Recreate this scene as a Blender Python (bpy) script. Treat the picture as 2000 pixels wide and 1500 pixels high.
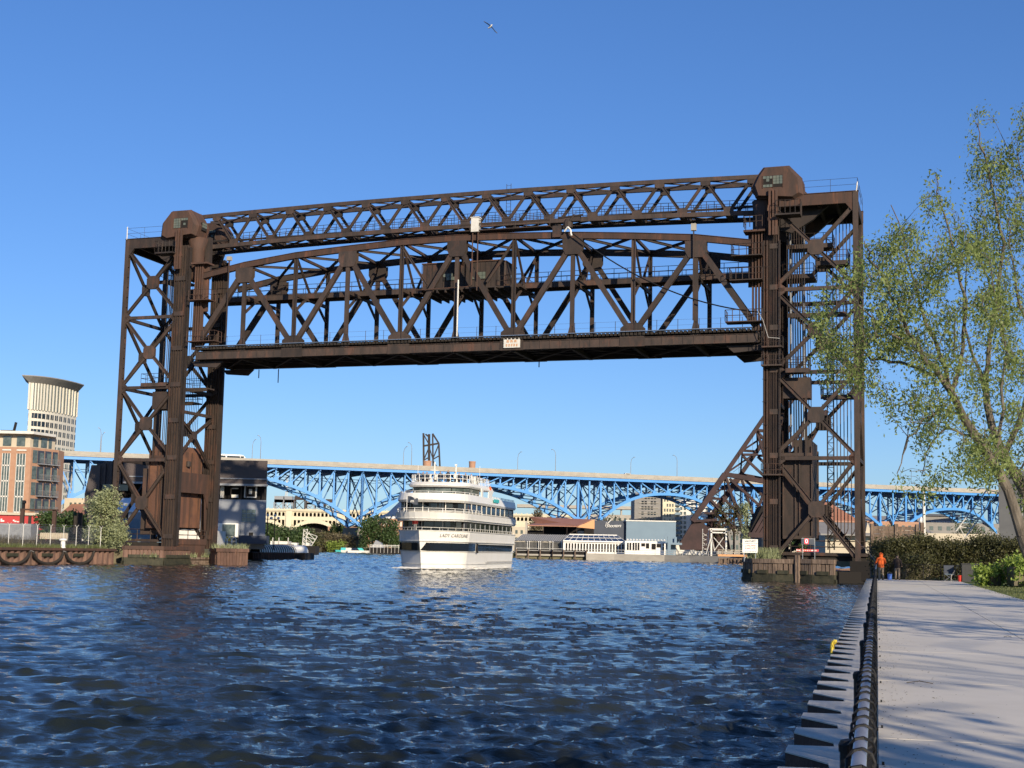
import bpy, math, random
import numpy as np
from math import sin, cos, tan, atan, atan2, pi, radians, degrees, sqrt
from mathutils import Vector, Matrix
random.seed(7); RNG = np.random.default_rng(11)
for o in list(bpy.data.objects): bpy.data.objects.remove(o)
SC = bpy.context.scene
COL = SC.collection
# ------------------------------------------------------------------ camera
EYE = 2.6                       # metres above the river
FPX = 2774.0                    # focal length, in pixels of a 2000 px wide frame
ROLL = 0.021
PITCH = atan((1073.0-750.0)*cos(ROLL)/FPX)
_f = Vector((0, cos(PITCH), sin(PITCH))); _r0 = Vector((1, 0, 0)); _u0 = _r0.cross(_f)
_r = _r0*cos(ROLL)+_u0*sin(ROLL); _u = _u0*cos(ROLL)-_r0*sin(ROLL)
cam = bpy.data.cameras.new('camera'); camo = bpy.data.objects.new('camera', cam); COL.objects.link(camo)
camo.matrix_world = Matrix(((_r.x, _u.x, -_f.x, 0), (_r.y, _u.y, -_f.y, 0), (_r.z, _u.z, -_f.z, EYE), (0, 0, 0, 1)))
cam.sensor_width = 36; cam.lens = 36*FPX/2000; cam.clip_start = 0.1; cam.clip_end = 9000
SC.camera = camo
def P(x, y, Y):                 # where the sight line through photo point (x, y) reaches ground distance Y
    d = _f*FPX+_r*(x-1000)-_u*(y-750); t = Y/d.y
    return Vector((0, 0, EYE))+d*t
def W(x, y, z=0.0):             # where it meets height z
    d = _f*FPX+_r*(x-1000)-_u*(y-750); t = (z-EYE)/d.z
    return Vector((0, 0, EYE))+d*t
# ------------------------------------------------------------------ sky and sun
SUN_HEAD, SUN_EL = radians(157), radians(19)
wd = bpy.data.worlds.new('World'); SC.world = wd; wd.use_nodes = True
nt = wd.node_tree; nt.nodes.clear()
sky = nt.nodes.new('ShaderNodeTexSky'); sky.sky_type = 'NISHITA'; sky.sun_disc = False
sky.sun_elevation = SUN_EL; sky.sun_rotation = SUN_HEAD
sky.air_density = 1.0; sky.dust_density = 0.25; sky.ozone_density = 3.0; sky.altitude = 200
hs = nt.nodes.new('ShaderNodeHueSaturation'); hs.inputs['Saturation'].default_value = 1.12
tint = nt.nodes.new('ShaderNodeMix'); tint.data_type = 'RGBA'; tint.blend_type = 'MULTIPLY'; tint.inputs[0].default_value = 1.0; tint.inputs[7].default_value = (0.82, 0.95, 1.22, 1)
gm = nt.nodes.new('ShaderNodeGamma'); gm.inputs[1].default_value = 0.87
t2 = nt.nodes.new('ShaderNodeMix'); t2.data_type = 'RGBA'; t2.blend_type = 'MULTIPLY'; t2.inputs[0].default_value = 1.0; t2.inputs[7].default_value = (1.01, 1.155, 1.35, 1)
bg = nt.nodes.new('ShaderNodeBackground'); bg.inputs[1].default_value = 0.09
wo = nt.nodes.new('ShaderNodeOutputWorld')
nt.links.new(sky.outputs[0], hs.inputs['Color']); nt.links.new(hs.outputs[0], tint.inputs[6]); nt.links.new(tint.outputs[2], gm.inputs[0]); nt.links.new(gm.outputs[0], t2.inputs[6]); nt.links.new(t2.outputs[2], bg.inputs[0]); nt.links.new(bg.outputs[0], wo.inputs[0])
sl = bpy.data.lights.new('sun', 'SUN'); sl.energy = 5.0; sl.angle = radians(0.53); sl.color = (1.0, 0.86, 0.66)
so = bpy.data.objects.new('sun', sl); COL.objects.link(so)
sv = Vector((sin(SUN_HEAD)*cos(SUN_EL), cos(SUN_HEAD)*cos(SUN_EL), sin(SUN_EL)))
so.rotation_euler = sv.to_track_quat('Z', 'Y').to_euler(); so.location = (20, -30, 40)
SC.view_settings.view_transform = 'Standard'; SC.view_settings.look = 'None'
SC.view_settings.exposure = 0.22; SC.view_settings.gamma = 1.0
# ------------------------------------------------------------------ helpers
def tag(o, label=None, cat=None, group=None, kind=None):
    if label: o['label'] = label
    if cat: o['category'] = cat
    if group: o['group'] = group
    if kind: o['kind'] = kind
    return o
def thing(name, label, cat, loc=(0, 0, 0), rotz=0.0, group=None):
    o = bpy.data.objects.new(name, None); COL.objects.link(o); o.empty_display_size = 0.5
    o.location = loc; o.rotation_euler = (0, 0, rotz)
    return tag(o, label, cat, group)
def rootof(o):
    while o.parent: o = o.parent
    return o
def rmat(o):
    return Matrix.Translation(o.location) @ Matrix.Rotation(o.rotation_euler.z, 4, 'Z')
class MB:
    def __init__(s, world=False): s.v = []; s.f = []; s.mi = []; s.world = world; s.m = 0; s.k = 1.0
    def add(s, vs, fs):
        n = len(s.v); s.v += [tuple(v) for v in vs]
        for f in fs: s.f.append(tuple(n+i for i in f)); s.mi.append(s.m)
        return s
    def box(s, c, d, rz=0.0):
        hx, hy, hz = d[0]/2, d[1]/2, d[2]/2; vs = []
        for z in (-hz, hz):
            for x, y in ((-hx, -hy), (hx, -hy), (hx, hy), (-hx, hy)):
                vs.append((c[0]+x*cos(rz)-y*sin(rz), c[1]+x*sin(rz)+y*cos(rz), c[2]+z))
        return s.add(vs, [(3, 2, 1, 0), (4, 5, 6, 7), (0, 1, 5, 4), (1, 2, 6, 5), (2, 3, 7, 6), (3, 0, 4, 7)])
    def bx(s, x0, x1, y0, y1, z0, z1):
        return s.box(((x0+x1)/2, (y0+y1)/2, (z0+z1)/2), (abs(x1-x0), abs(y1-y0), abs(z1-z0)))
    def beam(s, p, q, w, h, up=(0, 0, 1)):      # w sideways, h along up
        p = Vector(p); q = Vector(q); d = (q-p); w *= s.k; h *= s.k
        if d.length < 1e-6: return s
        d.normalize(); up = Vector(up)
        if abs(d.dot(up)) > 0.98: up = Vector((0, 1, 0)) if abs(d.y) < 0.9 else Vector((1, 0, 0))
        a = d.cross(up).normalized(); b = a.cross(d).normalized()
        vs = [c+a*i*w/2+b*j*h/2 for c in (p, q) for i, j in ((-1, -1), (1, -1), (1, 1), (-1, 1))]
        return s.add(vs, [(0, 1, 2, 3), (7, 6, 5, 4), (4, 5, 1, 0), (5, 6, 2, 1), (6, 7, 3, 2), (7, 4, 0, 3)])
    def ibeam(s, p, q, w, h, t=0.06, up=(0, 0, 1)):
        # two flanges (normal to up) joined by a web; up is the depth direction
        p = Vector(p); q = Vector(q); d = (q-p).normalized(); U = Vector(up)
        a = d.cross(U).normalized(); b = a.cross(d).normalized()
        for sg in (-1, 1):
            o = b*sg*(h/2-t/2); s.beam(p+o, q+o, w, t, b)
        s.beam(p, q, t, h-2*t, b); return s
    def chan(s, p, q, w, h, t=0.06, up=(0, 0, 1), lace=0.0):
        # two side plates a distance w apart, laced together: how the old members are built
        p = Vector(p); q = Vector(q); d = (q-p); L = d.length; d.normalize(); U = Vector(up)
        a = d.cross(U).normalized(); b = a.cross(d).normalized()
        for sg in (-1, 1):
            o = a*sg*(w/2-t/2); s.beam(p+o, q+o, t, h, b)
        if lace:
            n = max(1, int(L/lace))
            for i in range(n):
                for sg in (-1, 1):
                    m = p+d*L*(i+0.5)/n+b*sg*(h/2-0.03)
                    s.beam(m-d*lace*0.22, m+d*lace*0.22, w-2*t-0.004, 0.03, b)
        return s
    def tube(s, p, q, r, n=6, r2=None, cap=True):
        p = Vector(p); q = Vector(q); d = (q-p)
        if d.length < 1e-6: return s
        d.normalize(); up = Vector((0, 0, 1)) if abs(d.z) < 0.95 else Vector((0, 1, 0))
        a = d.cross(up).normalized(); b = a.cross(d)
        if r2 is None: r2 = r
        vs = [p+(a*cos(2*pi*i/n)+b*sin(2*pi*i/n))*r for i in range(n)]+[q+(a*cos(2*pi*i/n)+b*sin(2*pi*i/n))*r2 for i in range(n)]
        fs = [(i, (i+1) % n, n+(i+1) % n, n+i) for i in range(n)]
        if cap: fs += [tuple(range(n))[::-1], tuple(range(n, 2*n))]
        return s.add(vs, fs)
    def path(s, pts, r, n=6):
        rs = r if hasattr(r, '__len__') else [r]*len(pts)
        for i in range(len(pts)-1): s.tube(pts[i], pts[i+1], rs[i], n, rs[i+1], cap=(i in (0, len(pts)-2)))
        return s
    def prism(s, poly, ext):
        poly = [Vector(p) for p in poly]; e = Vector(ext); n = len(poly)
        return s.add(poly+[p+e for p in poly], [tuple(range(n))[::-1], tuple(range(n, 2*n))]+[(i, (i+1) % n, n+(i+1) % n, n+i) for i in range(n)])
    def lathe(s, c, prof, n=16):
        vs = []; fs = []
        for r, z in prof: vs += [(c[0]+r*cos(2*pi*i/n), c[1]+r*sin(2*pi*i/n), c[2]+z) for i in range(n)]
        for k in range(len(prof)-1):
            fs += [(k*n+i, k*n+(i+1) % n, (k+1)*n+(i+1) % n, (k+1)*n+i) for i in range(n)]
        fs += [tuple(range(n))[::-1], tuple(range((len(prof)-1)*n, len(prof)*n))]
        return s.add(vs, fs)
    def quad(s, *p): return s.add(p, [tuple(range(len(p)))])
    def build(s, name, mat, parent=None, smooth=False):
        vs = s.v
        if parent is not None and s.world:
            inv = rmat(rootof(parent)).inverted(); vs = [inv @ Vector(v) for v in vs]
        off = Vector((0, 0, 0))
        if parent is None:
            a = np.array(vs); off = Vector((float((a[:, 0].min()+a[:, 0].max())/2), float((a[:, 1].min()+a[:, 1].max())/2), float(a[:, 2].min())))
            vs = [Vector(v)-off for v in vs]
        me = bpy.data.meshes.new(name); me.from_pydata([tuple(v) for v in vs], [], s.f)
        mats = mat if isinstance(mat, (list, tuple)) else [mat]
        for m in mats: me.materials.append(m)
        if len(mats) > 1: me.polygons.foreach_set('material_index', s.mi)
        if smooth: me.polygons.foreach_set('use_smooth', [True]*len(s.f))
        me.update()
        o = bpy.data.objects.new(name, me); COL.objects.link(o)
        if parent is not None: o.parent = parent
        else: o.location = off
        return o
def solo(name, mb, mat, label, cat, group=None, smooth=False):
    return tag(mb.build(name, mat, None, smooth), label, cat, group)
def struct(name, mb, mat, kind='structure', smooth=False):
    o = mb.build(name, mat, None, smooth); o['kind'] = kind; return o
def dup(root, loc, rotz=None, label=None, group=None, scale=None):
    def cp(o, par):
        c = o.copy(); COL.objects.link(c); c.parent = par
        for ch in kids.get(o, []): cp(ch, c)
        return c
    kids = {}
    st = [root]; 
    while st:
        x = st.pop(); kids[x] = list(x.children); st += kids[x]
    r = cp(root, None); r.location = loc
    if rotz is not None: r.rotation_euler = (0, 0, rotz)
    if scale is not None: r.scale = (scale,)*3 if not hasattr(scale, '__len__') else scale
    if label: r['label'] = label
    if group: r['group'] = group
    return r
def share(obj, parent, loc, rotz=0.0, scale=(1, 1, 1)):       # another copy of a part, sharing its mesh
    c = obj.copy(); COL.objects.link(c); c.parent = parent; c.location = loc; c.rotation_euler = (0, 0, rotz); c.scale = scale
    return c
def npmesh(name, V, Fq, mat, parent=None, off=(0, 0, 0)):
    me = bpy.data.meshes.new(name); n = len(V); m = len(Fq); k = Fq.shape[1]
    me.vertices.add(n); me.vertices.foreach_set('co', (np.asarray(V, np.float32)-np.array(off, np.float32)).ravel())
    me.loops.add(m*k); me.loops.foreach_set('vertex_index', Fq.astype(np.int32).ravel())
    me.polygons.add(m); me.polygons.foreach_set('loop_start', np.arange(0, m*k, k, dtype=np.int32))
    me.polygons.foreach_set('loop_total', np.full(m, k, np.int32))
    mats = mat if isinstance(mat, (list, tuple)) else [mat]
    for x in mats: me.materials.append(x)
    me.update(calc_edges=True)
    o = bpy.data.objects.new(name, me); COL.objects.link(o)
    if parent is not None: o.parent = parent
    else: o.location = off
    return o
# ------------------------------------------------------------------ materials
def mk(name, c1, c2=None, scale=1.0, rough=0.7, metal=0.0, bump=0.0, contrast=(0.35, 0.65), stretch=None, fine=None, spec=0.5, bscale=None, c3=None, s3=0.3, t3=(0.55, 0.7), vary=0.0):
    m = bpy.data.materials.new(name); m.use_nodes = True; t = m.node_tree; b = t.nodes['Principled BSDF']
    b.inputs['Roughness'].default_value = rough; b.inputs['Metallic'].default_value = metal; b.inputs['Specular IOR Level'].default_value = spec
    b.inputs['Base Color'].default_value = (*c1, 1)
    N = t.nodes.new; L = t.links.new
    tc = N('ShaderNodeTexCoord'); mp = N('ShaderNodeMapping'); L(tc.outputs['Object'], mp.inputs[0])
    if stretch: mp.inputs['Scale'].default_value = stretch
    last = None
    if c2 is not None:
        nz = N('ShaderNodeTexNoise'); nz.inputs['Scale'].default_value = scale; nz.inputs['Detail'].default_value = 7; nz.inputs['Roughness'].default_value = 0.65
        L(mp.outputs[0], nz.inputs[0])
        cr = N('ShaderNodeValToRGB'); cr.color_ramp.elements[0].position = contrast[0]; cr.color_ramp.elements[1].position = contrast[1]
        cr.color_ramp.elements[0].color = (*c1, 1); cr.color_ramp.elements[1].color = (*c2, 1)
        L(nz.outputs[0], cr.inputs[0]); last = cr.outputs[0]
    if c3 is not None:
        n3 = N('ShaderNodeTexNoise'); n3.inputs['Scale'].default_value = s3; n3.inputs['Detail'].default_value = 9; n3.inputs['Roughness'].default_value = 0.7
        L(mp.outputs[0], n3.inputs[0])
        r3 = N('ShaderNodeMapRange'); r3.inputs[1].default_value = t3[0]; r3.inputs[2].default_value = t3[1]; L(n3.outputs[0], r3.inputs[0])
        mx = N('ShaderNodeMix'); mx.data_type = 'RGBA'; L(r3.outputs[0], mx.inputs[0])
        if last: L(last, mx.inputs[6])
        else: mx.inputs[6].default_value = (*c1, 1)
        mx.inputs[7].default_value = (*c3, 1); last = mx.outputs[2]
    if vary and last:
        oi = N('ShaderNodeObjectInfo'); mr = N('ShaderNodeMapRange'); mr.inputs[3].default_value = 1-vary; mr.inputs[4].default_value = 1+vary; L(oi.outputs['Random'], mr.inputs[0])
        vm = N('ShaderNodeVectorMath'); vm.operation = 'SCALE'; L(last, vm.inputs[0]); L(mr.outputs[0], vm.inputs['Scale']); last = vm.outputs[0]
    if last: L(last, b.inputs['Base Color'])
    if bump:
        nb = N('ShaderNodeTexNoise'); nb.inputs['Scale'].default_value = bscale or scale*6; nb.inputs['Detail'].default_value = 6
        L(mp.outputs[0], nb.inputs[0]); bp = N('ShaderNodeBump'); bp.inputs['Strength'].default_value = bump; bp.inputs['Distance'].default_value = 0.05
        L(nb.outputs[0], bp.inputs['Height']); L(bp.outputs[0], b.inputs['Normal'])
    return m
def wave_mat(name, c1, c2, sc, axis='X', rough=0.7, w=(0.42, 0.58), c3=None, s3=0.4):   # standing seams, siding, sheet piling
    m = mk(name, c1, rough=rough); t = m.node_tree; b = t.nodes['Principled BSDF']; N = t.nodes.new; L = t.links.new
    tc = N('ShaderNodeTexCoord'); wv = N('ShaderNodeTexWave'); wv.bands_direction = axis; wv.inputs['Scale'].default_value = sc
    L(tc.outputs['Object'], wv.inputs[0]); cr = N('ShaderNodeValToRGB'); cr.color_ramp.elements[0].position = w[0]; cr.color_ramp.elements[1].position = w[1]
    cr.color_ramp.elements[0].color = (*c1, 1); cr.color_ramp.elements[1].color = (*c2, 1); L(wv.outputs[1], cr.inputs[0]); last = cr.outputs[0]
    if c3:
        nz = N('ShaderNodeTexNoise'); nz.inputs['Scale'].default_value = s3; nz.inputs['Detail'].default_value = 8; L(tc.outputs['Object'], nz.inputs[0])
        mr = N('ShaderNodeMapRange'); mr.inputs[1].default_value = 0.45; mr.inputs[2].default_value = 0.7; L(nz.outputs[0], mr.inputs[0])
        mx = N('ShaderNodeMix'); mx.data_type = 'RGBA'; L(mr.outputs[0], mx.inputs[0]); L(last, mx.inputs[6]); mx.inputs[7].default_value = (*c3, 1); last = mx.outputs[2]
    L(last, b.inputs['Base Color']); bp = N('ShaderNodeBump'); bp.inputs['Strength'].default_value = 0.5; bp.inputs['Distance'].default_value = 0.05
    L(wv.outputs[1], bp.inputs['Height']); L(bp.outputs[0], b.inputs['Normal']); return m
def leaf_mat(name, c1, c2, trans=0.4, sc=0.6):
    m = bpy.data.materials.new(name); m.use_nodes = True; t = m.node_tree; t.nodes.clear(); N = t.nodes.new; L = t.links.new
    tc = N('ShaderNodeTexCoord'); nz = N('ShaderNodeTexNoise'); nz.inputs['Scale'].default_value = sc; nz.inputs['Detail'].default_value = 8; nz.inputs['Roughness'].default_value = 0.8
    L(tc.outputs['Object'], nz.inputs[0]); cr = N('ShaderNodeValToRGB'); cr.color_ramp.elements[0].position = 0.36; cr.color_ramp.elements[1].position = 0.64
    cr.color_ramp.elements[0].color = (*c1, 1); cr.color_ramp.elements[1].color = (*c2, 1); L(nz.outputs[0], cr.inputs[0])
    d = N('ShaderNodeBsdfPrincipled'); d.inputs['Roughness'].default_value = 0.55; L(cr.outputs[0], d.inputs['Base Color'])
    tr = N('ShaderNodeBsdfTranslucent'); L(cr.outputs[0], tr.inputs[0]); mx = N('ShaderNodeMixShader'); mx.inputs[0].default_value = trans
    L(d.outputs[0], mx.inputs[1]); L(tr.outputs[0], mx.inputs[2]); o = N('ShaderNodeOutputMaterial'); L(mx.outputs[0], o.inputs[0]); return m
M = {}
M['steel'] = mk('weathered_brown_steel', (0.032, 0.024, 0.020), (0.064, 0.042, 0.032), 0.9, 0.72, bump=0.15, c3=(0.115, 0.054, 0.035), s3=0.6, t3=(0.53, 0.72), vary=0.28, stretch=(1.3, 1.3, 0.5))
M['steel2'] = mk('dark_brown_steel', (0.026, 0.020, 0.018), (0.044, 0.031, 0.026), 0.7, 0.75, bump=0.15, c3=(0.09, 0.044, 0.03), s3=0.5, t3=(0.56, 0.74), vary=0.25)
M['rust'] = mk('rusty_plate', (0.048, 0.031, 0.024), (0.105, 0.052, 0.034), 0.6, 0.82, bump=0.25, stretch=(1.5, 1.5, 0.35), contrast=(0.3, 0.7), c3=(0.18, 0.075, 0.042), s3=0.8, t3=(0.56, 0.72), vary=0.2)
M['tie'] = mk('black_timber', (0.018, 0.015, 0.013), (0.035, 0.027, 0.02), 1.5, 0.9)
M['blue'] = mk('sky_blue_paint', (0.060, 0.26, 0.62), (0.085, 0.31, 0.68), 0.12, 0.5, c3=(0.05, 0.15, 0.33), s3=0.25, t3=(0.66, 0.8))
M['bluedark'] = mk('shaded_blue_paint', (0.045, 0.15, 0.36), (0.06, 0.2, 0.45), 0.12, 0.6)  # viaduct blue with shade put into the colour: underside, bracing, rear diagonals
M['conc'] = mk('bridge_concrete', (0.42, 0.39, 0.33), (0.34, 0.31, 0.26), 0.4, 0.85, stretch=(1, 1, 2.5))
M['cream'] = mk('cream_masonry', (0.72, 0.64, 0.46), (0.62, 0.55, 0.40), 0.05, 0.85, c3=(0.45, 0.4, 0.3), s3=0.12, t3=(0.6, 0.8))
M['stone'] = mk('pale_tower_stone', (0.70, 0.66, 0.56), (0.62, 0.58, 0.49), 0.05, 0.85)
M['bruise'] = mk('dark_purple_rust', (0.032, 0.020, 0.020), (0.06, 0.032, 0.030), 0.3, 0.85)
M['white'] = mk('white_paint', (0.83, 0.81, 0.76), (0.78, 0.755, 0.69), 0.5, 0.38, stretch=(1, 1, 0.35))
M['white2'] = mk('off_white_paint', (0.74, 0.72, 0.66), (0.62, 0.59, 0.52), 1.2, 0.6)
M['glass'] = mk('dark_window_glass', (0.012, 0.015, 0.018), rough=0.06, spec=0.8)
M['glass2'] = mk('green_grey_glass', (0.05, 0.07, 0.065), (0.13, 0.16, 0.15), 1.3, 0.15, spec=0.8)
M['pane'] = mk('dusty_green_pane', (0.10, 0.125, 0.105), (0.16, 0.17, 0.13), 1.5, 0.35)
M['void'] = mk('dark_interior_and_shade', (0.012, 0.010, 0.009), rough=0.95)
M['black'] = mk('black_coating', (0.010, 0.010, 0.011), rough=0.55, spec=0.3)
M['galv'] = mk('galvanised_steel', (0.62, 0.62, 0.61), (0.45, 0.45, 0.45), 6, 0.32, metal=0.85, stretch=(1, 1, 1))
M['grey'] = mk('grey_metal', (0.30, 0.31, 0.32), (0.22, 0.23, 0.24), 2, 0.5)
M['path'] = mk('pale_concrete_path', (0.62, 0.565, 0.475), (0.73, 0.67, 0.57), 0.5, 0.85, bump=0.12, bscale=60, contrast=(0.3, 0.7), c3=(0.50, 0.455, 0.385), s3=0.8, t3=(0.62, 0.8))
M['cap'] = mk('concrete_cap', (0.56, 0.515, 0.44), (0.70, 0.645, 0.555), 2.5, 0.85, bump=0.3, bscale=40)
M['pile'] = mk('rusty_sheet_pile', (0.05, 0.028, 0.02), (0.12, 0.06, 0.04), 1.2, 0.85, bump=0.35, bscale=14, stretch=(1, 1, 0.6))
M['pile2'] = mk('pinkish_brown_sheet_pile', (0.14, 0.08, 0.06), (0.21, 0.12, 0.085), 1.5, 0.8, bump=0.3, bscale=9, stretch=(1, 1, 0.4), c3=(0.075, 0.048, 0.036), s3=0.7, t3=(0.5, 0.7))
M['timber'] = mk('weathered_timber', (0.13, 0.09, 0.065), (0.26, 0.19, 0.14), 2.2, 0.9, bump=0.3, bscale=14, stretch=(3, 3, 0.3), c3=(0.05, 0.035, 0.028), s3=2.0, t3=(0.5, 0.66))
M['moss'] = mk('wet_mossy_timber', (0.022, 0.024, 0.014), (0.055, 0.05, 0.028), 2, 0.8, bump=0.4, bscale=9)
M['grass'] = mk('short_grass', (0.07, 0.11, 0.025), (0.13, 0.16, 0.045), 0.8, 0.95, bump=0.8, bscale=20)
M['earth'] = mk('bank_earth', (0.10, 0.10, 0.05), (0.20, 0.17, 0.11), 0.25, 0.95, bump=0.5, bscale=4)
M['brick'] = mk('orange_brick', (0.38, 0.205, 0.125), (0.46, 0.27, 0.175), 1.2, 0.85, contrast=(0.3, 0.7))
M['beige'] = mk('beige_render', (0.55, 0.48, 0.36), (0.5, 0.44, 0.34), 0.6, 0.85)
M['redp'] = mk('red_painted_wall', (0.52, 0.05, 0.05), (0.45, 0.05, 0.05), 0.7, 0.7)
M['greyr'] = mk('grey_render', (0.23, 0.25, 0.28), (0.27, 0.285, 0.31), 0.5, 0.8)
M['greyb'] = mk('grey_concrete_wall', (0.22, 0.21, 0.20), (0.27, 0.26, 0.24), 0.3, 0.85, stretch=(1, 1, 2))
M['slate'] = mk('blue_grey_cladding', (0.15, 0.22, 0.28), (0.165, 0.24, 0.30), 0.3, 0.6)
M['navy'] = mk('dark_navy_cladding', (0.035, 0.045, 0.065), (0.045, 0.055, 0.08), 0.4, 0.6)
M['copper'] = mk('copper_roof', (0.34, 0.15, 0.09), (0.38, 0.18, 0.11), 0.3, 0.6)
M['orangep'] = mk('orange_fascia', (0.62, 0.30, 0.12), rough=0.6)
M['seam'] = wave_mat('dark_brown_standing_seam', (0.045, 0.034, 0.032), (0.06, 0.046, 0.043), 3.2, 'X', 0.5, c3=(0.085, 0.06, 0.055), s3=0.2)
M['sheet'] = wave_mat('corrugated_brown_steel', (0.10, 0.052, 0.035), (0.15, 0.07, 0.045), 3.4, 'X', 0.8, c3=(0.21, 0.095, 0.05), s3=0.6)
M['bark'] = mk('grey_brown_bark', (0.06, 0.048, 0.037), (0.19, 0.16, 0.125), 3, 0.95, bump=0.6, bscale=12, stretch=(1, 1, 0.3))
M['leaf'] = leaf_mat('spring_leaves', (0.15, 0.20, 0.045), (0.32, 0.385, 0.12), 0.45)
M['leaf2'] = leaf_mat('olive_leaves', (0.20, 0.23, 0.10), (0.42, 0.45, 0.25), 0.3, 1.2)
M['leaf3'] = leaf_mat('dark_green_leaves', (0.04, 0.075, 0.02), (0.08, 0.125, 0.035), 0.25)
M['blade'] = leaf_mat('grass_blades', (0.10, 0.135, 0.035), (0.19, 0.20, 0.08), 0.3, 1.5)
M['hedge'] = leaf_mat('hedge_leaves', (0.03, 0.036, 0.012), (0.12, 0.115, 0.04), 0.2, 0.35)
M['lime'] = leaf_mat('bright_lime_leaves', (0.22, 0.32, 0.05), (0.36, 0.45, 0.10), 0.35, 2)
M['brownleaf'] = leaf_mat('brown_scrub', (0.10, 0.08, 0.045), (0.17, 0.14, 0.07), 0.2, 1)
M['name'] = mk('faded_lettering', (0.30, 0.27, 0.23), rough=0.7)
M['skin'] = mk('skin', (0.45, 0.28, 0.20), rough=0.6)
M['orange'] = mk('orange_sweatshirt', (0.90, 0.16, 0.025), (0.80, 0.13, 0.02), 3, 0.8, bump=0.2, bscale=10)
M['khaki'] = mk('khaki_trousers', (0.34, 0.26, 0.18), (0.28, 0.21, 0.15), 4, 0.85, bump=0.2, bscale=12)
M['brownj'] = mk('dark_brown_jacket', (0.035, 0.022, 0.018), rough=0.8)
M['binm'] = mk('dark_grey_bin', (0.045, 0.045, 0.045), rough=0.7)
M['red'] = mk('red_plastic', (0.65, 0.05, 0.03), rough=0.4)
M['bluep'] = mk('blue_plastic', (0.05, 0.13, 0.45), rough=0.4)
M['yellow'] = mk('yellow_paint', (0.75, 0.55, 0.05), rough=0.5)
M['teal'] = mk('teal_fabric', (0.05, 0.45, 0.45), rough=0.7)
M['hair'] = mk('dark_hair', (0.02, 0.015, 0.012), rough=0.6)
M['tent'] = mk('white_tent_fabric', (0.72, 0.72, 0.72), rough=0.6)
M['rope'] = mk('pale_cable', (0.35, 0.34, 0.32), rough=0.7)
def text_part(txt, size, mat, name='lettering', shear=0.0, thick=0.01, spacing=1.0):
    cu = bpy.data.curves.new(name, 'FONT'); cu.body = txt; cu.size = size; cu.extrude = thick; cu.shear = shear; cu.align_x = 'CENTER'; cu.align_y = 'CENTER'; cu.space_character = spacing
    o = bpy.data.objects.new(name, cu); COL.objects.link(o); bpy.context.view_layer.update()
    dg = bpy.context.evaluated_depsgraph_get(); me = bpy.data.meshes.new_from_object(o.evaluated_get(dg))
    V = [v.co.copy() for v in me.vertices]; F = [tuple(p.vertices) for p in me.polygons]
    bpy.data.objects.remove(o); bpy.data.curves.remove(cu); bpy.data.meshes.remove(me)
    return V, F      # x right, y up, z out
def text_on(txt, size, mat, parent, origin, right, up, name='lettering', **k):
    V, F = text_part(txt, size, mat, name, **k); r = Vector(right).normalized(); u = Vector(up).normalized(); n = r.cross(u); o = Vector(origin)
    mb = MB(); mb.add([o+r*v.x+u*v.y+n*v.z for v in V], F); return mb.build(name, mat, parent)
def leafcloud(name, C, n, spread, size, mat, parent, droop=0.0, off=(0, 0, 0), aspect=0.6):
    """n small leaf faces scattered round each centre in C"""
    C = np.asarray(C, float); K = len(C); c = np.repeat(C, n, 0)
    sp = np.asarray(spread, float) if hasattr(spread, '__len__') else np.array([spread]*3)
    c = c+RNG.normal(0, 1, c.shape)*sp; c[:, 2] -= np.abs(RNG.normal(0, 1, len(c)))*droop
    a = RNG.normal(0, 1, c.shape); a[:, 2] -= 0.8 if droop else 0; a /= np.linalg.norm(a, axis=1)[:, None]
    b = np.cross(a, RNG.normal(0, 1, c.shape)); b /= np.linalg.norm(b, axis=1)[:, None]
    s = size*(0.45+1.1*RNG.random(len(c)))[:, None]; a = a*s; b = b*s*aspect
    V = np.stack([c-a*0.5, c+b*0.5, c+a*0.5, c-b*0.5], 1).reshape(-1, 3)
    Fq = np.arange(len(V)).reshape(-1, 4)
    return npmesh(name, V, Fq, mat, parent, off)
# ================================================================== ground and river
WALK = radians(14.45)                          # heading of the river walk
def A_(a, d, z=0.0): return Vector((a*cos(WALK)+d*sin(WALK), -a*sin(WALK)+d*cos(WALK), z))   # a = to the right of the fence, d = along it
mb = MB(); mb.lathe((0, 0, -3.0), [(8500, 0.0), (8500, 0.4)], 96); struct('ground', mb, M['earth'])
def land(name, poly, z, mat, z0=-2.5):
    mb = MB(); mb.prism([(x, y, z0) for x, y in poly], (0, 0, z-z0)); return struct(name, mb, mat)
land('left_bank', [(-100, 20), (-75.5, 60), (-50.9, 142.3), (-45.2, 160.6), (-47.5, 164.5), (-44, 171), (-42, 200), (-46.5, 243), (-43, 262), (-58, 380), (-78, 600), (-500, 640), (-700, 20)][::-1], 1.7, M['earth'])
land('far_bank', [(-84, 604), (-72, 588), (-40, 565), (-8, 500), (0, 413), (21, 411), (43, 405), (56, 393), (65, 386), (76, 372), (90, 320), (400, 330), (1500, 500), (1500, 2500), (-1500, 2500), (-900, 640)][::-1], 1.8, M['earth'])
rb = [A_(-0.3, -70), A_(-0.3, 108.6), (29.8, 112), (37.2, 139.5), (43, 141), (46, 165), (62, 230), (76, 309), (400, 329), (500, -70)]
land('right_bank', [(p[0], p[1]) for p in rb], 0.96, M['grass'])
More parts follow.
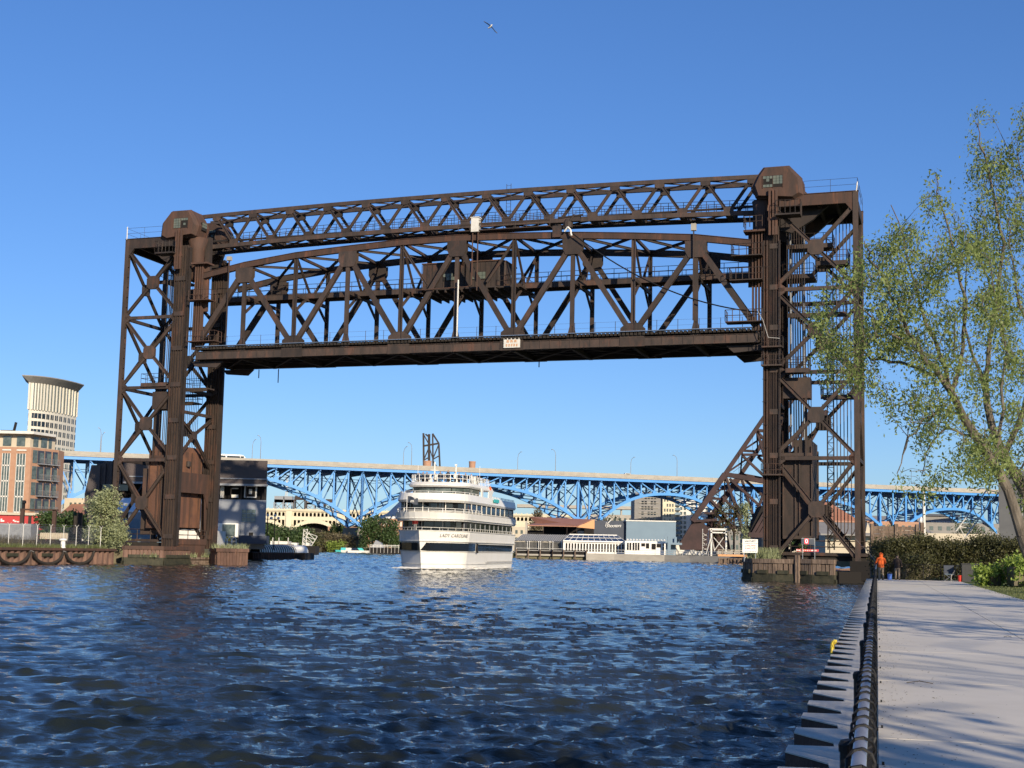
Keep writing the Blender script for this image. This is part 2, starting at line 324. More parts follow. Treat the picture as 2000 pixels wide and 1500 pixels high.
# water: one displaced sheet, finer near the viewer's side of the river
def make_water():
    ang = np.concatenate([np.arange(-180, -60, 3.0), np.arange(-60, -23, 0.25), np.arange(-23, 23, 0.085), np.arange(23, 60, 0.25), np.arange(60, 180, 3.0)])
    ang = np.radians(ang); q = 0.0062
    rr = [1.6]
    while rr[-1] < 620: rr.append(rr[-1]*(1+q))
    rr = np.array(rr+[700, 850, 1100, 1600, 2600, 5000]); na = len(ang); nr = len(rr)
    R_, T_ = np.meshgrid(rr, ang, indexing='ij'); X = R_*np.sin(T_); Y = R_*np.cos(T_); Z = np.zeros_like(X); DX = np.zeros_like(X); DY = np.zeros_like(X)
    s = np.maximum(R_*q*0.75, 0.02); rg = np.random.default_rng(5)
    gust = 0.85+0.35*np.clip(0.5+0.5*np.sin(X*0.11+np.sin(Y*0.07)*1.7)*np.cos(Y*0.053+X*0.02), 0, 1)
    for i in range(110):
        lam = 0.14*(11.0)**(rg.random()**1.0); th = radians(-12)+rg.normal(0, 0.43); k = 2*pi/lam
        amp = 0.0078*lam**0.62*(0.4+1.1*rg.random()); ph = rg.random()*2*pi
        att = np.clip((lam/s-1.5)/2.2, 0, 1)
        a_ = k*(X*sin(th)+Y*cos(th))+ph+0.6*np.sin(0.21*X+0.13*Y*(1+i%3)+i)
        Z += att*amp*gust*(np.cos(a_) if i % 5 < 2 else 1.5*(0.64-np.abs(np.sin(a_*0.5)))*1.3); DX -= att*amp*0.85*np.sin(a_)*sin(th); DY -= att*amp*0.85*np.sin(a_)*cos(th)
    nz = rg.normal(0, 1, Z.shape); nz = (nz+np.roll(nz, 1, 1)+np.roll(nz, 2, 1)+np.roll(nz, 3, 1))/2.0
    Z += nz*np.minimum(0.062*R_*q, 0.11)*np.clip((R_-45)/110, 0, 1)*np.clip((900-R_)/300, 0, 1)
    Z = np.clip(Z, -0.5, 0.5)
    X = X+DX*1.15; Y = Y+DY*1.15
    V = np.stack([X, Y, Z], -1).reshape(-1, 3)
    i = np.arange(nr-1)[:, None]*na; j = np.arange(na)[None, :]; j2 = (j+1) % na
    Fq = np.stack([i+j, i+j2, i+na+j2, i+na+j], -1).reshape(-1, 4)[:, ::-1]
    m = bpy.data.materials.new('river_water'); m.use_nodes = True; t = m.node_tree; b = t.nodes['Principled BSDF']; N = t.nodes.new; L = t.links.new
    b.inputs['Base Color'].default_value = (0.018, 0.032, 0.030, 1); b.inputs['Roughness'].default_value = 0.045; b.inputs['IOR'].default_value = 1.33; b.inputs['Specular IOR Level'].default_value = 0.5; b.inputs['Specular Tint'].default_value = (1.0, 0.96, 0.87, 1)
    tc = N('ShaderNodeTexCoord'); mp = N('ShaderNodeMapping'); mp.inputs['Rotation'].default_value = (0, 0, radians(10)); mp.inputs['Scale'].default_value = (0.6, 1.0, 1); L(tc.outputs['Object'], mp.inputs[0])
    n1 = N('ShaderNodeTexNoise'); n1.inputs['Scale'].default_value = 2.6; n1.inputs['Detail'].default_value = 6; n1.inputs['Roughness'].default_value = 0.62; n1.inputs['Distortion'].default_value = 0.4
    L(mp.outputs[0], n1.inputs[0]); bp = N('ShaderNodeBump'); bp.inputs['Strength'].default_value = 1.0; bp.inputs['Distance'].default_value = 0.055; L(n1.outputs[0], bp.inputs['Height'])
    n2 = N('ShaderNodeTexNoise'); n2.noise_type = 'RIDGED_MULTIFRACTAL'; n2.inputs['Scale'].default_value = 3.6; n2.inputs['Detail'].default_value = 5; n2.inputs['Roughness'].default_value = 0.6; n2.inputs['Lacunarity'].default_value = 2.2; n2.inputs['Distortion'].default_value = 0.6; L(mp.outputs[0], n2.inputs[0])
    b2 = N('ShaderNodeBump'); b2.inputs['Strength'].default_value = 0.7; b2.inputs['Distance'].default_value = 0.035; L(n2.outputs[0], b2.inputs['Height']); L(bp.outputs[0], b2.inputs['Normal'])
    L(b2.outputs[0], b.inputs['Normal'])
    n3 = N('ShaderNodeTexNoise'); n3.inputs['Scale'].default_value = 0.05; n3.inputs['Detail'].default_value = 5; L(tc.outputs['Object'], n3.inputs[0])
    cr = N('ShaderNodeValToRGB'); cr.color_ramp.elements[0].position = 0.4; cr.color_ramp.elements[1].position = 0.68; cr.color_ramp.elements[0].color = (0.016, 0.022, 0.021, 1); cr.color_ramp.elements[1].color = (0.028, 0.031, 0.026, 1)
    L(n3.outputs[0], cr.inputs[0]); L(cr.outputs[0], b.inputs['Base Color'])
    o = npmesh('river', V, Fq, m); o['kind'] = 'structure'; o.data.polygons.foreach_set('use_smooth', [True]*len(Fq)); return o
make_water()
# ================================================================== river walk
mb = MB(); d = -60.0; k = 0                    # slabs with tight joints, longitudinal joint at 2.8 m
while d < 108:
    L_ = 6.1
    for a0, a1 in ((0.0, 2.8), (2.825, 5.65)):
        mb.prism([A_(a0, d, 0.6), A_(a1, d, 0.6), A_(a1, min(d+L_-0.03, 108.3), 0.6), A_(a0, min(d+L_-0.03, 108.3), 0.6)], (0, 0, 0.42))
    d += L_
struct('path', mb, M['path'])
mb = MB()                                       # concrete cap shaped over the sheet piles
d = -55.0
while d < 108:
    mb.prism([A_(-0.36, d, 0.988), A_(-0.003, d, 0.988), A_(-0.003, d+1.297, 0.988), A_(-0.38, d+1.297, 0.988), A_(-0.745, d+1.25, 0.988), A_(-0.745, d+0.85+random.uniform(-.03, .03), 0.988), A_(-0.56+random.uniform(-.02, .02), d+0.57, 0.988), A_(-0.38, d+0.28, 0.988)], (0, 0, 0.012)); d += 1.30
solo('sheet_pile_cap', mb, M['cap'], 'pale concrete cap toothed over the steel sheet piles beside the river walk', 'wall cap')
mb = MB(); d = -55.0
while d < 108:
    P5 = [(-0.735, d+0.86), (-0.735, d+1.24), (-0.37, d+1.28), (-0.37, d+1.60), (-0.735, d+2.16)]
    for (a, b_), (c, e) in zip(P5[:-1], P5[1:]):
        mb.beam(A_(a, b_, -0.732), A_(c, e, -0.732), 0.02, 3.436)
    d += 1.30
solo('sheet_pile_wall', mb, M['pile'], 'dark rusty corrugated steel river wall under the walk edge', 'retaining wall')
# black coated chain-link fence with a steel top rail
fz = thing('chain_link_fence', 'black chain-link fence with shiny steel top rail along the walk edge', 'fence', A_(-0.04, 4, 0.98))
FH = 1.09
posts = []
d = -8.0 + (4.15+8) % 2.45
pm = None
while d < 103.5:
    if pm is None:
        mb = MB(); mb.tube((0, 0, 0), (0, 0, FH-0.01), 0.023, 12); mb.lathe((0, 0, FH-0.03), [(0.026, 0), (0.027, 0.02), (0.021, 0.032), (0.005, 0.036)], 12); mb.box((0.05, 0, 0.01), (0.19, 0.12, 0.016), 0); mb.box((0.115, 0, 0.03), (0.02, 0.02, 0.03))
        pm = mb.build('post', M['black'], fz); q = pm
    else: q = share(pm, fz, (0, 0, 0))
    q.location = A_(-0.082, d, 1.0)-fz.location; q.rotation_euler = (0, 0, -WALK); d += 2.45
mb = MB(True); mb.tube(A_(-0.048, -8, 1.0+FH), A_(-0.048, 103.5, 1.0+FH), 0.019, 14); mb.build('top_rail', M['galv'], fz, smooth=True)
mb = MB(True)                                   # tie rings: rubber-coated loops
d = -2.0; nr_ = 0
while d < 60:
    c = A_(-0.045, d, 1.0+FH-0.012); st = 9 if d < 25 else 6
    tl = random.uniform(-0.04, 0.04)
    pts = [c+A_(0.036*cos(2*pi*i/st), tl*sin(2*pi*i/st)+0.02*cos(2*pi*i/st), 0)+Vector((0, 0, 0.036*sin(2*pi*i/st))) for i in range(st+1)]
    mb.path(pts, 0.0046, 5); d += 0.25+random.uniform(-0.035, 0.035)
mb.build('tie_ring', M['black'], fz)['kind'] = 'stuff'
mb = MB(True)                                   # woven mesh: each wire zigzags from rail to ground
V = []; F = []
def zig(d0, w, n, r):
    h = (FH-0.02)/n
    for s_ in (0, 1):
        prev = None
        for i in range(n+1):
            z = 1.02+h*i; dd = d0+(w if (i+s_) % 2 else 0); a = -0.012-0.012*((i+s_) % 2)-0.02*(i/n)
            c = A_(a, dd, z); n0 = len(V)
            V.extend([(c+A_(r, 0)), (c+A_(-r*.6, r)), (c+A_(-r*.6, -r))])
            if i: F.extend([(n0-3+k, n0-3+(k+1) % 3, n0+(k+1) % 3, n0+k) for k in range(3)])
d = -2.0
while d < 103:
    if d < 16: zig(d, 0.05, 21, 0.0035); d += 0.05
    elif d < 45: zig(d, 0.10, 10, 0.005); d += 0.10
    else: zig(d, 0.2, 5, 0.008); d += 0.2
V = np.array([tuple(v) for v in V])-np.array(fz.location); o = npmesh('mesh_panel', V, np.array(F), M['black'], fz)
mb = MB(True); mb.tube(A_(-0.02, -8, 1.05), A_(-0.02, 103.5, 1.05), 0.006, 4); mb.build('tension_wire', M['black'], fz)
# ladder head, yellow, sticking up from the wall
mb = MB()
for dx in (0, 0.42):
    mb.path([A_(-0.74, 27.3+dx, 1.01), A_(-0.80, 27.3+dx, 1.02), A_(-0.82, 27.3+dx, 0.95), A_(-0.82, 27.3+dx, -0.6)], 0.032, 6)
for z in (0.95, 0.8, 0.55, 0.25): mb.tube(A_(-0.82, 27.3, z), A_(-0.82, 27.72, z), 0.03, 5)
solo('safety_ladder', mb, M['yellow'], 'yellow safety ladder hooked over the river wall cap', 'ladder')
# leaf litter and twigs
tw = 0
for (a, d, l, h_) in ((0.35, 18.9, 0.32, 0.6), (3.1, 21.0, 0.12, 2.0), (2.5, 31, 0.15, 1.2), (4.2, 12.2, 0.10, 0.3)):
    mb = MB(); c = A_(a, d, 1.035); mb.path([c, c+A_(l*.5, l*.3*cos(h_), 0.02), c+A_(l, l*.1, 0.0)], 0.006, 4); mb.path([c+A_(l*.4, .05, .01), c+A_(l*.5, l*.5, .02)], 0.004, 4)
    solo('twig', mb, M['bark'], ['small forked twig lying on the path beside the fence', 'short twig lying in the middle of the path', 'thin twig lying farther up the path', 'bare twig lying near the camera on the path'][tw], 'twig', 'fallen twigs on the walk'); tw += 1
# ================================================================== railroad lift bridge
BR = radians(-20.5); BK = 1.06; BO = Vector((26.79, 144.16, -0.156))
UH = radians(-69.5); UV = Vector((sin(UH), cos(UH), 0)); VV = Vector((sin(UH+pi/2), cos(UH+pi/2), 0))
def BW(u, v, z=0): return BO+(UV*u+VV*v+Vector((0, 0, z)))*BK
def rail(mb, pts, h=1.05, sp=1.6, r=0.022, mid=True, post_r=None):     # handrail along points (local coords)
    pts = [Vector(p) for p in pts]; hs = (h, h*0.5) if mid else (h,)
    for a, b in zip(pts[:-1], pts[1:]):
        for q in hs: mb.tube(a+Vector((0, 0, q)), b+Vector((0, 0, q)), r, 4)
        n = max(1, int(round((b-a).length/sp)))
        for i in range(n+1):
            c = a.lerp(b, i/n); mb.tube(c, c+Vector((0, 0, h)), post_r or r*1.1, 4)
def gusset(mb, c, r, nrm, t=0.05, n=8, sx=1.0, sz=1.0):
    c = Vector(c); nv = Vector(nrm).normalized(); h = nv.cross(Vector((0, 0, 1))).normalized()
    k8 = [(.92, .52), (.52, .92), (-.52, .92), (-.92, .52), (-.92, -.52), (-.52, -.92), (.52, -.92), (.92, -.52)]; pts = [c-nv*t/2+h*p*r*sx+Vector((0, 0, 1))*q*r*sz for p, q in k8]
    mb.prism(pts, nv*t)
LV = (3.6, 11.8, 20.05, 28.15, 36.25)
def tower(u0, sg, label, left):
    tw = thing('bridge_tower', label, 'bridge tower', BW(u0, 0, 0), BR, 'towers of the lift bridge'); tw.scale = (BK,)*3
    RA = 7.5 if left else 7.8
    def T(a, v, z): return Vector((-sg*a, v, z))
    st = M['steel']
    # front legs: laced twin columns with guide strips on the river side
    for v, zt in ((0.0, 38.3), (8.0, 36.3)):
        mb = MB(); o = -0.36 if v == 0 else 0.36
        wd = 0.62 if left else 0.36
        for a in (-wd, wd*0.1, wd): mb.ibeam(T(a, v, 1.9), T(a, v, 36.3), 0.62, wd*0.62, 0.05, (1, 0, 0))
        mb.bx(-wd-0.1, wd+0.1, v-0.12, v+0.12, 1.9, 36.3)
        for z in (3.0, 7.4, 11.8, 16, 20.05, 24.2, 28.15, 32.2): mb.bx(-wd-0.02, wd+0.02, v-0.33, v+0.33, z, z+0.5)
        mb.build('leg', st, tw)
        mb = MB()
        for a, w_ in ((-wd-0.28, 0.16), (-wd-0.52, 0.10)): mb.ibeam(T(a, v+o*0.5, 2.2), T(a, v+o*0.5, 36.0), 0.3, w_, 0.04, (1, 0, 0))
        mb.bx(*sorted((T(-wd-0.6, 0, 0).x, T(-wd-0.1, 0, 0).x)), v-0.05, v+0.05, 2.2, 36)
        mb.build('guide_rail', M['rust'] if v == 0 and not left else M['steel2'], tw)
    for v in (0.0, 8.0):
        mb = MB(); mb.chan(T(RA, v, 1.9), T(RA, v, 37.4), 0.46, 0.5, 0.07, (0, 1, 0) if False else (1, 0, 0), lace=1.15); mb.build('leg', st, tw)
    if False:
        mb = MB(); mb.chan(T(RA+0.7, 1.2, 1.9), T(RA+0.45, 1.2, 36.9), 0.3, 0.35, 0.05, (1, 0, 0), lace=0.9)
        mb.chan(T(RA+0.5, 6.6, 1.9), T(RA+0.45, 6.6, 36.9), 0.3, 0.35, 0.05, (1, 0, 0), lace=0.9); mb.build('stiffener', M['steel2'], tw)
    # bracing of the four faces
    for fi, v in enumerate((0.0, 8.0)):
        for i in range(4):
            z0, z1 = LV[i], LV[i+1]; zc = (z0+z1)/2 if i else 6.95; ac = RA/2+0.1; mb = MB(); b = 0.30
            if i == 0: z0 = 2.2
            for a, z in ((0.35, z1-0.3), (RA-0.3, z1-0.3), (0.35, z0+0.5), (RA-0.3, z0+0.4)):
                mb.ibeam(T(a, v, z), T(ac, v, zc), 0.26, 0.36, 0.05, (0, 0, 1))
            gusset(mb, T(ac, v, zc), 0.82, (0, 1, 0), 0.34); mb.build('cross_brace', st if fi == 0 else M['steel2'], tw)
        for z in LV[1:4]:
            mb = MB(); mb.beam(T(0.2, v, z), T(RA, v, z), 0.3, 0.36)
            for a, s_ in ((0.62, 1), (RA-0.3, -1)): mb.prism([T(a-0.3*s_, v-0.15, z-0.85), T(a+0.45*s_, v-0.15, z-0.25), T(a+0.45*s_, v-0.15, z+0.25), T(a-0.3*s_, v-0.15, z+0.85)], (0, 0.3, 0))
            mb.build('horizontal_strut', st if fi == 0 else M['steel2'], tw)
    for i in range(4):                              # rear face
        z0, z1 = LV[i], LV[i+1]; zc = (z0+z1)/2; mb = MB()
        for v, z in ((0.2, z1-0.2), (7.8, z1-0.2), (0.2, z0+0.2), (7.8, z0+0.2)): mb.ibeam(T(RA, v, z), T(RA, 4, zc), 0.26, 0.32, 0.05)
        gusset(mb, T(RA, 4, zc), 0.7, (1, 0, 0), 0.3); mb.beam(T(RA, 0.2, z1), T(RA, 7.8, z1), 0.3, 0.36); mb.build('rear_brace', M['steel2'], tw)
    for zt, zm in ((20.0, 23.6), (17.4, 14.9)):         # river face, K-braced
        mb = MB(); mb.beam(T(0, 0.3, zt), T(0, 7.7, zt), 0.3, 0.34)
        zz = zt-0.4 if zm < zt else zt+0.3
        for v in (0.3, 7.7): mb.ibeam(T(0, v, zz), T(0, 4, zm), 0.26, 0.32, 0.05)
        if zm < zt:
            for v in (0.3, 7.7): mb.ibeam(T(0, v, 11.4), T(0, 4, zm), 0.26, 0.30, 0.05)
            gusset(mb, T(0, 4, zm), 0.5, (1, 0, 0), 0.3)
        mb.build('river_face_brace', M['steel'], tw)
    mb = MB(); mb.beam(T(-0.05, 0.4, 9.4), T(-0.05, 7.6, 9.4), 0.16, 2.3)       # portal plate above the track
    for v0, v1 in ((0.35, 1.4), (7.65, 6.6)): mb.prism([T(-0.13, v0, 8.3), T(-0.13, v1, 8.3), T(-0.13, v0, 6.6)], T(0.16, 0, 0))
    mb.build('portal_girder', M['rust'], tw)
    mb = MB(); mb.beam(T(0, 7.1, 8.3), T(0.0, 7.5, 3.0), 0.1, 0.34); mb.build('portal_knee', M['rust'], tw)
    # counterweight, hanging low because the span is up
    cw = MB(); a0, a1 = 0.75, 3.55; ys = [0.7, 7.3]
    pf = [T(a0, 0, 4.3), T(a1, 0, 4.3), T(a1, 0, 12.2), T(a1-0.8, 0, 13.6), T(a0+0.3, 0, 13.6), T(a0, 0, 13.0)] if left else [T(a0, 0, 4.3), T(a1-0.1, 0, 4.3), T(a1-0.1, 0, 13.6), T(a0+1.0, 0, 13.6), T(a0+1.0, 0, 11.8), T(a0, 0, 11.8)]
    cw.prism([(p.x, 0.7, p.z) for p in pf], (0, 6.6, 0))
    cwo = cw.build('counterweight', M['sheet'] if left else M['steel'], tw)
    mb = MB()
    for v in (0.62, 7.38):
        for a in (a0+0.05, (a0+a1)/2-0.2, (a0+a1)/2+0.2, a1-0.05): mb.beam(T(a, v, 4.2), T(a, v, 13.0), 0.12, 0.14)
        mb.beam(T(a0, v, 4.3), T(a1, v, 4.3), 0.2, 0.3); mb.beam(T(a0, v, 12.2), T(a1, v, 12.2), 0.18, 0.3)
    for v in (1.2, 3.0, 5.0, 6.8): mb.beam(T(a0-0.05, v, 4.3), T(a0-0.05, v, 12.9), 0.1, 0.1)
    mb.build('frame_rib', M['rust'] if left else M['steel'], cwo)
    mb = MB(); mb.lathe(T(a0-0.1, 4.2, 11.6), [(0.01, -0.35), (0.32, -0.3), (0.32, 0.3), (0.01, 0.35)], 10); mb.build('sheave_pin', M['steel2'], cwo)
    for v in (1.3, 6.7):
        mb = MB()
        for k in range(8):
            a = a0+0.5+0.24*k; mb.tube(T(a, v, 13.6), T(a-0.2, v, 36.0), 0.035, 4, cap=False)
        mb.build('counterweight_cable', M['steel2'], tw)
    # top girders, roof plates
    for v in (0.0, 8.0):
        mb = MB(); mb.beam(T(0.5, v, 36.9), T(RA+0.28, v, 36.9), 0.34, 1.16); mb.beam(T(0.5, v, 37.46), T(RA+0.3, v, 37.46), 0.5, 0.05)
        mb.prism([T(RA-0.2, v-0.16, 36.4), T(RA-1.0, v-0.16, 36.4), T(RA-0.2, v-0.16, 35.4)], (0, 0.32, 0)); mb.build('top_girder', M['rust'] if not left and v == 0 else st, tw)
    mb = MB()
    for a in np.linspace(0.8, RA, 5): mb.beam(T(a, 0.2, 36.7), T(a, 7.8, 36.7), 0.3, 0.9)
    mb.bx(*sorted((T(0.6, 0, 0).x, T(RA, 0, 0).x)), 0.25, 7.75, 37.2, 37.3); mb.build('roof_framing', M['steel2'], tw)
    for v in (1.4, 6.6):                            # sheave bearers
        mb = MB(); mb.prism([T(-1.4, v-0.25, 36.6), T(5.2, v-0.25, 36.6), T(3.6, v-0.25, 35.2), T(1.6, v-0.25, 34.0), T(-0.7, v-0.25, 34.8)], (0, 0.5, 0)); mb.build('sheave_bearer', M['steel2'], tw)
        mb = MB()
        for dv in (-0.35, 0.35): mb.lathe((0, 0, dv), [(2.05, -0.05), (2.1, 0.05)], 28)
        mb.lathe((0, 0, 0), [(1.85, -0.32), (1.85, 0.32)], 28); mb.lathe((0, 0, 0), [(0.4, -0.6), (0.4, 0.6)], 12)
        mb.v = [(T(0.4, 0, 0).x+x, v+z, 37.9+y) for x, y, z in mb.v]; mb.build('sheave', M['steel2'], tw)
    mb = MB(); rail(mb, [T(2.9, -0.1, 37.5), T(RA+0.2, -0.1, 37.5), T(RA+0.2, 8.1, 37.5)], 1.25, 2.4, 0.016); mb.build('top_handrail', M['steel2'], tw)
    mb = MB(); mb.tube(T(RA+0.1, -0.2, 37.4), T(RA+0.1, -0.2, 38.9) if left else T(RA+0.2, -0.2, 38.3), 0.06, 6); mb.build('lightning_rod', M['white2'], tw)
    # sheave houses: eight-sided plated boxes
    oc = [(-1.75, 37.35), (-2.15, 38.5), (-1.65, 39.5), (-1.0, 40.35), (1.5, 40.35), (2.75, 39.0), (2.9, 37.4), (2.1, 37.0)]
    ca, cz = 0.3, 38.6
    for vi, v0 in enumerate((-0.75, 5.25)):
        mb = MB(); rings = []
        for dv, sc, sz_ in ((0.0, 0.84, 0.9), (0.55, 1.0, 1.0), (2.6, 1.0, 1.0), (3.4, 0.84, 0.9)):
            rings.append([T(ca+(a-ca)*sc, v0+dv, cz+(z-cz)*sz_) for a, z in oc])
        n = 8; vs = [p for r_ in rings for p in r_]
        fs = [tuple(range(n)), tuple(range(3*n, 4*n))[::-1]]+[(k*n+i, k*n+(i+1) % n, (k+1)*n+(i+1) % n, (k+1)*n+i) for k in range(3) for i in range(n)]
        mb.add(vs, fs)
        # drip skirt and plate seams
        for r_ in rings[1:3]:
            for i in range(n): mb.beam(r_[i], r_[(i+1) % n], 0.07, 0.07)
        hs_ = mb.build('sheave_house', M['rust'], tw)
        fa = v0-0.03
        wb = MB(); x0, x1 = sorted((T(-1.0, 0, 0).x, T(0.95, 0, 0).x)); wb.bx(x0, x1, fa, fa+0.1, 38.2, 39.35)
        wo_ = wb.build('window', M['void'], hs_)
        pb = MB(); w_ = (x1-x0)/6
        for i in range(6):
            for j in range(4):
                gone = (i >= 3 and j < 3) if left else ((sg*-1 > 0 and i < 3 and j in (1, 2)) or (i >= 3 and j == 0))
                if gone and (i+j*3) % 7: continue
                pb.bx(x0+w_*i+0.02, x0+w_*(i+1)-0.02, fa-0.02, fa-0.005, 38.22+0.28*j, 38.22+0.28*(j+1)-0.02)
        pb.build('pane', M['pane'], wo_)
        fb = MB()
        for i in range(0, 7, 3): fb.bx(x0+w_*i-0.03, x0+w_*i+0.03, fa-0.05, fa, 38.15, 39.4)
        fb.build('frame', M['rust'], wo_)
        wx = T(-2.05, 0, 0).x; wb = MB(); wb.bx(wx-0.12, wx+0.12, v0+1.1, v0+2.1, 38.1, 39.0); wo2 = wb.build('window', M['void'], hs_)
        pb = MB()
        for j in range(3):
            if j: pb.bx(wx-0.15, wx+0.15, v0+1.12, v0+2.08, 38.12+0.3*j, 38.38+0.3*j)
        pb.build('pane', M['pane'], wo2)
        if vi == 0:
            mb = MB(); mb.lathe(T(-1.15, 1.2, 32.3), [(0.6, 0), (0.8, 0.4), (0.85, 3.6), (1.2, 5.0)], 14); mb.build('rope_shroud', M['rust'], tw, smooth=True)
            mb = MB(); mb.bx(*sorted((T(-2.35, 0, 0).x, T(-1.75, 0, 0).x)), 1.9, 2.5, 32.8, 37.6); mb.build('rope_guard', M['steel2'], tw)
    # head column through the house floor, with the insulator cage beside it
    mb = MB()
    for a in (-0.3, 0.05, 0.35): mb.beam(T(a, -0.95, 33.4), T(a, -0.95, 37.9), 0.22, 0.22)
    mb.beam(T(-0.5, -0.9, 35), T(0.6, -0.9, 35), 0.2, 0.3); mb.build('head_column', M['rust'], tw)
    mb = MB(); mb.bx(*sorted((T(0.3, 0, 0).x, T(2.7, 0, 0).x)), -1.7, -0.2, 35.15, 35.3)
    rail(mb, [T(0.3, -0.2, 35.3), T(0.3, -1.7, 35.3), T(2.7, -1.7, 35.3), T(2.7, -0.2, 35.3)], 1.3, 0.5, 0.03)
    mb.build('service_cage', M['steel2'], tw)
    # platforms with handrails
    plats = [(1.0, 5.4, 2.6, 5.6, 33.0), (1.2, 3.4, -0.9, 0.6, 20.2), (0.6, 3.6, 2, 6, 29.9), (3.8, 6.8, 3.4, 6.4, 31.4), (1.0, 6.6, 3.0, 5.2, 26.2), (4.2, 7.2, 2.6, 6.0, 18.0)] if not left else \
            [(1.6, 4.6, 2.4, 5.8, 32.8), (1.2, 4.6, -0.3, 3.4, 20.4), (-1.9, 1.0, 3.4, 5.0, 20.2), (1.0, 5.0, 5.0, 7.2, 18.8)]
    for a0_, a1_, v0, v1, z in plats:
        mb = MB(); mb.bx(*sorted((T(a0_, 0, 0).x, T(a1_, 0, 0).x)), v0, v1, z, z+0.16)
        mb.beam(T(a0_, v0, z-0.1), T(a1_, v0, z-0.1), 0.1, 0.36)
        pf_ = mb.build('platform', M['steel'], tw); mb = MB(); z += 0.16
        rail(mb, [T(a0_, v0, z), T(a1_, v0, z), T(a1_, v1, z), T(a0_, v1, z), T(a0_, v0, z)], 1.05, 0.9, 0.028); mb.build('handrail', M['steel2'], pf_)
    # hanging bin / motor box at third level
    mb = MB(); mb.bx(*sorted((T(0.8, 0, 0).x, T(3.4, 0, 0).x)), 0.35, 2.2, 17.6, 19.6); mb.build('machinery_box', M['steel'], tw)
    mb = MB(); mb.beam(T(3.0, 0.5, 11.9), T(3.0, 0.5, 19.7), 0.22, 0.22); mb.build('hanger_post', M['steel'], tw)
    # ladder mast with lattice
    mb = MB(); la, lv = (5.0, 4.2) if not left else (2.6, 4.6)
    for da, dv in ((-0.3, -0.3), (0.3, -0.3), (0.3, 0.3), (-0.3, 0.3)): mb.tube(T(la+da, lv+dv, 3.2), T(la+da, lv+dv, 34.5), 0.04, 4)
    z = 3.4; k = 0
    while z < 34:
        s_ = 1 if k % 2 else -1
        for dv in (-0.3, 0.3): mb.tube(T(la-0.3*s_, lv+dv, z), T(la+0.3*s_, lv+dv, z+0.6), 0.025, 3); mb.tube(T(la-0.3, lv+dv, z), T(la+0.3, lv+dv, z), 0.02, 3)
        z += 0.6; k += 1
    mb.build('ladder_mast', M['steel2'], tw)
    # pipes and hanging chains
    if not left:
        for k in range(7):
            a = 5.15+0.34*k; mb = MB(); z0 = 4.6 if k % 2 else 5.3
            mb.path([T(a-0.5, 5.8, z0-0.9), T(a-0.12, 5.9, z0-0.35), T(a, 6, z0), T(a, 6.2, 36.2)], 0.05, 5); mb.build('conduit', M['steel'], tw)
        for a in (1.15, 2.5):
            mb = MB(); mb.tube(T(a, 4.0, 13), T(a, 4.0, 35.8), 0.11, 6); mb.build('drain_pipe', M['grey'], tw)
        for a, r_ in ((-0.95, 0.06), (-0.62, 0.04), (0.62, 0.05)):
            mb = MB(); mb.tube(T(a, -0.5, 3), T(a, -0.5, 33), r_, 6)
            for z in np.arange(4, 33, 2.2): mb.tube(T(a-0.14, -0.5, z), T(a+0.14, -0.5, z), 0.03, 4)
            mb.build('riser_pipe', M['steel2'], tw)
        for z in (20.6, 11.4 - 1.3, 30.4-8):
            mb = MB(); mb.bx(*sorted((T(-1.1, 0, 0).x, T(0.9, 0, 0).x)), -1.1, -0.3, z, z+0.14); rail(mb, [T(-1.1, -0.3, z), T(-1.1, -1.1, z), T(0.9, -1.1, z), T(0.9, -0.3, z)], 1.1, 0.6, 0.03); mb.build('leg_platform', M['steel'], tw)
    else:
        mb = MB(); mb.bx(*sorted((T(1.5, 0, 0).x, T(4.7, 0, 0).x)), 1.2, 1.5, 3.4, 10.9); mb.build('side_plate', M['steel'], tw)
        mb = MB()
        for k in range(5):
            mb.tube(T(1.15+0.2*k, 0.6, 3), T(1.15+0.2*k, 0.7, 35), 0.05, 4)
        mb.build('conduit', M['steel2'], tw)
    # track-level railings
    mb = MB(); rail(mb, [T(-0.4, 1.0, 2.9), T(RA+1, 1.0, 2.9)], 1.1, 1.7, 0.045); mb.beam(T(-0.6, 1.0, 2.75), T(RA+1, 1.0, 2.75), 0.3, 0.3); rail(mb, [T(-0.3, 1.4, 2.9), T(-0.3, 7.2, 2.9)], 1.1, 1.7, 0.045)
    mb.build('track_railing', M['steel'], tw)
    return tw
tower(67.45, 1, 'rusty brown lattice tower of the lift bridge on the left bank', True)
tower(0.0, -1, 'rusty brown lattice tower of the lift bridge beside the walk on the right bank', False)
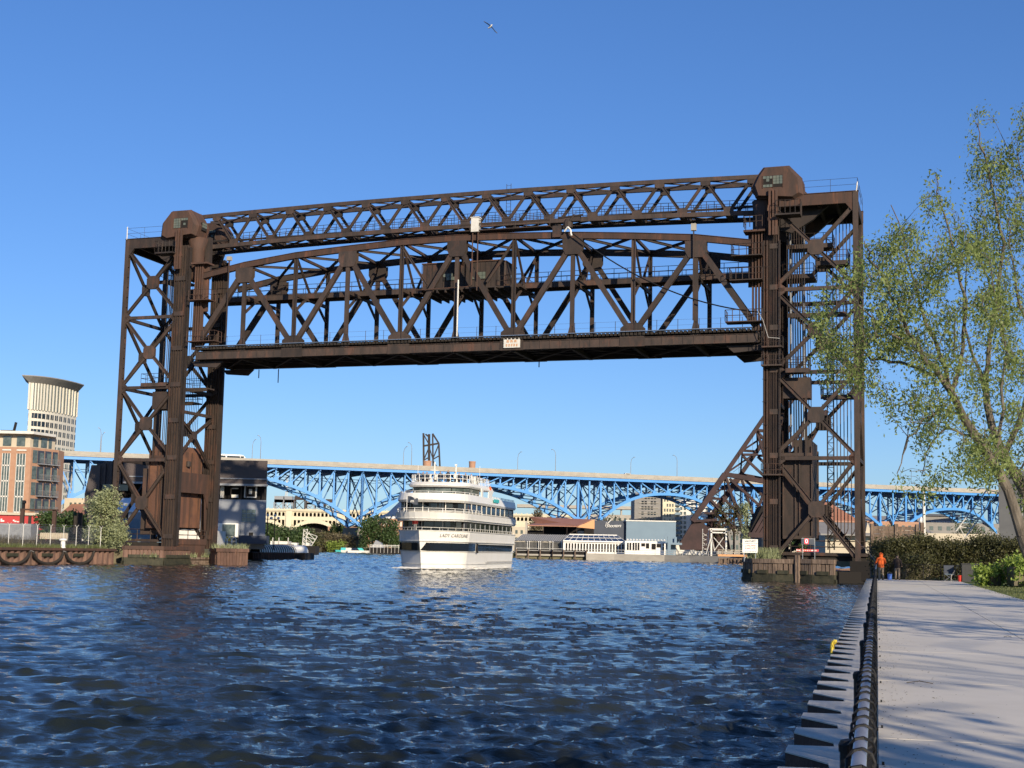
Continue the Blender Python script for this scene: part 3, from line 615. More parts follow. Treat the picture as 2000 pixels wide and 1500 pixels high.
# ---- overhead truss between the towers
ot = thing('overhead_truss', 'slender brown overhead truss with walkway joining the tops of both towers', 'truss bridge', BW(33.6, 4, 36), BR); ot.scale = (BK,)*3
def O(u, v, z): return Vector((33.6-u, v-4, z-36))
def ozb(u): return 36.97-0.55*((u-33.6)/31.5)**2
def ozt(u): return 40.85-0.40*((u-33.6)/31.5)**2
bn = [4.9+4.79*k for k in range(13)]; tn = [2.5+4.79*k for k in range(14)]
for vi, v in enumerate((2.6, 5.4)):
    st = M['steel'] if vi == 0 else M['steel2']
    mb = MB(); us = [0.0]+bn+[67.3]
    for a, b in zip(us[:-1], us[1:]): mb.beam(O(a, v, ozb(a)+0.2), O(b, v, ozb(b)+0.2), 0.3, 0.46)
    co = mb.build('bottom_chord', st, ot)
    mb = MB(); us = [0.0]+tn+[67.3]
    for a, b in zip(us[:-1], us[1:]): mb.beam(O(a, v, ozt(a)-0.15), O(b, v, ozt(b)-0.15), 0.3, 0.42)
    mb.build('top_chord', st, ot)
    for u in tn: mb = MB(); gusset(mb, O(u, v, ozt(u)-0.45), 0.55, (0, 1, 0), 0.28, sx=1.0, sz=0.75); mb.build('gusset_plate', st, ot)
    for u in bn: mb = MB(); gusset(mb, O(u, v, ozb(u)+0.5), 0.55, (0, 1, 0), 0.28, sx=1.0, sz=0.75); mb.build('gusset_plate', st, ot)
    for k in range(14):
        u = tn[k]
        for w in (u-2.395, u+2.395):
            if w < 3 or w > 64: continue
            mb = MB(); mb.ibeam(O(u, v, ozt(u)-0.3), O(w, v, ozb(w)+0.3), 0.22, 0.3, 0.05); mb.build('diagonal', st, ot)
mb = MB()
for i, u in enumerate(tn[:-1]):
    w = tn[i+1]; m_ = (u+w)/2
    for (p, q) in (((u, 2.6), (w, 5.4)), ((w, 2.6), (u, 5.4))): mb.beam(O(p[0], p[1], ozt(u)-0.2), O(q[0], q[1], ozt(w)-0.2), 0.14, 0.12)
for u in tn: mb.beam(O(u, 2.6, ozt(u)-0.2), O(u, 5.4, ozt(u)-0.2), 0.2, 0.24)
mb.build('top_lateral', M['steel2'], ot)
mb = MB()
for i, u in enumerate(bn[:-1]):
    w = bn[i+1]
    for (p, q) in (((u, 2.6), (w, 5.4)), ((w, 2.6), (u, 5.4))): mb.beam(O(p[0], p[1], ozb(u)+0.1), O(q[0], q[1], ozb(w)+0.1), 0.22, 0.12)
for u in bn: mb.beam(O(u, 2.6, ozb(u)+0.15), O(u, 5.4, ozb(u)+0.15), 0.7, 0.3)
mb.build('bottom_lateral', M['steel2'], ot)
mb = MB()
for a, b in zip([1.6]+bn, bn+[65.4]): mb.beam(O(a, 4, ozb(a)+0.55), O(b, 4, ozb(b)+0.55), 1.1, 0.06)
wk = mb.build('walkway', M['steel2'], ot)
for dv in (3.35, 4.65):
    mb = MB()
    for a, b in zip([1.6]+bn, bn+[65.4]): rail(mb, [O(a, dv, ozb(a)+0.58), O(b, dv, ozb(b)+0.58)], 1.15, 0.85, 0.03)
    mb.build('handrail', M['steel2'], wk)
mb = MB()
for dv in (2.75, 3.1): mb.beam(O(1.6, dv, 37.35), O(65.4, dv, 37.35), 0.1, 0.12)
mb.build('drive_shaft', M['steel2'], ot)
mb = MB()
for da in (-0.25, 0.25):
    mb.tube(O(29.7+da, 5.6, 36.9), O(29.7+da, 5.6, 42.4), 0.03, 4)
for z in np.arange(37.4, 42.3, 0.4): mb.tube(O(29.45, 5.6, z), O(29.95, 5.6, z), 0.02, 3)
mb.build('ladder', M['steel2'], ot)
# ---- the lift span
ls = thing('lift_span', 'brown riveted through-truss lift span raised high between the two towers', 'lift span', BW(33.45, 0, 23), BR); ls.scale = (BK,)*3
def S(u, v, z): return Vector((33.45-u, v, z-23))
UK = [33.45+6.43*k for k in range(-5, 6)]        # panel points, right to left
TZ = {-4: 33.75, -3: 34.3, -2: 34.75, -1: 35.05, 0: 35.2, 1: 35.1, 2: 34.75, 3: 34.35, 4: 33.6}
for vi, v in enumerate((0.0, 8.0)):
    st = M['steel'] if vi == 0 else M['steel2']; f = -1 if vi == 0 else 1
    mb = MB(); mb.beam(S(1.6, v, 23.5), S(65.0, v, 23.5), 0.5, 0.85)
    for sg in (0.0, 0.9): mb.beam(S(1.6, v, 23.08+sg*0.93), S(65, v, 23.08+sg*0.93), 0.66, 0.05)
    for u in np.arange(2.5, 65, 1.07): mb.bx(S(u, 0, 0).x-0.05, S(u, 0, 0).x+0.05, v-0.29, v+0.29, 0.1, 0.9)
    tr = mb.build('bottom_chord', st, ls)
    mb = MB(); pts = [(UK[5+k], TZ[k]) for k in range(-4, 5)]; pts = [(2.2, 32.9)]+pts+[(64.7, 32.6)]
    for (a, za), (b, zb) in zip(pts[:-1], pts[1:]):
        mb.beam(S(a, v, za), S(b, v, zb), 0.46, 0.62); mb.beam(S(a, v, za+0.33), S(b, v, zb+0.33), 0.6, 0.05)
    mb.build('top_chord', M['rust'] if vi == 0 else st, ls)
    for k in range(-4, 5):
        u = UK[5+k]; mb = MB()
        if k % 2: mb.ibeam(S(u, v, 23.9), S(u, v, TZ[k]-0.2), 0.34, 0.4, 0.06, (1, 0, 0))
        else: mb.beam(S(u, v, 23.9), S(u, v, TZ[k]-0.2), 0.42, 0.34); mb.prism([S(u-0.55, v-0.2, 23.9), S(u+0.55, v-0.2, 23.9), S(u+0.2, v-0.2, 25.3), S(u-0.2, v-0.2, 25.3)], (0, 0.4, 0))
        mb.build('vertical_post', st, ls)
    # k even -> top gusset, k odd -> bottom gusset
    for k in range(-4, 5):
        u = UK[5+k]; mb = MB(); w_ = 1.3 if k % 2 else 1.1
        if k % 2 == 0:
            z = TZ[k]
            for dv in (-0.28, 0.25): mb.prism([S(u-w_, v+dv, z-0.3), S(u+w_, v+dv, z-0.3), S(u+w_, v+dv, z-1.3), S(u+0.75, v+dv, z-2.0), S(u-0.75, v+dv, z-2.0), S(u-w_, v+dv, z-1.3)], (0, 0.03, 0))
        else:
            for dv in (-0.31, 0.28): mb.prism([S(u-w_, v+dv, 23.0), S(u+w_, v+dv, 23.0), S(u+w_*0.95, v+dv, 24.9), S(u+0.6, v+dv, 25.4), S(u-0.6, v+dv, 25.4), S(u-w_*0.95, v+dv, 24.9)], (0, 0.03, 0))
        mb.build('gusset_plate', st, ls)
    ends = []
    for k in range(-4, 4):
        a, b = (k, k+1)
        pa = (UK[5+a], TZ[a]-0.7) if a % 2 == 0 else (UK[5+a], 24.2)
        pb_ = (UK[5+b], TZ[b]-0.7) if b % 2 == 0 else (UK[5+b], 24.2)
        mb = MB(); mb.chan(S(pa[0], v, pa[1]), S(pb_[0], v, pb_[1]), 0.44, 0.52, 0.07, (0, 0, 1), lace=0.9); mb.beam(S(pa[0], v, pa[1]), S(pb_[0], v, pb_[1]), 0.3, 0.44); mb.build('diagonal', st, ls)
    for k, ue in ((4, 65.3), (-4, 1.6)):
        mb = MB(); mb.beam(S(UK[5+k], v, TZ[k]-0.5), S(ue, v, 24.4), 0.5, 0.6)
        mb.build('end_post', st, ls)
    for k in (-1, 1):                                # sub-diagonals of the middle panels
        u = UK[5+k]; sgn = -1 if k > 0 else 1
        um = u+sgn*3.0; mb = MB(); mb.ibeam(S(u, v, TZ[k]-0.4), S(um, v, 30.3), 0.24, 0.26, 0.05); mb.build('sub_diagonal', st, ls)
# sway frames at each panel point carry the machinery walkway
for k in range(-4, 5):
    u = UK[5+k]; mb = MB(); zt = TZ[k]
    mb.beam(S(u, 0.2, 30.0), S(u, 7.8, 30.0), 0.26, 0.36)
    for v in (0.2, 7.8):
        mb.ibeam(S(u, v, zt-0.3), S(u, 4.0, 30.3), 0.2, 0.24, 0.04)
        mb.beam(S(u, v, 28.2), S(u, 2.6 if v < 4 else 5.4, 29.9), 0.2, 0.26)
    mb.beam(S(u, 0.2, zt), S(u, 7.8, zt), 0.24, 0.3); mb.build('sway_frame', M['steel'], ls)
for k in range(-4, 4):
    a, b = UK[5+k], UK[6+k]; za, zb = TZ[k], TZ[k+1]; mb = MB()
    mb.ibeam(S(a, 0.2, za), S(b, 7.8, zb), 0.22, 0.26, 0.04); mb.ibeam(S(b, 0.2, zb), S(a, 7.8, za), 0.22, 0.26, 0.04); mb.build('top_lateral', M['steel2'], ls)
mb = MB()
for v in (3.0, 5.0): mb.beam(S(2.5, v, 30.35), S(64.5, v, 30.35), 0.2, 0.5)
mb.bx(S(64.5, 0, 0).x, S(2.5, 0, 0).x, 2.9, 5.1, 30.62-23, 30.68-23)
wk = mb.build('walkway', M['steel'], ls)
for v in (2.9, 5.1):
    mb = MB(); rail(mb, [S(64.5, v, 30.68), S(2.5, v, 30.68)], 1.05, 1.45, 0.03); mb.build('handrail', M['steel2'], wk)
# deck: floor beams, stringers, laterals, timber ties
for u in UK:
    mb = MB(); uu = min(max(u, 2.0), 64.8); mb.ibeam(S(uu, 0.2, 23.45), S(uu, 7.8, 23.45), 0.4, 1.0, 0.06); mb.build('floor_beam', M['steel2'], ls)
for v in (1.6, 3.1, 4.9, 6.4):
    mb = MB(); mb.ibeam(S(1.8, v, 23.75), S(64.8, v, 23.75), 0.3, 0.7, 0.05); mb.build('stringer', M['steel2'], ls)
mb = MB()
for a, b in zip(UK[:-1], UK[1:]): mb.beam(S(a, 0.3, 23.1), S(b, 7.7, 23.1), 0.25, 0.12); mb.beam(S(b, 0.3, 23.2), S(a, 7.7, 23.2), 0.25, 0.06)
mb.build('bottom_lateral', M['steel2'], ls)
mb = MB()
for u in np.arange(2.0, 65, 0.42): mb.bx(S(u, 0, 0).x-0.14, S(u, 0, 0).x+0.14, -0.5, 8.4, 24.13-23, 24.4-23)
dk = mb.build('timber_deck', M['tie'], ls)
for v in (1.4, 2.9, 5.1, 6.6):
    mb = MB(); mb.beam(S(1.8, v, 24.48), S(65, v, 24.48), 0.07, 0.15); mb.build('running_rail', M['steel'], dk)
mb = MB(); mb.beam(S(2, -0.42, 24.5), S(64.8, -0.42, 24.5), 0.5, 0.06); mb.build('side_walk', M['galv'], ls)
mb = MB()
for u in np.arange(3, 64.5, 2.14):
    mb.tube(S(u, -0.6, 24.4), S(u, -0.6, 25.55), 0.028, 4); mb.beam(S(u, -0.6, 24.4), S(u, -0.1, 24.1), 0.08, 0.1)
for z in (24.95, 25.5): mb.tube(S(3, -0.6, z), S(64.5, -0.6, z), 0.010, 3)
mb.build('side_railing', M['steel2'], ls)
# machinery house hung in mid span
mb = MB(); z0, z1 = 30.1, 33.0
pl = [S(38.2, 1.9, 0), S(29.4, 1.9, 0), S(28.8, 2.6, 0), S(28.8, 6.0, 0), S(29.6, 6.7, 0), S(37.6, 6.7, 0), S(38.2, 6.0, 0)]
mb.prism([(p.x, p.y, z0-23) for p in pl], (0, 0, z1-z0)); mh = mb.build('machinery_house', M['seam'] if False else M['steel'], ls)
mb = MB(); mb.prism([(p.x*1.02, (p.y-4)*1.06+4, z1-23+0.003) for p in pl], (0, 0, 0.12)); mb.build('roof', M['rust'], mh)
mb = MB(); mb.prism([S(38.0, 0.9, 29.95), S(29.2, 0.9, 29.95), S(29.2, 6.9, 29.95), S(38, 6.9, 29.95)], (0, 0, 0.15))
for u in np.arange(29.4, 38, 0.95): mb.beam(S(u, 0.9, 29.8), S(u, 7, 29.8), 0.14, 0.3)
mb.build('floor', M['steel2'], mh)
mb = MB()
for u in np.arange(29.6, 38.3, 0.62): mb.bx(S(u, 0, 0).x-0.03, S(u, 0, 0).x+0.03, 1.86, 1.9, z0-23+0.05, z1-23-0.05)
mb.build('wall_rib', M['steel2'], mh)
for uu, n in ((35.0, 4), (31.6, 3)):
    wb = MB(); c = S(uu, 1.84, 31.5); wb.box(c, (1.5, 0.06, 0.8)); w_ = wb.build('window', M['void'], mh); pb = MB()
    for i in range(4):
        for j in range(2):
            if (i+j+n) % 4: pb.box((c.x-0.56+0.375*i, 1.79, c.z-0.19+0.38*j), (0.34, 0.02, 0.35))
    pb.build('pane', M['pane'], w_)
mb = MB(); c = S(28.75, 4.2, 31.5); mb.box(c, (0.08, 0.9, 0.7)); w_ = mb.build('window', M['void'], mh)
mb = MB(); mb.box((c.x+0.06, 4.2, c.z+0.18), (0.03, 0.8, 0.3)); mb.build('pane', M['pane'], w_)
mb = MB(); rail(mb, [S(29.0, 1.2, 30.15), S(26.6, 1.2, 30.15), S(26.6, 6.2, 30.15)], 1.1, 0.6, 0.03); mb.bx(*sorted((S(29, 0, 0).x, S(26.6, 0, 0).x)), 1.2, 6.2, 6.95, 7.12); mb.build('balcony', M['steel2'], mh)
# loose fittings on the span
mb = MB(); c = S(31.3, -0.35, 36.4); mb.box(c, (0.85, 0.7, 1.5)); mb.box((c.x, c.y, c.z+0.78), (1.0, 0.85, 0.08)); bx_ = mb.build('equipment_box', M['white2'], ls)
mb = MB()
for du in (-0.3, 0.3): mb.tube(S(31.3+du, -0.45, 30.0 if du > 0 else 29.4), S(31.3+du, -0.45, 35.6), 0.07, 6)
mb.path([S(31.6, -0.45, 30.0), S(32.1, -0.45, 29.85), S(38.0, -0.45, 29.75)], 0.06, 6)
mb.build('cable_pipe', M['rust'], bx_)
mb = MB(); mb.tube(S(33.05, -0.6, 24.6), S(33.05, -0.6, 30.6), 0.085, 8); mb.build('pale_pipe', M['white2'], ls)
for u in (61.0, 7.9):
    mb = MB(); c = S(u, -0.5, 34.35 if u > 30 else 34.75); mb.box(c, (0.5, 0.4, 0.45 if u > 30 else 0.7)); lb_ = mb.build('lamp_box', M['conc'], ls); mb = MB(); mb.beam(c, (c.x, c.y, 25.4-23), 0.12, 0.12); mb.build('post', M['steel'], lb_)
mb = MB(); mb.box(S(26.95, -0.42, 23.75), (1.8, 0.06, 1.0)); sg = mb.build('clearance_sign', M['white2'], ls)
mb = MB()
for j, (n_, w_) in enumerate(((3, 0.34), (5, 0.2))):
    for i in range(n_):
        tot = n_*w_+(n_-1)*0.08; x = S(26.95, 0, 0).x-tot/2+i*(w_+0.08)+w_/2
        for q in range(int(w_/0.09)): mb.box((x-w_/2+0.05+q*0.09, -0.46, 0.93-j*0.42), (0.05, 0.015, 0.24)); mb.box((x-w_/2+0.05+q*0.09, -0.46, 0.93-j*0.42+(0.1 if q % 2 else -0.1)), (0.09, 0.015, 0.045))
mb.build('lettering', M['orangep'], sg)
# rusty deck-end platforms, guide frames at either end
for ue, sgn in ((1.0, 1), (65.6, -1)):
    mb = MB()
    for du in (0.15, 0.45, 0.75, 1.05): mb.beam(S(ue+du*sgn, -0.1, 24.2), S(ue+du*sgn, -0.1, 33.9), 0.14, 0.5)
    mb.beam(S(ue+0.9*sgn, 0.3, 28.6), S(ue+0.9*sgn, 0.3, 34.0), 1.3, 0.3); mb.beam(S(ue-0.2*sgn, 0, 34.0), S(ue+1.9*sgn, 0, 34.0), 1.6, 0.2)
    gf = mb.build('guide_frame', M['rust'], ls)
    for z, l in ((34.1, 1.8), (31.4, 3.0), (29.0, 3.2), (24.9, 3.6)) if ue < 9 else ((29.6, 2.6), (24.9, 3.6)):
        mb = MB()
        if z < 34: mb.bx(*sorted((S(ue, 0, 0).x, S(ue+l*sgn, 0, 0).x)), -1.3, 0.3, z-23+0.04, z-23+0.13)
        rail(mb, [S(ue, -1.3, z+0.14), S(ue+l*sgn, -1.3, z+0.14), S(ue+l*sgn, 0.2, z+0.14)], 1.1, 0.7, 0.035)
        mb.build('end_platform', M['steel'] if ue < 9 else M['rust'], gf)
    for v in (0.6, 7.4): mb = MB(); mb.prism([S(ue-0.2*sgn, v-0.2, 22.9), S(ue+3.8*sgn, v-0.2, 22.9), S(ue+3.0*sgn, v-0.2, 22.2), S(ue+0.2*sgn, v-0.2, 22.4)], (0, 0.4, 0)); mb.build('bearing_shoe', M['steel2'], gf)
mb = MB(); mb.bx(*sorted((S(23.0, 0, 0).x, S(33.2, 0, 0).x)), -0.6, 0.9, 35.75-23, 35.85-23); rail(mb, [S(23, -0.6, 35.85), S(33.2, -0.6, 35.85)], 1.0, 1.3, 0.035)
mb.beam(S(23, -0.55, 36.5), S(33, -0.55, 36.5), 0.1, 0.1); mb.build('crown_platform', M['steel'], ls)
mb = MB(); mb.lathe(S(21.2, 0.0, 35.6), [(0.5, 0), (0.55, 0.5), (0.3, 0.9)], 10); mb.box(S(20.3, 0, 36.5), (0.9, 0.6, 0.6)); mb.tube(S(21.6, -0.3, 35.5), S(20.4, -0.3, 36.9), 0.12, 6); mb.tube(S(22.2, -0.3, 36.6), S(19.5, -0.3, 36.8), 0.1, 6); mb.box(S(22.3, -0.2, 35.2), (0.9, 0.5, 1.2)); mb.build('winch', M['steel2'], ls)
pts = []
for i in range(25):
    t = i/24; u = 20.6+(1.2-20.6)*t; z = 34.9+(25.9-34.9)*t - 2.1*4*t*(1-t)*0.8; pts.append(S(u, -0.7, z))
mb = MB(); mb.path(pts, 0.07, 5); mb.build('slack_cable', M['black'], ls)
mb = MB(); mb.path([S(21.4, -0.6, 35.1), S(21.0, -0.75, 35.5), S(20.7, -0.75, 35.2), S(20.6, -0.7, 34.6)], 0.10, 6); mb.build('cable_end', M['white'], ls); mb = MB(); mb.path([S(1.4, -1.3, 25.9), S(0.9, -1.5, 25.0), S(0.4, -1.4, 23.3), S(-0.7, -1.2, 23.2)], 0.035, 5); mb.build('cable_end', M['rope'], ls)
for (u, v, l) in ((1.1, -0.4, 1.6), (26.4, 7.5, 0.6), (61.2, 7.6, 1.0), (58.6, 7.6, 1.6)):
    mb = MB(); mb.tube(S(u, v, 22.9), S(u, v, 22.9-l), 0.06, 5); mb.build('hanger_rod', M['steel2'], ls)

# the bridge crosses the river slightly askew: its far trusses stand a little to the left of square
_done = set()
for rt in [o for o in COL.objects if o.parent is None and o.name.split('.')[0] in ('bridge_tower', 'overhead_truss', 'lift_span')]:
    yo = 4.0 if rt.name.startswith('overhead') else 0.0
    for o in rt.children_recursive:
        if o.data.name in _done: continue
        _done.add(o.data.name); n_ = len(o.data.vertices); co = np.empty(n_*3, np.float32); o.data.vertices.foreach_get('co', co); co = co.reshape(-1, 3)
        y = co[:, 1]+yo; co[:, 0] -= 0.066*y; co[:, 1] += 0.07*y; o.data.vertices.foreach_set('co', co.ravel()); o.data.update()
# ================================================================== piers under the towers
def pier_box(name, label, pts, ztop, mat, zig_=True, cap=True, waler=True, matcap=None):
    """closed fender box of upright planks or sheet piles with a cap beam and walers"""
    c = Vector((sum(p[0] for p in pts)/len(pts), sum(p[1] for p in pts)/len(pts), 0))
    t = thing(name, label, 'pier', c); pts = [Vector((p[0], p[1], 0)) for p in pts]
    mb = MB(True); mb.prism([p+(c-p)*0.03+Vector((0, 0, -2)) for p in pts], (0, 0, ztop+1.85)); mb.build('core', M['void'] if False else mat, t)
    mb = MB(True); n = len(pts)
    for i in range(n):
        a, b = pts[i], pts[(i+1) % n]; L_ = (b-a).length; k = max(1, int(L_/0.42)); d = (b-a)/k; nn = Vector((d.y, -d.x, 0)).normalized()
        if (a+b-2*c).dot(nn) < 0: nn = -nn
        for j in range(k):
            p = a+d*(j+0.5)+nn*(random.uniform(0.0, 0.06)); mb.box((p.x, p.y, (ztop-2)/2-0.1), (d.length*random.uniform(0.66, 0.95), 0.14, ztop+1.8), atan2(d.y, d.x))
    mb.build('plank_face', mat, t)
    mb = MB(True)
    for i in range(n):
        a, b = pts[i], pts[(i+1) % n]; mb.beam(a+Vector((0, 0, ztop-0.15)), b+Vector((0, 0, ztop-0.15)), 0.42, 0.42)
    mb.build('cap_beam', matcap or mat, t)
    if waler:
        mb = MB(True)
        for i in range(n):
            a, b = pts[i], pts[(i+1) % n]; e = (b-a).normalized()*0.5; mb.beam(a+e+Vector((0, 0, 0.95)), b-e+Vector((0, 0, 0.95)), 0.62, 0.36); mb.beam(a+Vector((0, 0, 0.12)), b+Vector((0, 0, 0.12)), 0.56, 0.5)
        mb.build('waler', M['moss'], t)
        mb = MB(True)
        for i in range(n):
            a, b = pts[i], pts[(i+1) % n]; mb.beam(a+Vector((0, 0, -0.3)), b+Vector((0, 0, -0.3)), 0.36, 2.2)
        mb.build('wet_face', M['moss'], t)
    return t
pier_box('fender_pier', 'left timber fender pier with weeds and the white notice board, below the right tower', [(24.0, 145.5), (23.5, 142.6), (24.2, 140.9), (25.8, 139.6), (27.7, 138.8), (29.5, 144.5)], 2.15, M['timber'])
pier_box('fender_pier', 'right timber fender pier with mossy walers below the right tower', [(28.1, 138.7), (29.2, 137.3), (31.0, 136.1), (31.9, 141.5), (30, 144.5)], 2.2, M['timber'])
mb = MB()
for p in ((27.85, 138.45), (28.05, 138.3)): mb.tube((p[0], p[1], -1), (p[0], p[1], 2.6), 0.16, 8)
solo('mooring_pile', mb, M['timber'], 'pair of round timber piles wedged between the two fender piers', 'pile')
t = thing('bridge_abutment', 'concrete abutment with near-black painted shade and track bed under the right tower', 'abutment', (32, 146, 0))
mb = MB(True); mb.prism([(25.2, 147.2, -2), (26.0, 142.8, -2), (31.3, 139.6, -2), (38.5, 141.8, -2), (45, 150, -2), (30, 156, -2)], (0, 0, 3.1)); mb.build('footing', M['void'], t)  # near-black colour paints the shade under the deck onto the footing
mb = MB(True); mb.box((26.8, 143.6, 1.6), (2.2, 1.6, 1.5), BR); mb.build('column_base', M['tie'], t); mb = MB(True); mb.box((35.2, 141.4, 1.2), (2.6, 1.8, 1.9), BR); mb.build('column_base', M['void'], t)  # second base carries the same painted shade as the footing
mb = MB(True); a = BW(-1, 1.2, 0); b = BW(-34, 1.2, 0); mb.prism([(a.x, a.y, 2.1), (b.x, b.y, 2.1), (b.x+VV.x*6, b.y+VV.y*6, 2.1), (a.x+VV.x*6, a.y+VV.y*6, 2.1)], (0, 0, 0.75)); mb.build('approach_deck', M['tie'], t)
# left pier
def lp(a, v): p = BW(67.45+a, v); return (p.x, p.y)
pier_box('fender_pier', 'rusty steel fender box at the foot of the left tower', [(-43.9, 163.3), (-39.9, 165.3), (-38.2, 171.5), (-43.0, 169.5)], 2.05, M['pile2'], matcap=M['rust'])
t = thing('bridge_abutment', 'low crumbling stone and concrete footing under the left tower', 'abutment', BW(67.45, 4, 0), BR)
mb = MB(); mb.bx(-10, 0.7, -5.4, 5.5, -2, 0.95); mb.build('footing', M['rust'], t)
mb = MB()
for z in (0.12, 0.5, 0.88): mb.bx(-2.6, 0.95, -5.6, 9, z-0.13, z+0.13)
for k in range(18): mb.bx(0.9, 1.02, -5.5+k*0.8, -5.5+k*0.8+random.uniform(0.4, 0.7), random.uniform(-0.2, 0.1), random.uniform(0.3, 0.8))
mb.build('stone_course', M['timber'], t)
mb = MB(); mb.bx(-0.5, 0.5, -2.7, 2.7, 1.0, 2.9); mb.bx(-0.6, 0.6, -2.9, 2.9, 2.5, 3.2); mb.build('bearing_beam', M['rust'], t)
mb = MB(); mb.bx(-40, -0.4, -3.2, 3.2, 1.5, 2.7); mb.build('approach_deck', M['tie'], t)
pier_box('fender_pier', 'round-nosed steel piling box with weeds right of the left tower', [(-36.6, 176), (-34.9, 172.0), (-32.5, 170.8), (-31.5, 172.6), (-32.8, 178), (-36.4, 184)], 1.95, M['pile2'], waler=False)
# left bank piling with hanging fenders
def bankpt(s, z=0, off=0): # s metres from the slip corner toward the camera, along the left bank
    a = Vector((-45.0, 161.0, z)); d = Vector((-5.95, -19.25, 0)).normalized(); n = Vector((-d.y, d.x, 0))
    return a+d*s+n*off*1.0
bw = thing('sheet_pile_wall', 'brown steel sheet-pile wall of the left bank with hanging rubber fenders', 'retaining wall', bankpt(20))
mb = MB(True); s = -0.5
while s < 70:
    P4 = [(s, 0.42), (s+0.16, 0.0), (s+0.5, 0.0), (s+0.66, 0.42), (s+1.0, 0.42)]
    for (a, o1), (b, o2) in zip(P4[:-1], P4[1:]): mb.beam(bankpt(a, 0.3, -o1+0.5), bankpt(b, 0.3, -o2+0.5), 0.03, 2.8)
    s += 1.0
mb.build('piling', M['pile2'], bw)
mb = MB(True); mb.beam(bankpt(-0.5, 1.62, 0.35), bankpt(70, 1.62, 0.35), 0.75, 0.26); mb.build('cap_rail', M['rust'], bw)
fend = 0
for sc in (19.6, 13.5, 7.6) if False else (18.0, 12.2, 6.6):
    mb = MB(True)
    pts = [bankpt(sc+2.55*cos(a), 1.35+1.25*(-sin(a)) if True else 0, 0.75) for a in np.linspace(0, pi, 15)]
    mb.path(pts, 0.16, 8); f_ = thing('rubber_fender', ['sagging black rubber fender on the left bank wall at the frame edge', 'middle sagging black rubber fender with plank on the left bank wall', 'sagging black rubber fender nearest the tower on the left bank wall'][fend], 'fender', bankpt(sc, 0.1, 0.75), 0, 'fenders on the left bank wall')
    mb.build('rubber_tube', M['tie'], f_); mb = MB(True); mb.beam(bankpt(sc-0.9, 1.02, 0.62), bankpt(sc+0.9, 1.02, 0.62), 0.12, 0.34); mb.build('plank', M['moss'], f_)
    mb = MB(True); mb.path([bankpt(sc+2.55, 1.35, .75), bankpt(sc+3.0, 1.5, .6)], 0.03, 4); mb.path([bankpt(sc-2.55, 1.35, .75), bankpt(sc-3.0, 1.5, .6)], 0.03, 4); mb.build('chain', M['rope'], f_); fend += 1
# wire fence on the left bank, bollard, tree, grass, wall
lf = thing('wire_fence', 'tall galvanised chain-link security fence on the left bank', 'fence', bankpt(10, 1.7))
for k, s in enumerate(np.arange(0.3, 40, 2.35)):
    mb = MB(True); p = bankpt(s, 1.7, -0.9); q = bankpt(s, 4.0, -0.9); mb.tube(p, q, 0.035, 5); mb.tube(q, q+Vector((-0.2, 0, 0.25)), 0.02, 4); mb.tube(q, q+Vector((0.2, 0, 0.25)), 0.02, 4); mb.build('post', M['white2'], lf)
V = []; F = []
def wire(a, b, r):
    n0 = len(V); V.extend([a+Vector((0, 0, r)), a+Vector((r, 0, -r*.5)), a+Vector((-r, 0, -r*.5)), b+Vector((0, 0, r)), b+Vector((r, 0, -r*.5)), b+Vector((-r, 0, -r*.5))])
    F.extend([(n0, n0+1, n0+4, n0+3), (n0+1, n0+2, n0+5, n0+4), (n0+2, n0, n0+3, n0+5)])
s = 0.3
while s < 38:
    wire(bankpt(s, 1.75, -0.9), bankpt(s+2.1, 3.95, -0.9), 0.006); wire(bankpt(s+2.1, 1.75, -0.9), bankpt(s, 3.95, -0.9), 0.006); s += 0.16
for z in (2.8, 3.95, 4.15): wire(bankpt(0.3, z, -0.9), bankpt(38, z, -0.9), 0.012)
npmesh('mesh_panel', np.array([tuple(v) for v in V])-np.array(lf.location), np.array(F), M['galv'], lf)
mb = MB(); c = bankpt(8.4, 1.7, -0.2); mb.lathe(c, [(0.34, 0), (0.26, 0.15), (0.24, 0.75), (0.42, 0.85), (0.42, 1.0), (0.2, 1.08)], 14); solo('bollard', mb, M['white'], 'white mushroom mooring bollard on the grassy left bank', 'bollard', smooth=False)
def blades(name, pts, n, h, mat, label=None, wdt=0.03, spread=0.5, kind='stuff', cat='grass'):
    C = np.repeat(np.array([tuple(p) for p in pts]), n, 0)+np.concatenate([RNG.normal(0, spread, (len(pts)*n, 2)), np.zeros((len(pts)*n, 1))], 1)
    hh = h*(0.4+0.9*RNG.random(len(C))); t = RNG.normal(0, 0.35, (len(C), 2))*hh[:, None]; a = RNG.random(len(C))*2*pi; w = np.stack([np.cos(a), np.sin(a), 0*a], 1)*wdt
    top = C+np.concatenate([t, hh[:, None]], 1); V = np.stack([C-w, C+w, top+w*0.2, top-w*0.2], 1).reshape(-1, 3)
    o = npmesh(name, V, np.arange(len(V)).reshape(-1, 4), mat, None, tuple(C.mean(0))); o['kind'] = kind
    if label: tag(o, label, cat)
    return o
blades('bank_grass', [bankpt(s, 1.68, -0.3-random.random()*1.6) for s in np.arange(0, 40, 0.1)], 22, 0.42, M['blade'], 'pale grass growing along the top of the left bank wall', spread=0.35)
blades('bank_brush', [bankpt(s, 1.68, -2.2-random.random()*3) for s in np.arange(11, 30, 0.2)], 30, 1.1, M['brownleaf'], 'brown dead brush behind the left bank fence', spread=0.6, wdt=0.04, cat='brush')
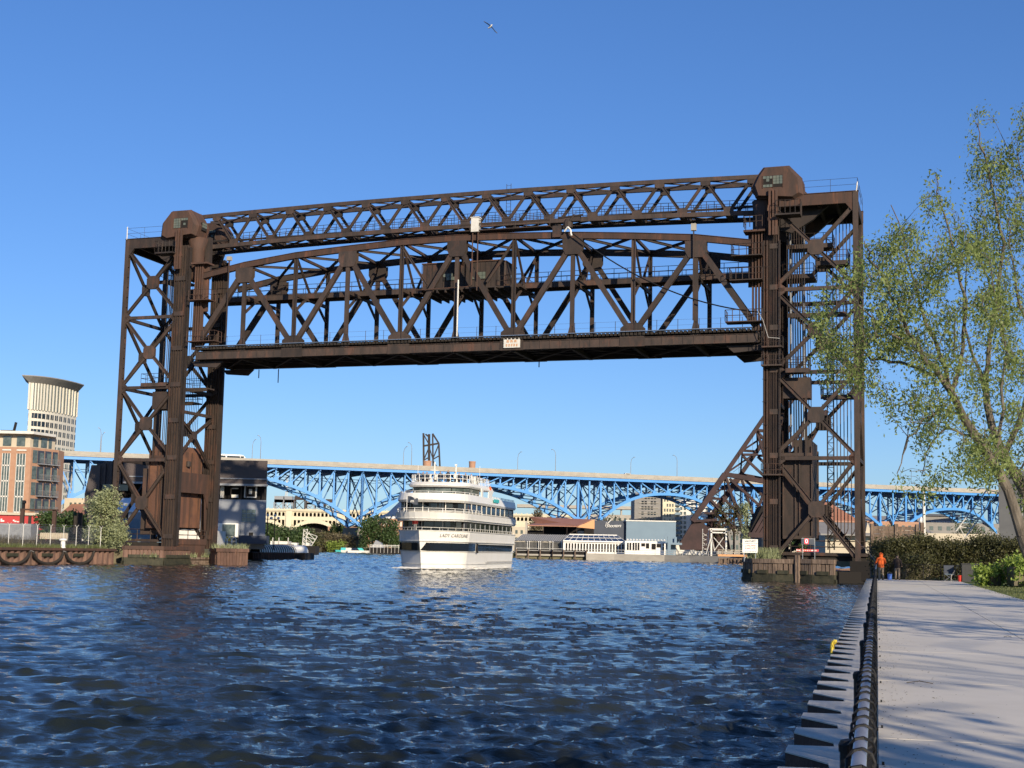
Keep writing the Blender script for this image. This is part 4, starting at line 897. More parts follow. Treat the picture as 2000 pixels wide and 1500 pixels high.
# ------------------------------------------------------------------ trees
def limb(mb, pts, r0, r1, n=7):
    k = len(pts); mb.path(pts, [r0+(r1-r0)*i/(k-1) for i in range(k)], n)
def tree(name, label, base, h, rad, lm, n=900, per=14, leaf=0.35, trunk=0.25, cat='tree', group=None, low=0.15, squash=1.0, spread=0.5, bark='bark'):
    t = thing(name, label, cat, base, 0, group); b = Vector((0, 0, 0)); mb = MB(); cs = []
    limb(mb, [b, b+Vector((0.1, 0, h*0.35)), b+Vector((-0.1, 0.1, h*0.75))], trunk, trunk*0.3)
    for i in range(14):
        a = random.random()*2*pi; z = h*random.uniform(0.2, 0.7); e = Vector((cos(a)*rad*0.75, sin(a)*rad*0.75, min(z+rad*0.7, h*0.95)))
        s0 = Vector((0, 0, z)); limb(mb, [s0, s0.lerp(e, 0.5)+Vector((0, 0, 0.1*h)), e], trunk*0.4, 0.03, 5)
    mb.build('trunk', M[bark], t)
    lobes = [(Vector((random.uniform(-.5, .5)*rad, random.uniform(-.5, .5)*rad, random.uniform(low+0.1, 0.82)*h)), random.uniform(0.4, 0.72)) for _ in range(11)]+[(Vector((0, 0, h*0.78)), 0.55), (Vector((0, 0, h*0.5)), 0.8)]
    for i in range(n):
        c, r_ = random.choice(lobes); v = Vector((random.gauss(0, 1), random.gauss(0, 1), random.gauss(0, 1))).normalized()*(random.random()**0.35)
        p = c+Vector((v.x*rad*r_, v.y*rad*r_, v.z*h*0.26*r_*1.5)); 
        if p.z < low*h*0.4: continue
        p.z = min(p.z, h); cs.append(p)
    leafcloud('crown', cs, per, spread*0.5, leaf, lm, t); return t
tree('olive_tree', 'silvery green bushy tree at the left bank beside the left tower', (-46.9, 166.2, 1.6), 7.0, 2.45, M['leaf2'], 800, 12, 0.24, 0.13, low=0.05, spread=0.5)
for i, (x, y, Y, h, r_, l) in enumerate(((98, 1040, 215, 5.0, 2.6, 'dark round tree left of the light pole by the red wall'), (136, 1040, 212, 5.2, 2.8, 'dark round tree right of the trellis by the brick apartments'))):
    p = P(x, y, Y); tree('round_tree', l, (p.x, p.y, 1.7), h, r_, M['leaf3'], 500, 12, 0.4, 0.12)
# ------------------------------------------------------------------ big cottonwoods on the right
def pp(lst, Y, wob=0.0): return [P(x, y, Y+wob*sin(i*1.3)) for i, (x, y) in enumerate(lst)]
def cottonwood(label, Y, trunk_pts, rads, limbs, poly, n, leafn, dep, reach, seed, loc, lsize=0.205):
    rnd = random.Random(seed); rg = np.random.default_rng(seed)
    t = thing('cottonwood_tree', label, 'tree', loc, 0); mb = MB(True); allp = []
    tp = pp(trunk_pts, Y); mb.path([Vector(loc)]+tp, [rads[0]*1.15]+rads, 10)
    def dens(pts, rs):
        for (a, b, ra) in zip(pts[:-1], pts[1:], rs):
            m = max(2, int((b-a).length/0.35))
            for i in range(m): allp.append((a.lerp(b, i/m), ra))
    dens(tp[2:], rads[2:])
    for pts, r0, dy in limbs:
        q = [P(x, y, Y+dy*i/(len(pts)-1)+(0 if i == 0 else rnd.uniform(-.4, .4))) for i, (x, y) in enumerate(pts)]
        fine = []                                   # roughen each limb
        for a, b in zip(q[:-1], q[1:]):
            for i in range(3): fine.append(a.lerp(b, i/3)+Vector([rnd.gauss(0, 0.07) for _ in range(3)]))
        fine.append(q[-1]); rr_ = [r0+(0.025-r0)*i/(len(fine)-1) for i in range(len(fine))]; mb.path(fine, rr_, 7); dens(fine, rr_)
    tk = mb.build('trunk', M['bark'], t)
    xs = [p[0] for p in poly]; ys = [p[1] for p in poly]
    def inside(x, y):
        c = False; j = len(poly)-1
        for i in range(len(poly)):
            (xi, yi), (xj, yj) = poly[i], poly[j]
            if (yi > y) != (yj > y) and x < (xj-xi)*(y-yi)/(yj-yi)+xi: c = not c
            j = i
        return c
    AP = np.array([tuple(a) for a, r in allp]); cl = []; tw_ = MB(True); tries = 0
    while len(cl) < n and tries < n*30:
        tries += 1; x = rnd.uniform(min(xs), max(xs)); y = rnd.uniform(min(ys), max(ys))
        if not inside(x, y): continue
        if sin(x*0.031+2.0*sin(y*0.017+seed))*cos(y*0.027+1.3*sin(x*0.021)) < -0.12 and rnd.random() < 0.85: continue
        p = P(x, y, Y+rnd.gauss(0, dep)); pv = np.array(tuple(p)); dd = np.linalg.norm(AP-pv-np.array([0, 0, -0.6]), axis=1); k = int(dd.argmin())
        if dd[k] > reach: continue
        a = Vector(AP[k]); L_ = (p-a).length; m1 = a.lerp(p, 0.5)+Vector((rnd.gauss(0, .12*L_), rnd.gauss(0, .12*L_), 0.12*L_))
        tw_.path([a, m1, p], [min(0.035, 0.008+0.008*L_), 0.010, 0.005], 4)
        cl.append(tuple(p)); AP = np.vstack([AP, [tuple(m1)], [tuple(p)]]) if len(AP) < 5000 else AP
    tw_.build('twig', M['bark'], tk)['kind'] = 'stuff'
    C = np.array(cl)-np.array(loc); leafcloud('crown', C, leafn, (0.29, 0.29, 0.24), lsize, M['leaf'], t, droop=0.42, aspect=0.42)
    return t
cottonwood('tall cottonwood leaning left over the hedge toward the lift bridge tower', 78,
    [(2012, 1085), (1997, 1045), (1983, 1000), (1968, 955), (1940, 903), (1905, 850), (1880, 812), (1862, 772), (1835, 735)], [0.38, 0.34, 0.30, 0.28, 0.26, 0.24, 0.22, 0.19, 0.15],
    [([(1835, 735), (1800, 690), (1770, 640), (1740, 575), (1700, 505), (1688, 470)], 0.15, -2), ([(1835, 735), (1760, 712), (1700, 698), (1650, 668), (1606, 632)], 0.11, 2.5),
     ([(1862, 772), (1838, 690), (1800, 600), (1775, 500), (1740, 400)], 0.14, 2), ([(1800, 690), (1740, 650), (1680, 600), (1630, 560)], 0.08, -3),
     ([(1885, 812), (1836, 800), (1800, 825), (1770, 870), (1752, 925)], 0.09, -1.5), ([(1905, 850), (1851, 838), (1815, 870), (1800, 930)], 0.08, 2),
     ([(1862, 772), (1880, 680), (1885, 590), (1860, 480), (1835, 390), (1828, 345)], 0.13, 4), ([(1770, 640), (1700, 660), (1655, 700), (1630, 735)], 0.06, -2),
     ([(1940, 903), (1960, 800), (1965, 690), (1950, 600)], 0.12, 3), ([(1740, 575), (1700, 560), (1650, 540), (1615, 580)], 0.06, 1)],
    [(1588, 640), (1600, 570), (1640, 525), (1690, 455), (1735, 395), (1728, 345), (1740, 330)] and
    [(1592, 690), (1590, 600), (1615, 545), (1655, 512), (1665, 462), (1700, 470), (1725, 455), (1733, 395), (1760, 425), (1800, 420), (1815, 330), (1838, 335), (1850, 400), (1880, 430), (1930, 470), (1960, 560), (1990, 700), (1990, 860), (1960, 930), (1905, 925), (1880, 900), (1850, 950), (1800, 968), (1750, 958), (1742, 935), (1790, 905), (1795, 850), (1745, 815), (1720, 770), (1690, 745), (1640, 752), (1600, 735)],
    1000, 30, 2.6, 5.4, 3, tuple(P(2040, 1130, 78).xy)+(1.0,))
cottonwood('taller cottonwood at the right frame edge standing behind the leaning one', 86,
    [(2090, 1080), (2050, 1040), (2015, 985), (1985, 930), (1962, 893), (1940, 845), (1928, 790), (1925, 757)], [0.42, 0.38, 0.34, 0.32, 0.29, 0.26, 0.22, 0.2],
    [([(1925, 757), (1932, 690), (1950, 590), (1958, 480), (1940, 380), (1922, 300), (1908, 240)], 0.17, -2), ([(1962, 893), (2000, 800), (2030, 680), (2040, 540), (2010, 400), (1985, 290)], 0.2, 1),
     ([(1925, 757), (1895, 690), (1880, 600), (1890, 500)], 0.12, 2), ([(2030, 680), (1990, 600), (1975, 500), (1965, 420)], 0.1, -3), ([(2040, 540), (2080, 430), (2070, 320), (2050, 230)], 0.14, 2),
     ([(1985, 930), (2020, 870), (2010, 940), (1990, 990)], 0.07, -1), ([(1950, 590), (1920, 520), (1910, 440), (1895, 420)], 0.08, -1)],
    [(1885, 440), (1897, 400), (1890, 340), (1905, 300), (1893, 262), (1912, 208), (1940, 225), (1965, 262), (1985, 212), (2005, 205), (2040, 190), (2110, 260), (2150, 500), (2120, 800), (2080, 1000), (2000, 1000), (1960, 960), (1950, 900), (1900, 880), (1890, 760), (1900, 640), (1890, 540)],
    950, 28, 2.4, 5.2, 9, tuple(P(2110, 1125, 86).xy)+(1.0,))
# trees standing outside the frame whose shade falls over the walk
def shade_tree(label, x, y, h, seed):
    random.seed(seed); tree('shade_tree', label, (x, y, 1.0), h, h*0.36, M['leaf'], 130, 9, 0.28, 0.18, group='trees lining the lawn', low=0.28, spread=1.0)
for i, (a, d, h) in enumerate(((15, 18, 13), (17, 36, 13), (16, 46, 12), (12, -3, 12), (17, -13, 15), (12, -22, 13), (24, -6, 15), (25, 14, 14), (27, 33, 15), (19, -30, 15), (25, 52, 12))):
    p = A_(a, d); shade_tree('leafy tree on the lawn beside the walk, number %s from the river bend' % ['one', 'two', 'three', 'four', 'five', 'six', 'seven', 'eight', 'nine', 'ten', 'eleven', 'twelve', 'nine'][i], p.x, p.y, h, 40+i)
random.seed(21)
# ------------------------------------------------------------------ hedge, bushes, fence panels, concrete wall
def hedge(name, label, pts, w, h, mat, n, leaf=0.16, z0=1.0, cat='hedge', spread=0.25, per=10, core=True):
    c = pts[0].lerp(pts[-1], 0.5); t = thing(name, label, cat, (c.x, c.y, z0)); cs = []; seg = list(zip(pts[:-1], pts[1:])); Ls = [(b-a).length for a, b in seg]
    for i in range(n):
        (a, b) = random.choices(seg, Ls)[0]; f = random.random(); p = a.lerp(b, f); dr = (b-a).normalized(); nn = Vector((dr.y, -dr.x, 0)); o = random.uniform(-1, 1)
        hh = h*(0.93+0.07*sin(p.x*1.3)+0.05*sin(p.x*3.1+1)); z = hh*(1-random.random()**2.2*1.0) if random.random() < 0.6 else hh*random.random()
        if random.random() < 0.55: o = random.choice((-1, -1, 1))*random.uniform(0.8, 1.08)
        elif random.random() < 0.5: z = hh*random.uniform(0.9, 1.04)
        q = p+nn*o*w/2; cs.append((q.x-c.x, q.y-c.y, z))
    leafcloud('foliage', cs, per, spread, leaf, mat, t)
    mb = MB(True)
    for (a, b) in seg: 
        d = (b-a).normalized()
        k = max(1, int((b-a).length/0.9))
        for i in range(k+1):
            p = a.lerp(b, i/k)
            for s_ in (-.25, .25): mb.tube(p+Vector((0, 0, z0)), p+Vector((s_*w, s_*w*.5, z0+h*0.8)), 0.03, 4)
        if core: mb.beam(a+Vector((0, 0, z0+h*0.42)), b+Vector((0, 0, z0+h*0.42)), w*0.5, h*0.7)
    mb.build('branches', M['brownleaf'], t); return t
hp = [A_(-0.2, 109.8), A_(5.2, 110.2), A_(9.5, 108.5), A_(19, 108), A_(34, 106)]
hedge('hedge', 'tall clipped dark hedge closing off the end of the river walk', [Vector(p) for p in hp], 2.6, 2.85, M['hedge'], 12500, 0.14, per=13)
hedge('low_shrub', 'rounded dark shrub standing behind the second angler', [A_(1.9, 107.3), A_(3.6, 107.8)], 1.6, 1.5, M['hedge'], 500, 0.14, cat='shrub')
hedge('lime_bush', 'bright yellow-green bush spreading over the lawn at the right of the walk', [A_(7.6, 89), A_(9.8, 89.5), A_(12.5, 88), A_(16, 86)], 2.6, 1.55, M['lime'], 900, 0.22, cat='bush', spread=0.2)
hedge('lime_bush', 'small yellow-green bush at the corner where the walk meets the lawn', [A_(6.2, 91), A_(6.9, 90)], 1.4, 1.0, M['lime'], 160, 0.2, cat='bush', spread=0.18)
lawn = [A_(5.7+random.random()*15, 18+random.random()**0.7*75, 0.95) for _ in range(2600)]
blades('lawn_grass', lawn, 26, 0.10, M['blade'], 'mown lawn to the right of the river walk', spread=0.3, wdt=0.02)
mb = MB(); mb.prism([A_(5.66, -70, 0.7), A_(40, -70, 0.7), A_(40, 107, 0.7), A_(5.66, 107, 0.7)], (0, 0, 0.275)); struct('lawn', mb, M['grass'])
fp = thing('board_fence', 'weathered grey-brown board fence panel rising above the hedge beside the tower', 'fence', A_(2.5, 113.5, 1.0))
for a in (-0.35, 1.45, 3.0, 3.35):
    mb = MB(True); mb.beam(A_(a, 113.5, 1), A_(a, 113.5, 5.15 if a < 3.2 else 5.3), 0.26, 0.26); mb.build('post', M['timber'], fp)
for a0, a1 in ((-0.2, 1.32), (1.58, 2.87)):
    mb = MB(True)
    for z in np.arange(1.1, 5.0, 0.3): mb.beam(A_(a0, 113.5, z+0.13), A_(a1, 113.5, z+0.13), 0.06, 0.27)
    mb.build('board_panel', M['timber'], fp)
t = thing('concrete_building', 'tall blank grey concrete wall rising behind the trees at the right edge', 'building', (50.5, 118, 1.0)); mb = MB(True); p = P(1951, 1000, 128); q = P(2200, 1000, 120)
mb.prism([(p.x, p.y, 1), (q.x, q.y, 1), (q.x+6, q.y+14, 1), (p.x+5, p.y+14, 1)], (0, 0, 9.5)); wl_ = mb.build('wall', M['greyb'], t)
mb = MB(True); pm_ = Vector((p.x, p.y, 0)).lerp(Vector((q.x, q.y, 0)), 0.19); mb.beam(pm_+Vector((0, -0.05, 1)), pm_+Vector((0, -0.05, 9.9)), 0.06, 0.06); mb.build('joint', M['grey'], t)
# leaning lattice gangway and slim pole behind the hedge
def lattice(mb, a, b, w, n, r=0.05):
    a = Vector(a); b = Vector(b); d = (b-a).normalized(); s = d.cross(Vector((0, 1, 0))).normalized()*w/2
    mb.tube(a+s, b+s, r, 4); mb.tube(a-s, b-s, r, 4)
    for i in range(n): p = a.lerp(b, i/n); q = a.lerp(b, (i+1)/n); sg = 1 if i % 2 else -1; mb.tube(p+s*sg, q-s*sg, r*0.7, 4)
mb = MB(); 
for dy in (0, 0.9): lattice(mb, P(1876, 1044, 132+dy), P(1942, 955, 132+dy), 1.0, 10, 0.06)
solo('ramp_truss', mb, M['white2'], 'pale rusty lattice boom leaning to the right behind the hedge', 'truss boom')
mb = MB(); c = P(1805, 1044, 128); mb.tube((c.x, c.y, 1), (c.x, c.y, P(1803, 948, 128).z), 0.14, 8); mb.box((c.x, c.y, 1.3), (0.5, 0.5, 0.6)); solo('utility_pole', mb, M['white2'], 'pale round pole standing behind the hedge', 'pole')
# ------------------------------------------------------------------ people
def skin_mesh(name, J, E, mat, parent, sub=2):
    """grow one continuous surface over a skeleton: J = {name: ((x,y,z), r)}, E = edges"""
    ks = list(J); me = bpy.data.meshes.new(name+'_rig'); me.from_pydata([J[k][0] for k in ks], [(ks.index(a), ks.index(b)) for a, b in E], [])
    o = bpy.data.objects.new(name, me); COL.objects.link(o); o.modifiers.new('s', 'SKIN'); 
    for i, k in enumerate(ks):
        r = J[k][1]; r = r if hasattr(r, '__len__') else (r, r); me.skin_vertices[0].data[i].radius = r; me.skin_vertices[0].data[i].use_root = (i == 0)
    sb = o.modifiers.new('d', 'SUBSURF'); sb.levels = sub; sb.render_levels = sub
    bpy.context.view_layer.update(); dg = bpy.context.evaluated_depsgraph_get(); m2 = bpy.data.meshes.new_from_object(o.evaluated_get(dg)); bpy.data.objects.remove(o)
    m2.name = name; m2.materials.clear(); m2.materials.append(mat); m2.polygons.foreach_set('use_smooth', [True]*len(m2.polygons))
    q = bpy.data.objects.new(name, m2); COL.objects.link(q); q.parent = parent; return q
def person(label, loc, rz, top, legs, hood=False, pose='stand', sub=2, hair=True, group=None, shoes='tie', scale=1.0):
    t = thing('person', label, 'person', loc, rz, group)     # faces local +y
    hands = {'rod': ((-0.30, 0.36, 1.02), (0.16, 0.34, 1.05)), 'stand': ((-0.27, 0.12, 0.80), (0.27, 0.12, 0.80)), 'look': ((-0.20, 0.26, 0.98), (0.20, 0.26, 0.98))}[pose]
    el = {'rod': ((-0.31, 0.06, 1.12), (0.31, 0.06, 1.12)), 'stand': ((-0.30, 0.0, 1.08), (0.30, 0.0, 1.08)), 'look': ((-0.30, 0.02, 1.12), (0.30, 0.02, 1.12))}[pose]
    J = {'pelvis': ((0, 0, 0.92), 0.13), 'waist': ((0, 0.0, 1.08), (0.125, 0.10)), 'chest': ((0, 0.0, 1.32), (0.16, 0.12)), 'neck': ((0, 0.01, 1.48), 0.058), 'head': ((0, 0.025, 1.60), (0.088, 0.10)), 'crown': ((0, 0.015, 1.69), (0.082, 0.092))}
    E_ = [('pelvis', 'waist'), ('waist', 'chest'), ('chest', 'neck'), ('neck', 'head'), ('head', 'crown')]
    for i, s in enumerate((-1, 1)):
        h = hands[i]; J.update({'sh%d' % i: ((s*0.19, 0, 1.41), 0.062), 'el%d' % i: (el[i], 0.043), 'wr%d' % i: ((h[0]*0.97, h[1]*0.88, h[2]+0.01), 0.028), 'pm%d' % i: (h, 0.034),
                  'hip%d' % i: ((s*0.095, 0, 0.86), 0.095), 'kn%d' % i: ((s*0.11, 0.03 if i else -0.01, 0.49), 0.062), 'an%d' % i: ((s*0.12, -0.02, 0.09), 0.042), 'to%d' % i: ((s*0.135, 0.13, 0.045), 0.04)})
        E_ += [('chest', 'sh%d' % i), ('sh%d' % i, 'el%d' % i), ('el%d' % i, 'wr%d' % i), ('wr%d' % i, 'pm%d' % i), ('pelvis', 'hip%d' % i), ('hip%d' % i, 'kn%d' % i), ('kn%d' % i, 'an%d' % i), ('an%d' % i, 'to%d' % i)]
        for f in range(4):      # fingers
            fx = h[0]+s*(-0.03+0.02*f)*0.9; J['f%d%d' % (i, f)] = ((fx, h[1]+0.045, h[2]-0.03), 0.010); J['g%d%d' % (i, f)] = ((fx, h[1]+0.03, h[2]-0.075+0.006*abs(f-1)), 0.008); E_ += [('pm%d' % i, 'f%d%d' % (i, f)), ('f%d%d' % (i, f), 'g%d%d' % (i, f))]
        J['t%d' % i] = ((h[0]-s*0.05, h[1]+0.01, h[2]+0.005), 0.011); E_ += [('pm%d' % i, 't%d' % i)]
    body = skin_mesh('body', J, E_, M['skin'], t, 1 if sub < 2 else 2)
    def ell(mb, lv, n=18):
        vs = [(cx+rx*cos(2*pi*i/n), cy+ry*sin(2*pi*i/n), z) for cx, cy, z, rx, ry in lv for i in range(n)]
        mb.add(vs, [tuple(range(n))[::-1], tuple(range((len(lv)-1)*n, len(lv)*n))]+[(k*n+i, k*n+(i+1) % n, (k+1)*n+(i+1) % n, (k+1)*n+i) for k in range(len(lv)-1) for i in range(n)])
    def sleeve(mb, pts, rs):
        fine = []; rr_ = []
        for k in range(len(pts)-1):
            p, q = Vector(pts[k]), Vector(pts[k+1])
            for i in range(4): fine.append(p.lerp(q, i/4)); rr_.append(rs[k]+(rs[k+1]-rs[k])*i/4)
        fine.append(Vector(pts[-1])); rr_.append(rs[-1]); mb.path(fine, rr_, 12)
    mb = MB(); ell(mb, [(0, 0, .80, .185, .145), (0, 0, .84, .205, .16), (0, 0, .95, .20, .155), (0, 0, 1.08, .19, .145), (0, 0, 1.22, .205, .15), (0, 0, 1.34, .22, .15), (0, 0, 1.41, .215, .135), (0, 0, 1.455, .17, .115), (0, 0, 1.49, .095, .09), (0, 0, 1.52, .075, .075)])
    for i, s in enumerate((-1, 1)): h = hands[i]; sleeve(mb, [(s*0.17, 0, 1.405), (s*0.215, 0, 1.36), el[i], (h[0]*0.97, h[1]*0.86, h[2]+0.015)], [0.06, 0.075, 0.06, 0.045])
    if hood: ell(mb, [(0, -.01, 1.47, .10, .10), (0, -.015, 1.53, .125, .125), (0, -.015, 1.60, .135, .135), (0, -.02, 1.68, .128, .13), (0, -.02, 1.75, .09, .095), (0, -.02, 1.785, .03, .03)])
    mb.build('jacket', top, t, smooth=True)
    mb = MB(); ell(mb, [(0, 0, .97, .165, .13), (0, 0, .88, .185, .145), (0, 0, .80, .19, .145), (0, 0, .74, .15, .12)])
    for i, s in enumerate((-1, 1)): sleeve(mb, [(s*0.095, 0, .86), (s*0.10, 0, .76), J['kn%d' % i][0], (s*0.12, -0.015, 0.09)], [0.09, 0.098, 0.075, 0.072])
    mb.build('trousers', legs, t, smooth=True)
    for i, s in enumerate((-1, 1)): skin_mesh('shoe', {'a': ((s*0.12, -0.05, 0.05), 0.05), 'b': ((s*0.135, 0.15, 0.04), 0.045)}, [('a', 'b')], M[shoes], t, sub)
    if not hood and hair: skin_mesh('hair', {'a': ((0, -0.02, 1.615), (0.098, 0.10)), 'b': ((0, -0.01, 1.70), (0.095, 0.105))}, [('a', 'b')], M['hair'], t, 2)
    if sub > 1:
        mb = MB()
        for s in (-1, 1): mb.lathe((s*0.035, 0.112, 1.60), [(0.008, -0.006), (0.012, 0), (0.008, 0.006)], 6); mb.box((s*0.092, 0.02, 1.60), (0.018, 0.04, 0.06))
        mb.box((0, 0.128, 1.575), (0.022, 0.03, 0.045)); mb.box((0, 0.112, 1.535), (0.05, 0.012, 0.012)); mb.build('face_features', M['skin'], body)
    t.scale = (scale,)*3; return t
pA = A_(0.27, 102.8, 1.02); person('person in a bright orange hooded sweatshirt fishing over the railing with back to the camera', pA, -WALK+radians(14), M['orange'], M['khaki'], hood=True, pose='rod', scale=1.07)
pB = A_(1.40, 105.3, 1.02); person('person in dark brown jacket and pale khaki trousers leaning beside the hedge', pB, -WALK-radians(25), M['brownj'], M['khaki'], pose='look', scale=1.02)
mb = MB(); mb.path([A_(0.10, 103.2, 2.05), A_(-0.4, 103.6, 2.7), A_(-1.6, 104.6, 4.0)], [0.018, 0.012, 0.006], 5); solo('fishing_rod', mb, M['rope'], 'long thin fishing rod held out over the river by the orange angler', 'fishing rod')
def bucket(label, p, m, r=0.16, h=0.36, hy=0.0):
    t = thing('bucket', label, 'bucket', p); mb = MB(); mb.lathe((0, 0, 0), [(r*0.8, 0), (r, h), (r*1.08, h), (r*1.08, h+0.02), (r*0.96, h+0.02), (r*0.9, h*0.3)], 16); mb.build('pail', m, t)
    mb = MB(); mb.path([(r*cos(a), 0.02, h+r*sin(a)*0.9) for a in np.linspace(0, pi, 9)], 0.006, 4); mb.build('handle', M['rope'], t); return t
bucket('blue plastic bucket between the two anglers', A_(0.86, 104.6, 1.02), M['bluep'], 0.17, 0.40)
bucket('red plastic bucket beside the folding chair', A_(5.62, 104.4, 1.02), M['red'], 0.18, 0.42)
t = thing('camp_chair', 'folding camp chair with blue-grey seat standing before the hedge', 'chair', A_(3.95+0.0, 105.2, 1.02) + A_(0.0, 0), -WALK)
t.location = A_(4.9, 105.0, 1.02)
for sx in (-1, 1):
    for sy in (-1, 1): mb = MB(); mb.tube((sx*0.34, sy*0.28, 0), (-sx*0.30*0.9, sy*0.26, 0.5), 0.012, 5); mb.build('leg', M['galv'], t)
mb = MB(); mb.prism([(-0.3, -0.26, 0.48), (0.3, -0.26, 0.48), (0.3, 0.26, 0.42), (-0.3, 0.26, 0.42)], (0, 0, 0.03)); mb.build('seat', M['slate'], t)
mb = MB(); mb.prism([(-0.31, 0.26, 0.46), (0.31, 0.26, 0.46), (0.33, 0.34, 1.1), (-0.33, 0.34, 1.1)], (0, 0.02, 0)); mb.build('backrest', M['navy'], t)
for sx in (-1, 1): mb = MB(); mb.beam((sx*0.36, -0.3, 0.68), (sx*0.36, 0.3, 0.72), 0.07, 0.02); mb.tube((sx*0.36, -0.28, 0), (sx*0.36, -0.28, 0.68), 0.012, 5); mb.tube((sx*0.33, 0.3, 0.4), (sx*0.34, 0.35, 1.12), 0.012, 5); mb.build('armrest', M['navy'], t)
mb = MB(); c = A_(6.25, 104.6, 1.02); mb.box((c.x, c.y, 1.62), (1.05, 0.9, 1.2), -WALK); mb.box((c.x, c.y, 2.25), (1.15, 1.0, 0.07), -WALK); mb.box((c.x, c.y-0.45, 1.7), (0.8, 0.04, 0.8), -WALK); solo('litter_bin', mb, M['binm'], 'square dark litter bin near the end of the walk', 'bin')
mb = MB(); mb.path([A_(5.0, 104.6, 1.3), A_(5.5, 104.9, 2.2)], 0.012, 4); mb.tube(A_(5.0, 104.6, 1.02), A_(5.03, 104.6, 1.5), 0.025, 6); solo('fishing_rod', mb, M['rope'], 'short fishing rod leaning from the red bucket toward the bin', 'fishing rod')
# end railing of the walk
er = thing('end_railing', 'low black mesh railing across the end of the river walk', 'railing', A_(3, 106.4, 1.0), -WALK)
for a in np.arange(-2.2, 3.8, 1.2): mb = MB(); mb.tube((a, 0, 0), (a, 0, 1.15), 0.03, 6); mb.build('post', M['black'], er)
mb = MB(); mb.tube((-2.2, 0, 1.13), (3.8, 0, 1.13), 0.025, 6)
for a in np.arange(-2.2, 3.7, 0.12): mb.tube((a, 0, 0.05), (a+0.5, 0, 1.1), 0.006, 3); mb.tube((a+0.5, 0, 0.05), (a, 0, 1.1), 0.006, 3)
mb.build('mesh_panel', M['black'], er)
# signs on the right pier
t = thing('notice_board', 'white notice board with dark and red lines of text on the left fender pier', 'sign', (24.6, 141.4, 2.2)); a = P(1450, 1066, 141.2); b = P(1480, 1066, 141.2); w_ = (b-a).length
mb = MB(True); mb.box(((a.x+b.x)/2, 141.2, a.z), (w_, 0.06, 1.33)); bd = mb.build('board', M['white'], t)
mb = MB(True)
for x in (a.x+0.2, b.x-0.2): mb.tube((x, 141.3, 1.9), (x, 141.3, a.z+0.6), 0.04, 5)
mb.build('post', M['galv'], t)
for m_, rows in ((M['navy'], ((0.55, 0.07, 1.25), (0.42, 0.09, 1.05), (0.24, 0.045, 1.3), (-0.52, 0.05, 1.1))), (M['redp'], ((0.06, 0.07, 1.0), (-0.1, 0.07, 1.05), (-0.26, 0.07, 1.0)))):
    mb = MB(True)
    for dz, hh, ln in rows:
        x = (a.x+b.x)/2-ln/2
        while x < (a.x+b.x)/2+ln/2: l = random.uniform(0.03, 0.055); mb.box((x+l/2, 141.16, a.z+dz), (l, 0.012, hh*random.uniform(0.75, 1.0))); x += l+random.choice((0.015, 0.015, 0.02, 0.06))
    mb.build('lettering', m_, bd)
t = thing('led_sign', 'black electronic sign showing a red zero above the right fender pier', 'sign', (31.2, 138, 2.2)); c = P(1578, 1057.5, 139.0)
mb = MB(True); mb.box((c.x, 139.0, c.z), (1.18, 0.14, 0.5)); sb_ = mb.build('panel', M['navy'], t); mb = MB(True); mb.box((c.x, 139.05, c.z), (1.26, 0.1, 0.58)); mb.build('frame', M['grey'], t); mb = MB(True)
for dx in (-0.5, 0.68): mb.tube((c.x+dx, 139.1, 2), (c.x+dx, 139.1, c.z+0.35), 0.035, 5)
mb.build('post', M['galv'], t)
red = bpy.data.materials.new('red_led'); red.use_nodes = True; e_ = red.node_tree.nodes['Principled BSDF']; e_.inputs['Base Color'].default_value = (0.5, 0.02, 0.03, 1); e_.inputs['Emission Color'].default_value = (1, 0.03, 0.05, 1); e_.inputs['Emission Strength'].default_value = 1.6
pk = bpy.data.materials.new('pale_led'); pk.use_nodes = True; e_ = pk.node_tree.nodes['Principled BSDF']; e_.inputs['Base Color'].default_value = (0.8, 0.5, 0.5, 1); e_.inputs['Emission Color'].default_value = (1, 0.75, 0.75, 1); e_.inputs['Emission Strength'].default_value = 1.0
mb = MB(True); mb.box((c.x-0.16, 138.92, c.z), (0.34, 0.03, 0.5)); mb.build('lit_field', red, sb_)
text_on('0', 0.56, pk, sb_, Vector((c.x-0.16, 138.895, c.z))-t.location, (1, 0, 0), (0, 0, 1), 'digit', thick=0.01)
t = thing('railing_banner', 'narrow red lettered banner along the track railing below the electronic sign', 'banner', (31, 139.3, 3.0)); c = P(1577, 1075, 139.3); mb = MB(True); mb.box((c.x, 139.3, c.z), (2.2, 0.04, 0.24)); bn_ = mb.build('strip', M['redp'], t); mb = MB(True); x = c.x-1.05
while x < c.x+1.0: l = random.uniform(0.05, 0.09); mb.box((x, 139.27, c.z), (l, 0.02, 0.12*random.uniform(0.8, 1.1))); x += l+random.choice((0.03, 0.03, 0.12))
mb.build('lettering', M['white'], bn_)
blades('pier_weeds', [Vector((random.uniform(24.2, 26.6), random.uniform(141.2, 144), 2.1)) for _ in range(46)], 26, 1.0, M['leaf2'], 'tall green weeds growing on the left fender pier', spread=0.25, wdt=0.035, cat='weeds')
blades('pier_weeds', [Vector((random.uniform(-35.8, -32.4), random.uniform(172.5, 177.5), 1.95)) for _ in range(26)], 14, 0.6, M['leaf2'], 'sparse weeds on the round-nosed piling box', spread=0.3, wdt=0.04, cat='weeds')
blades('ledge_weeds', [BW(67.45+random.uniform(-1.2, 1), random.uniform(-5.8, 8), 0.95) for _ in range(60)], 26, 0.5, M['leaf2'], 'sparse weeds on the stone ledge under the left tower', spread=0.2, wdt=0.03, cat='weeds')
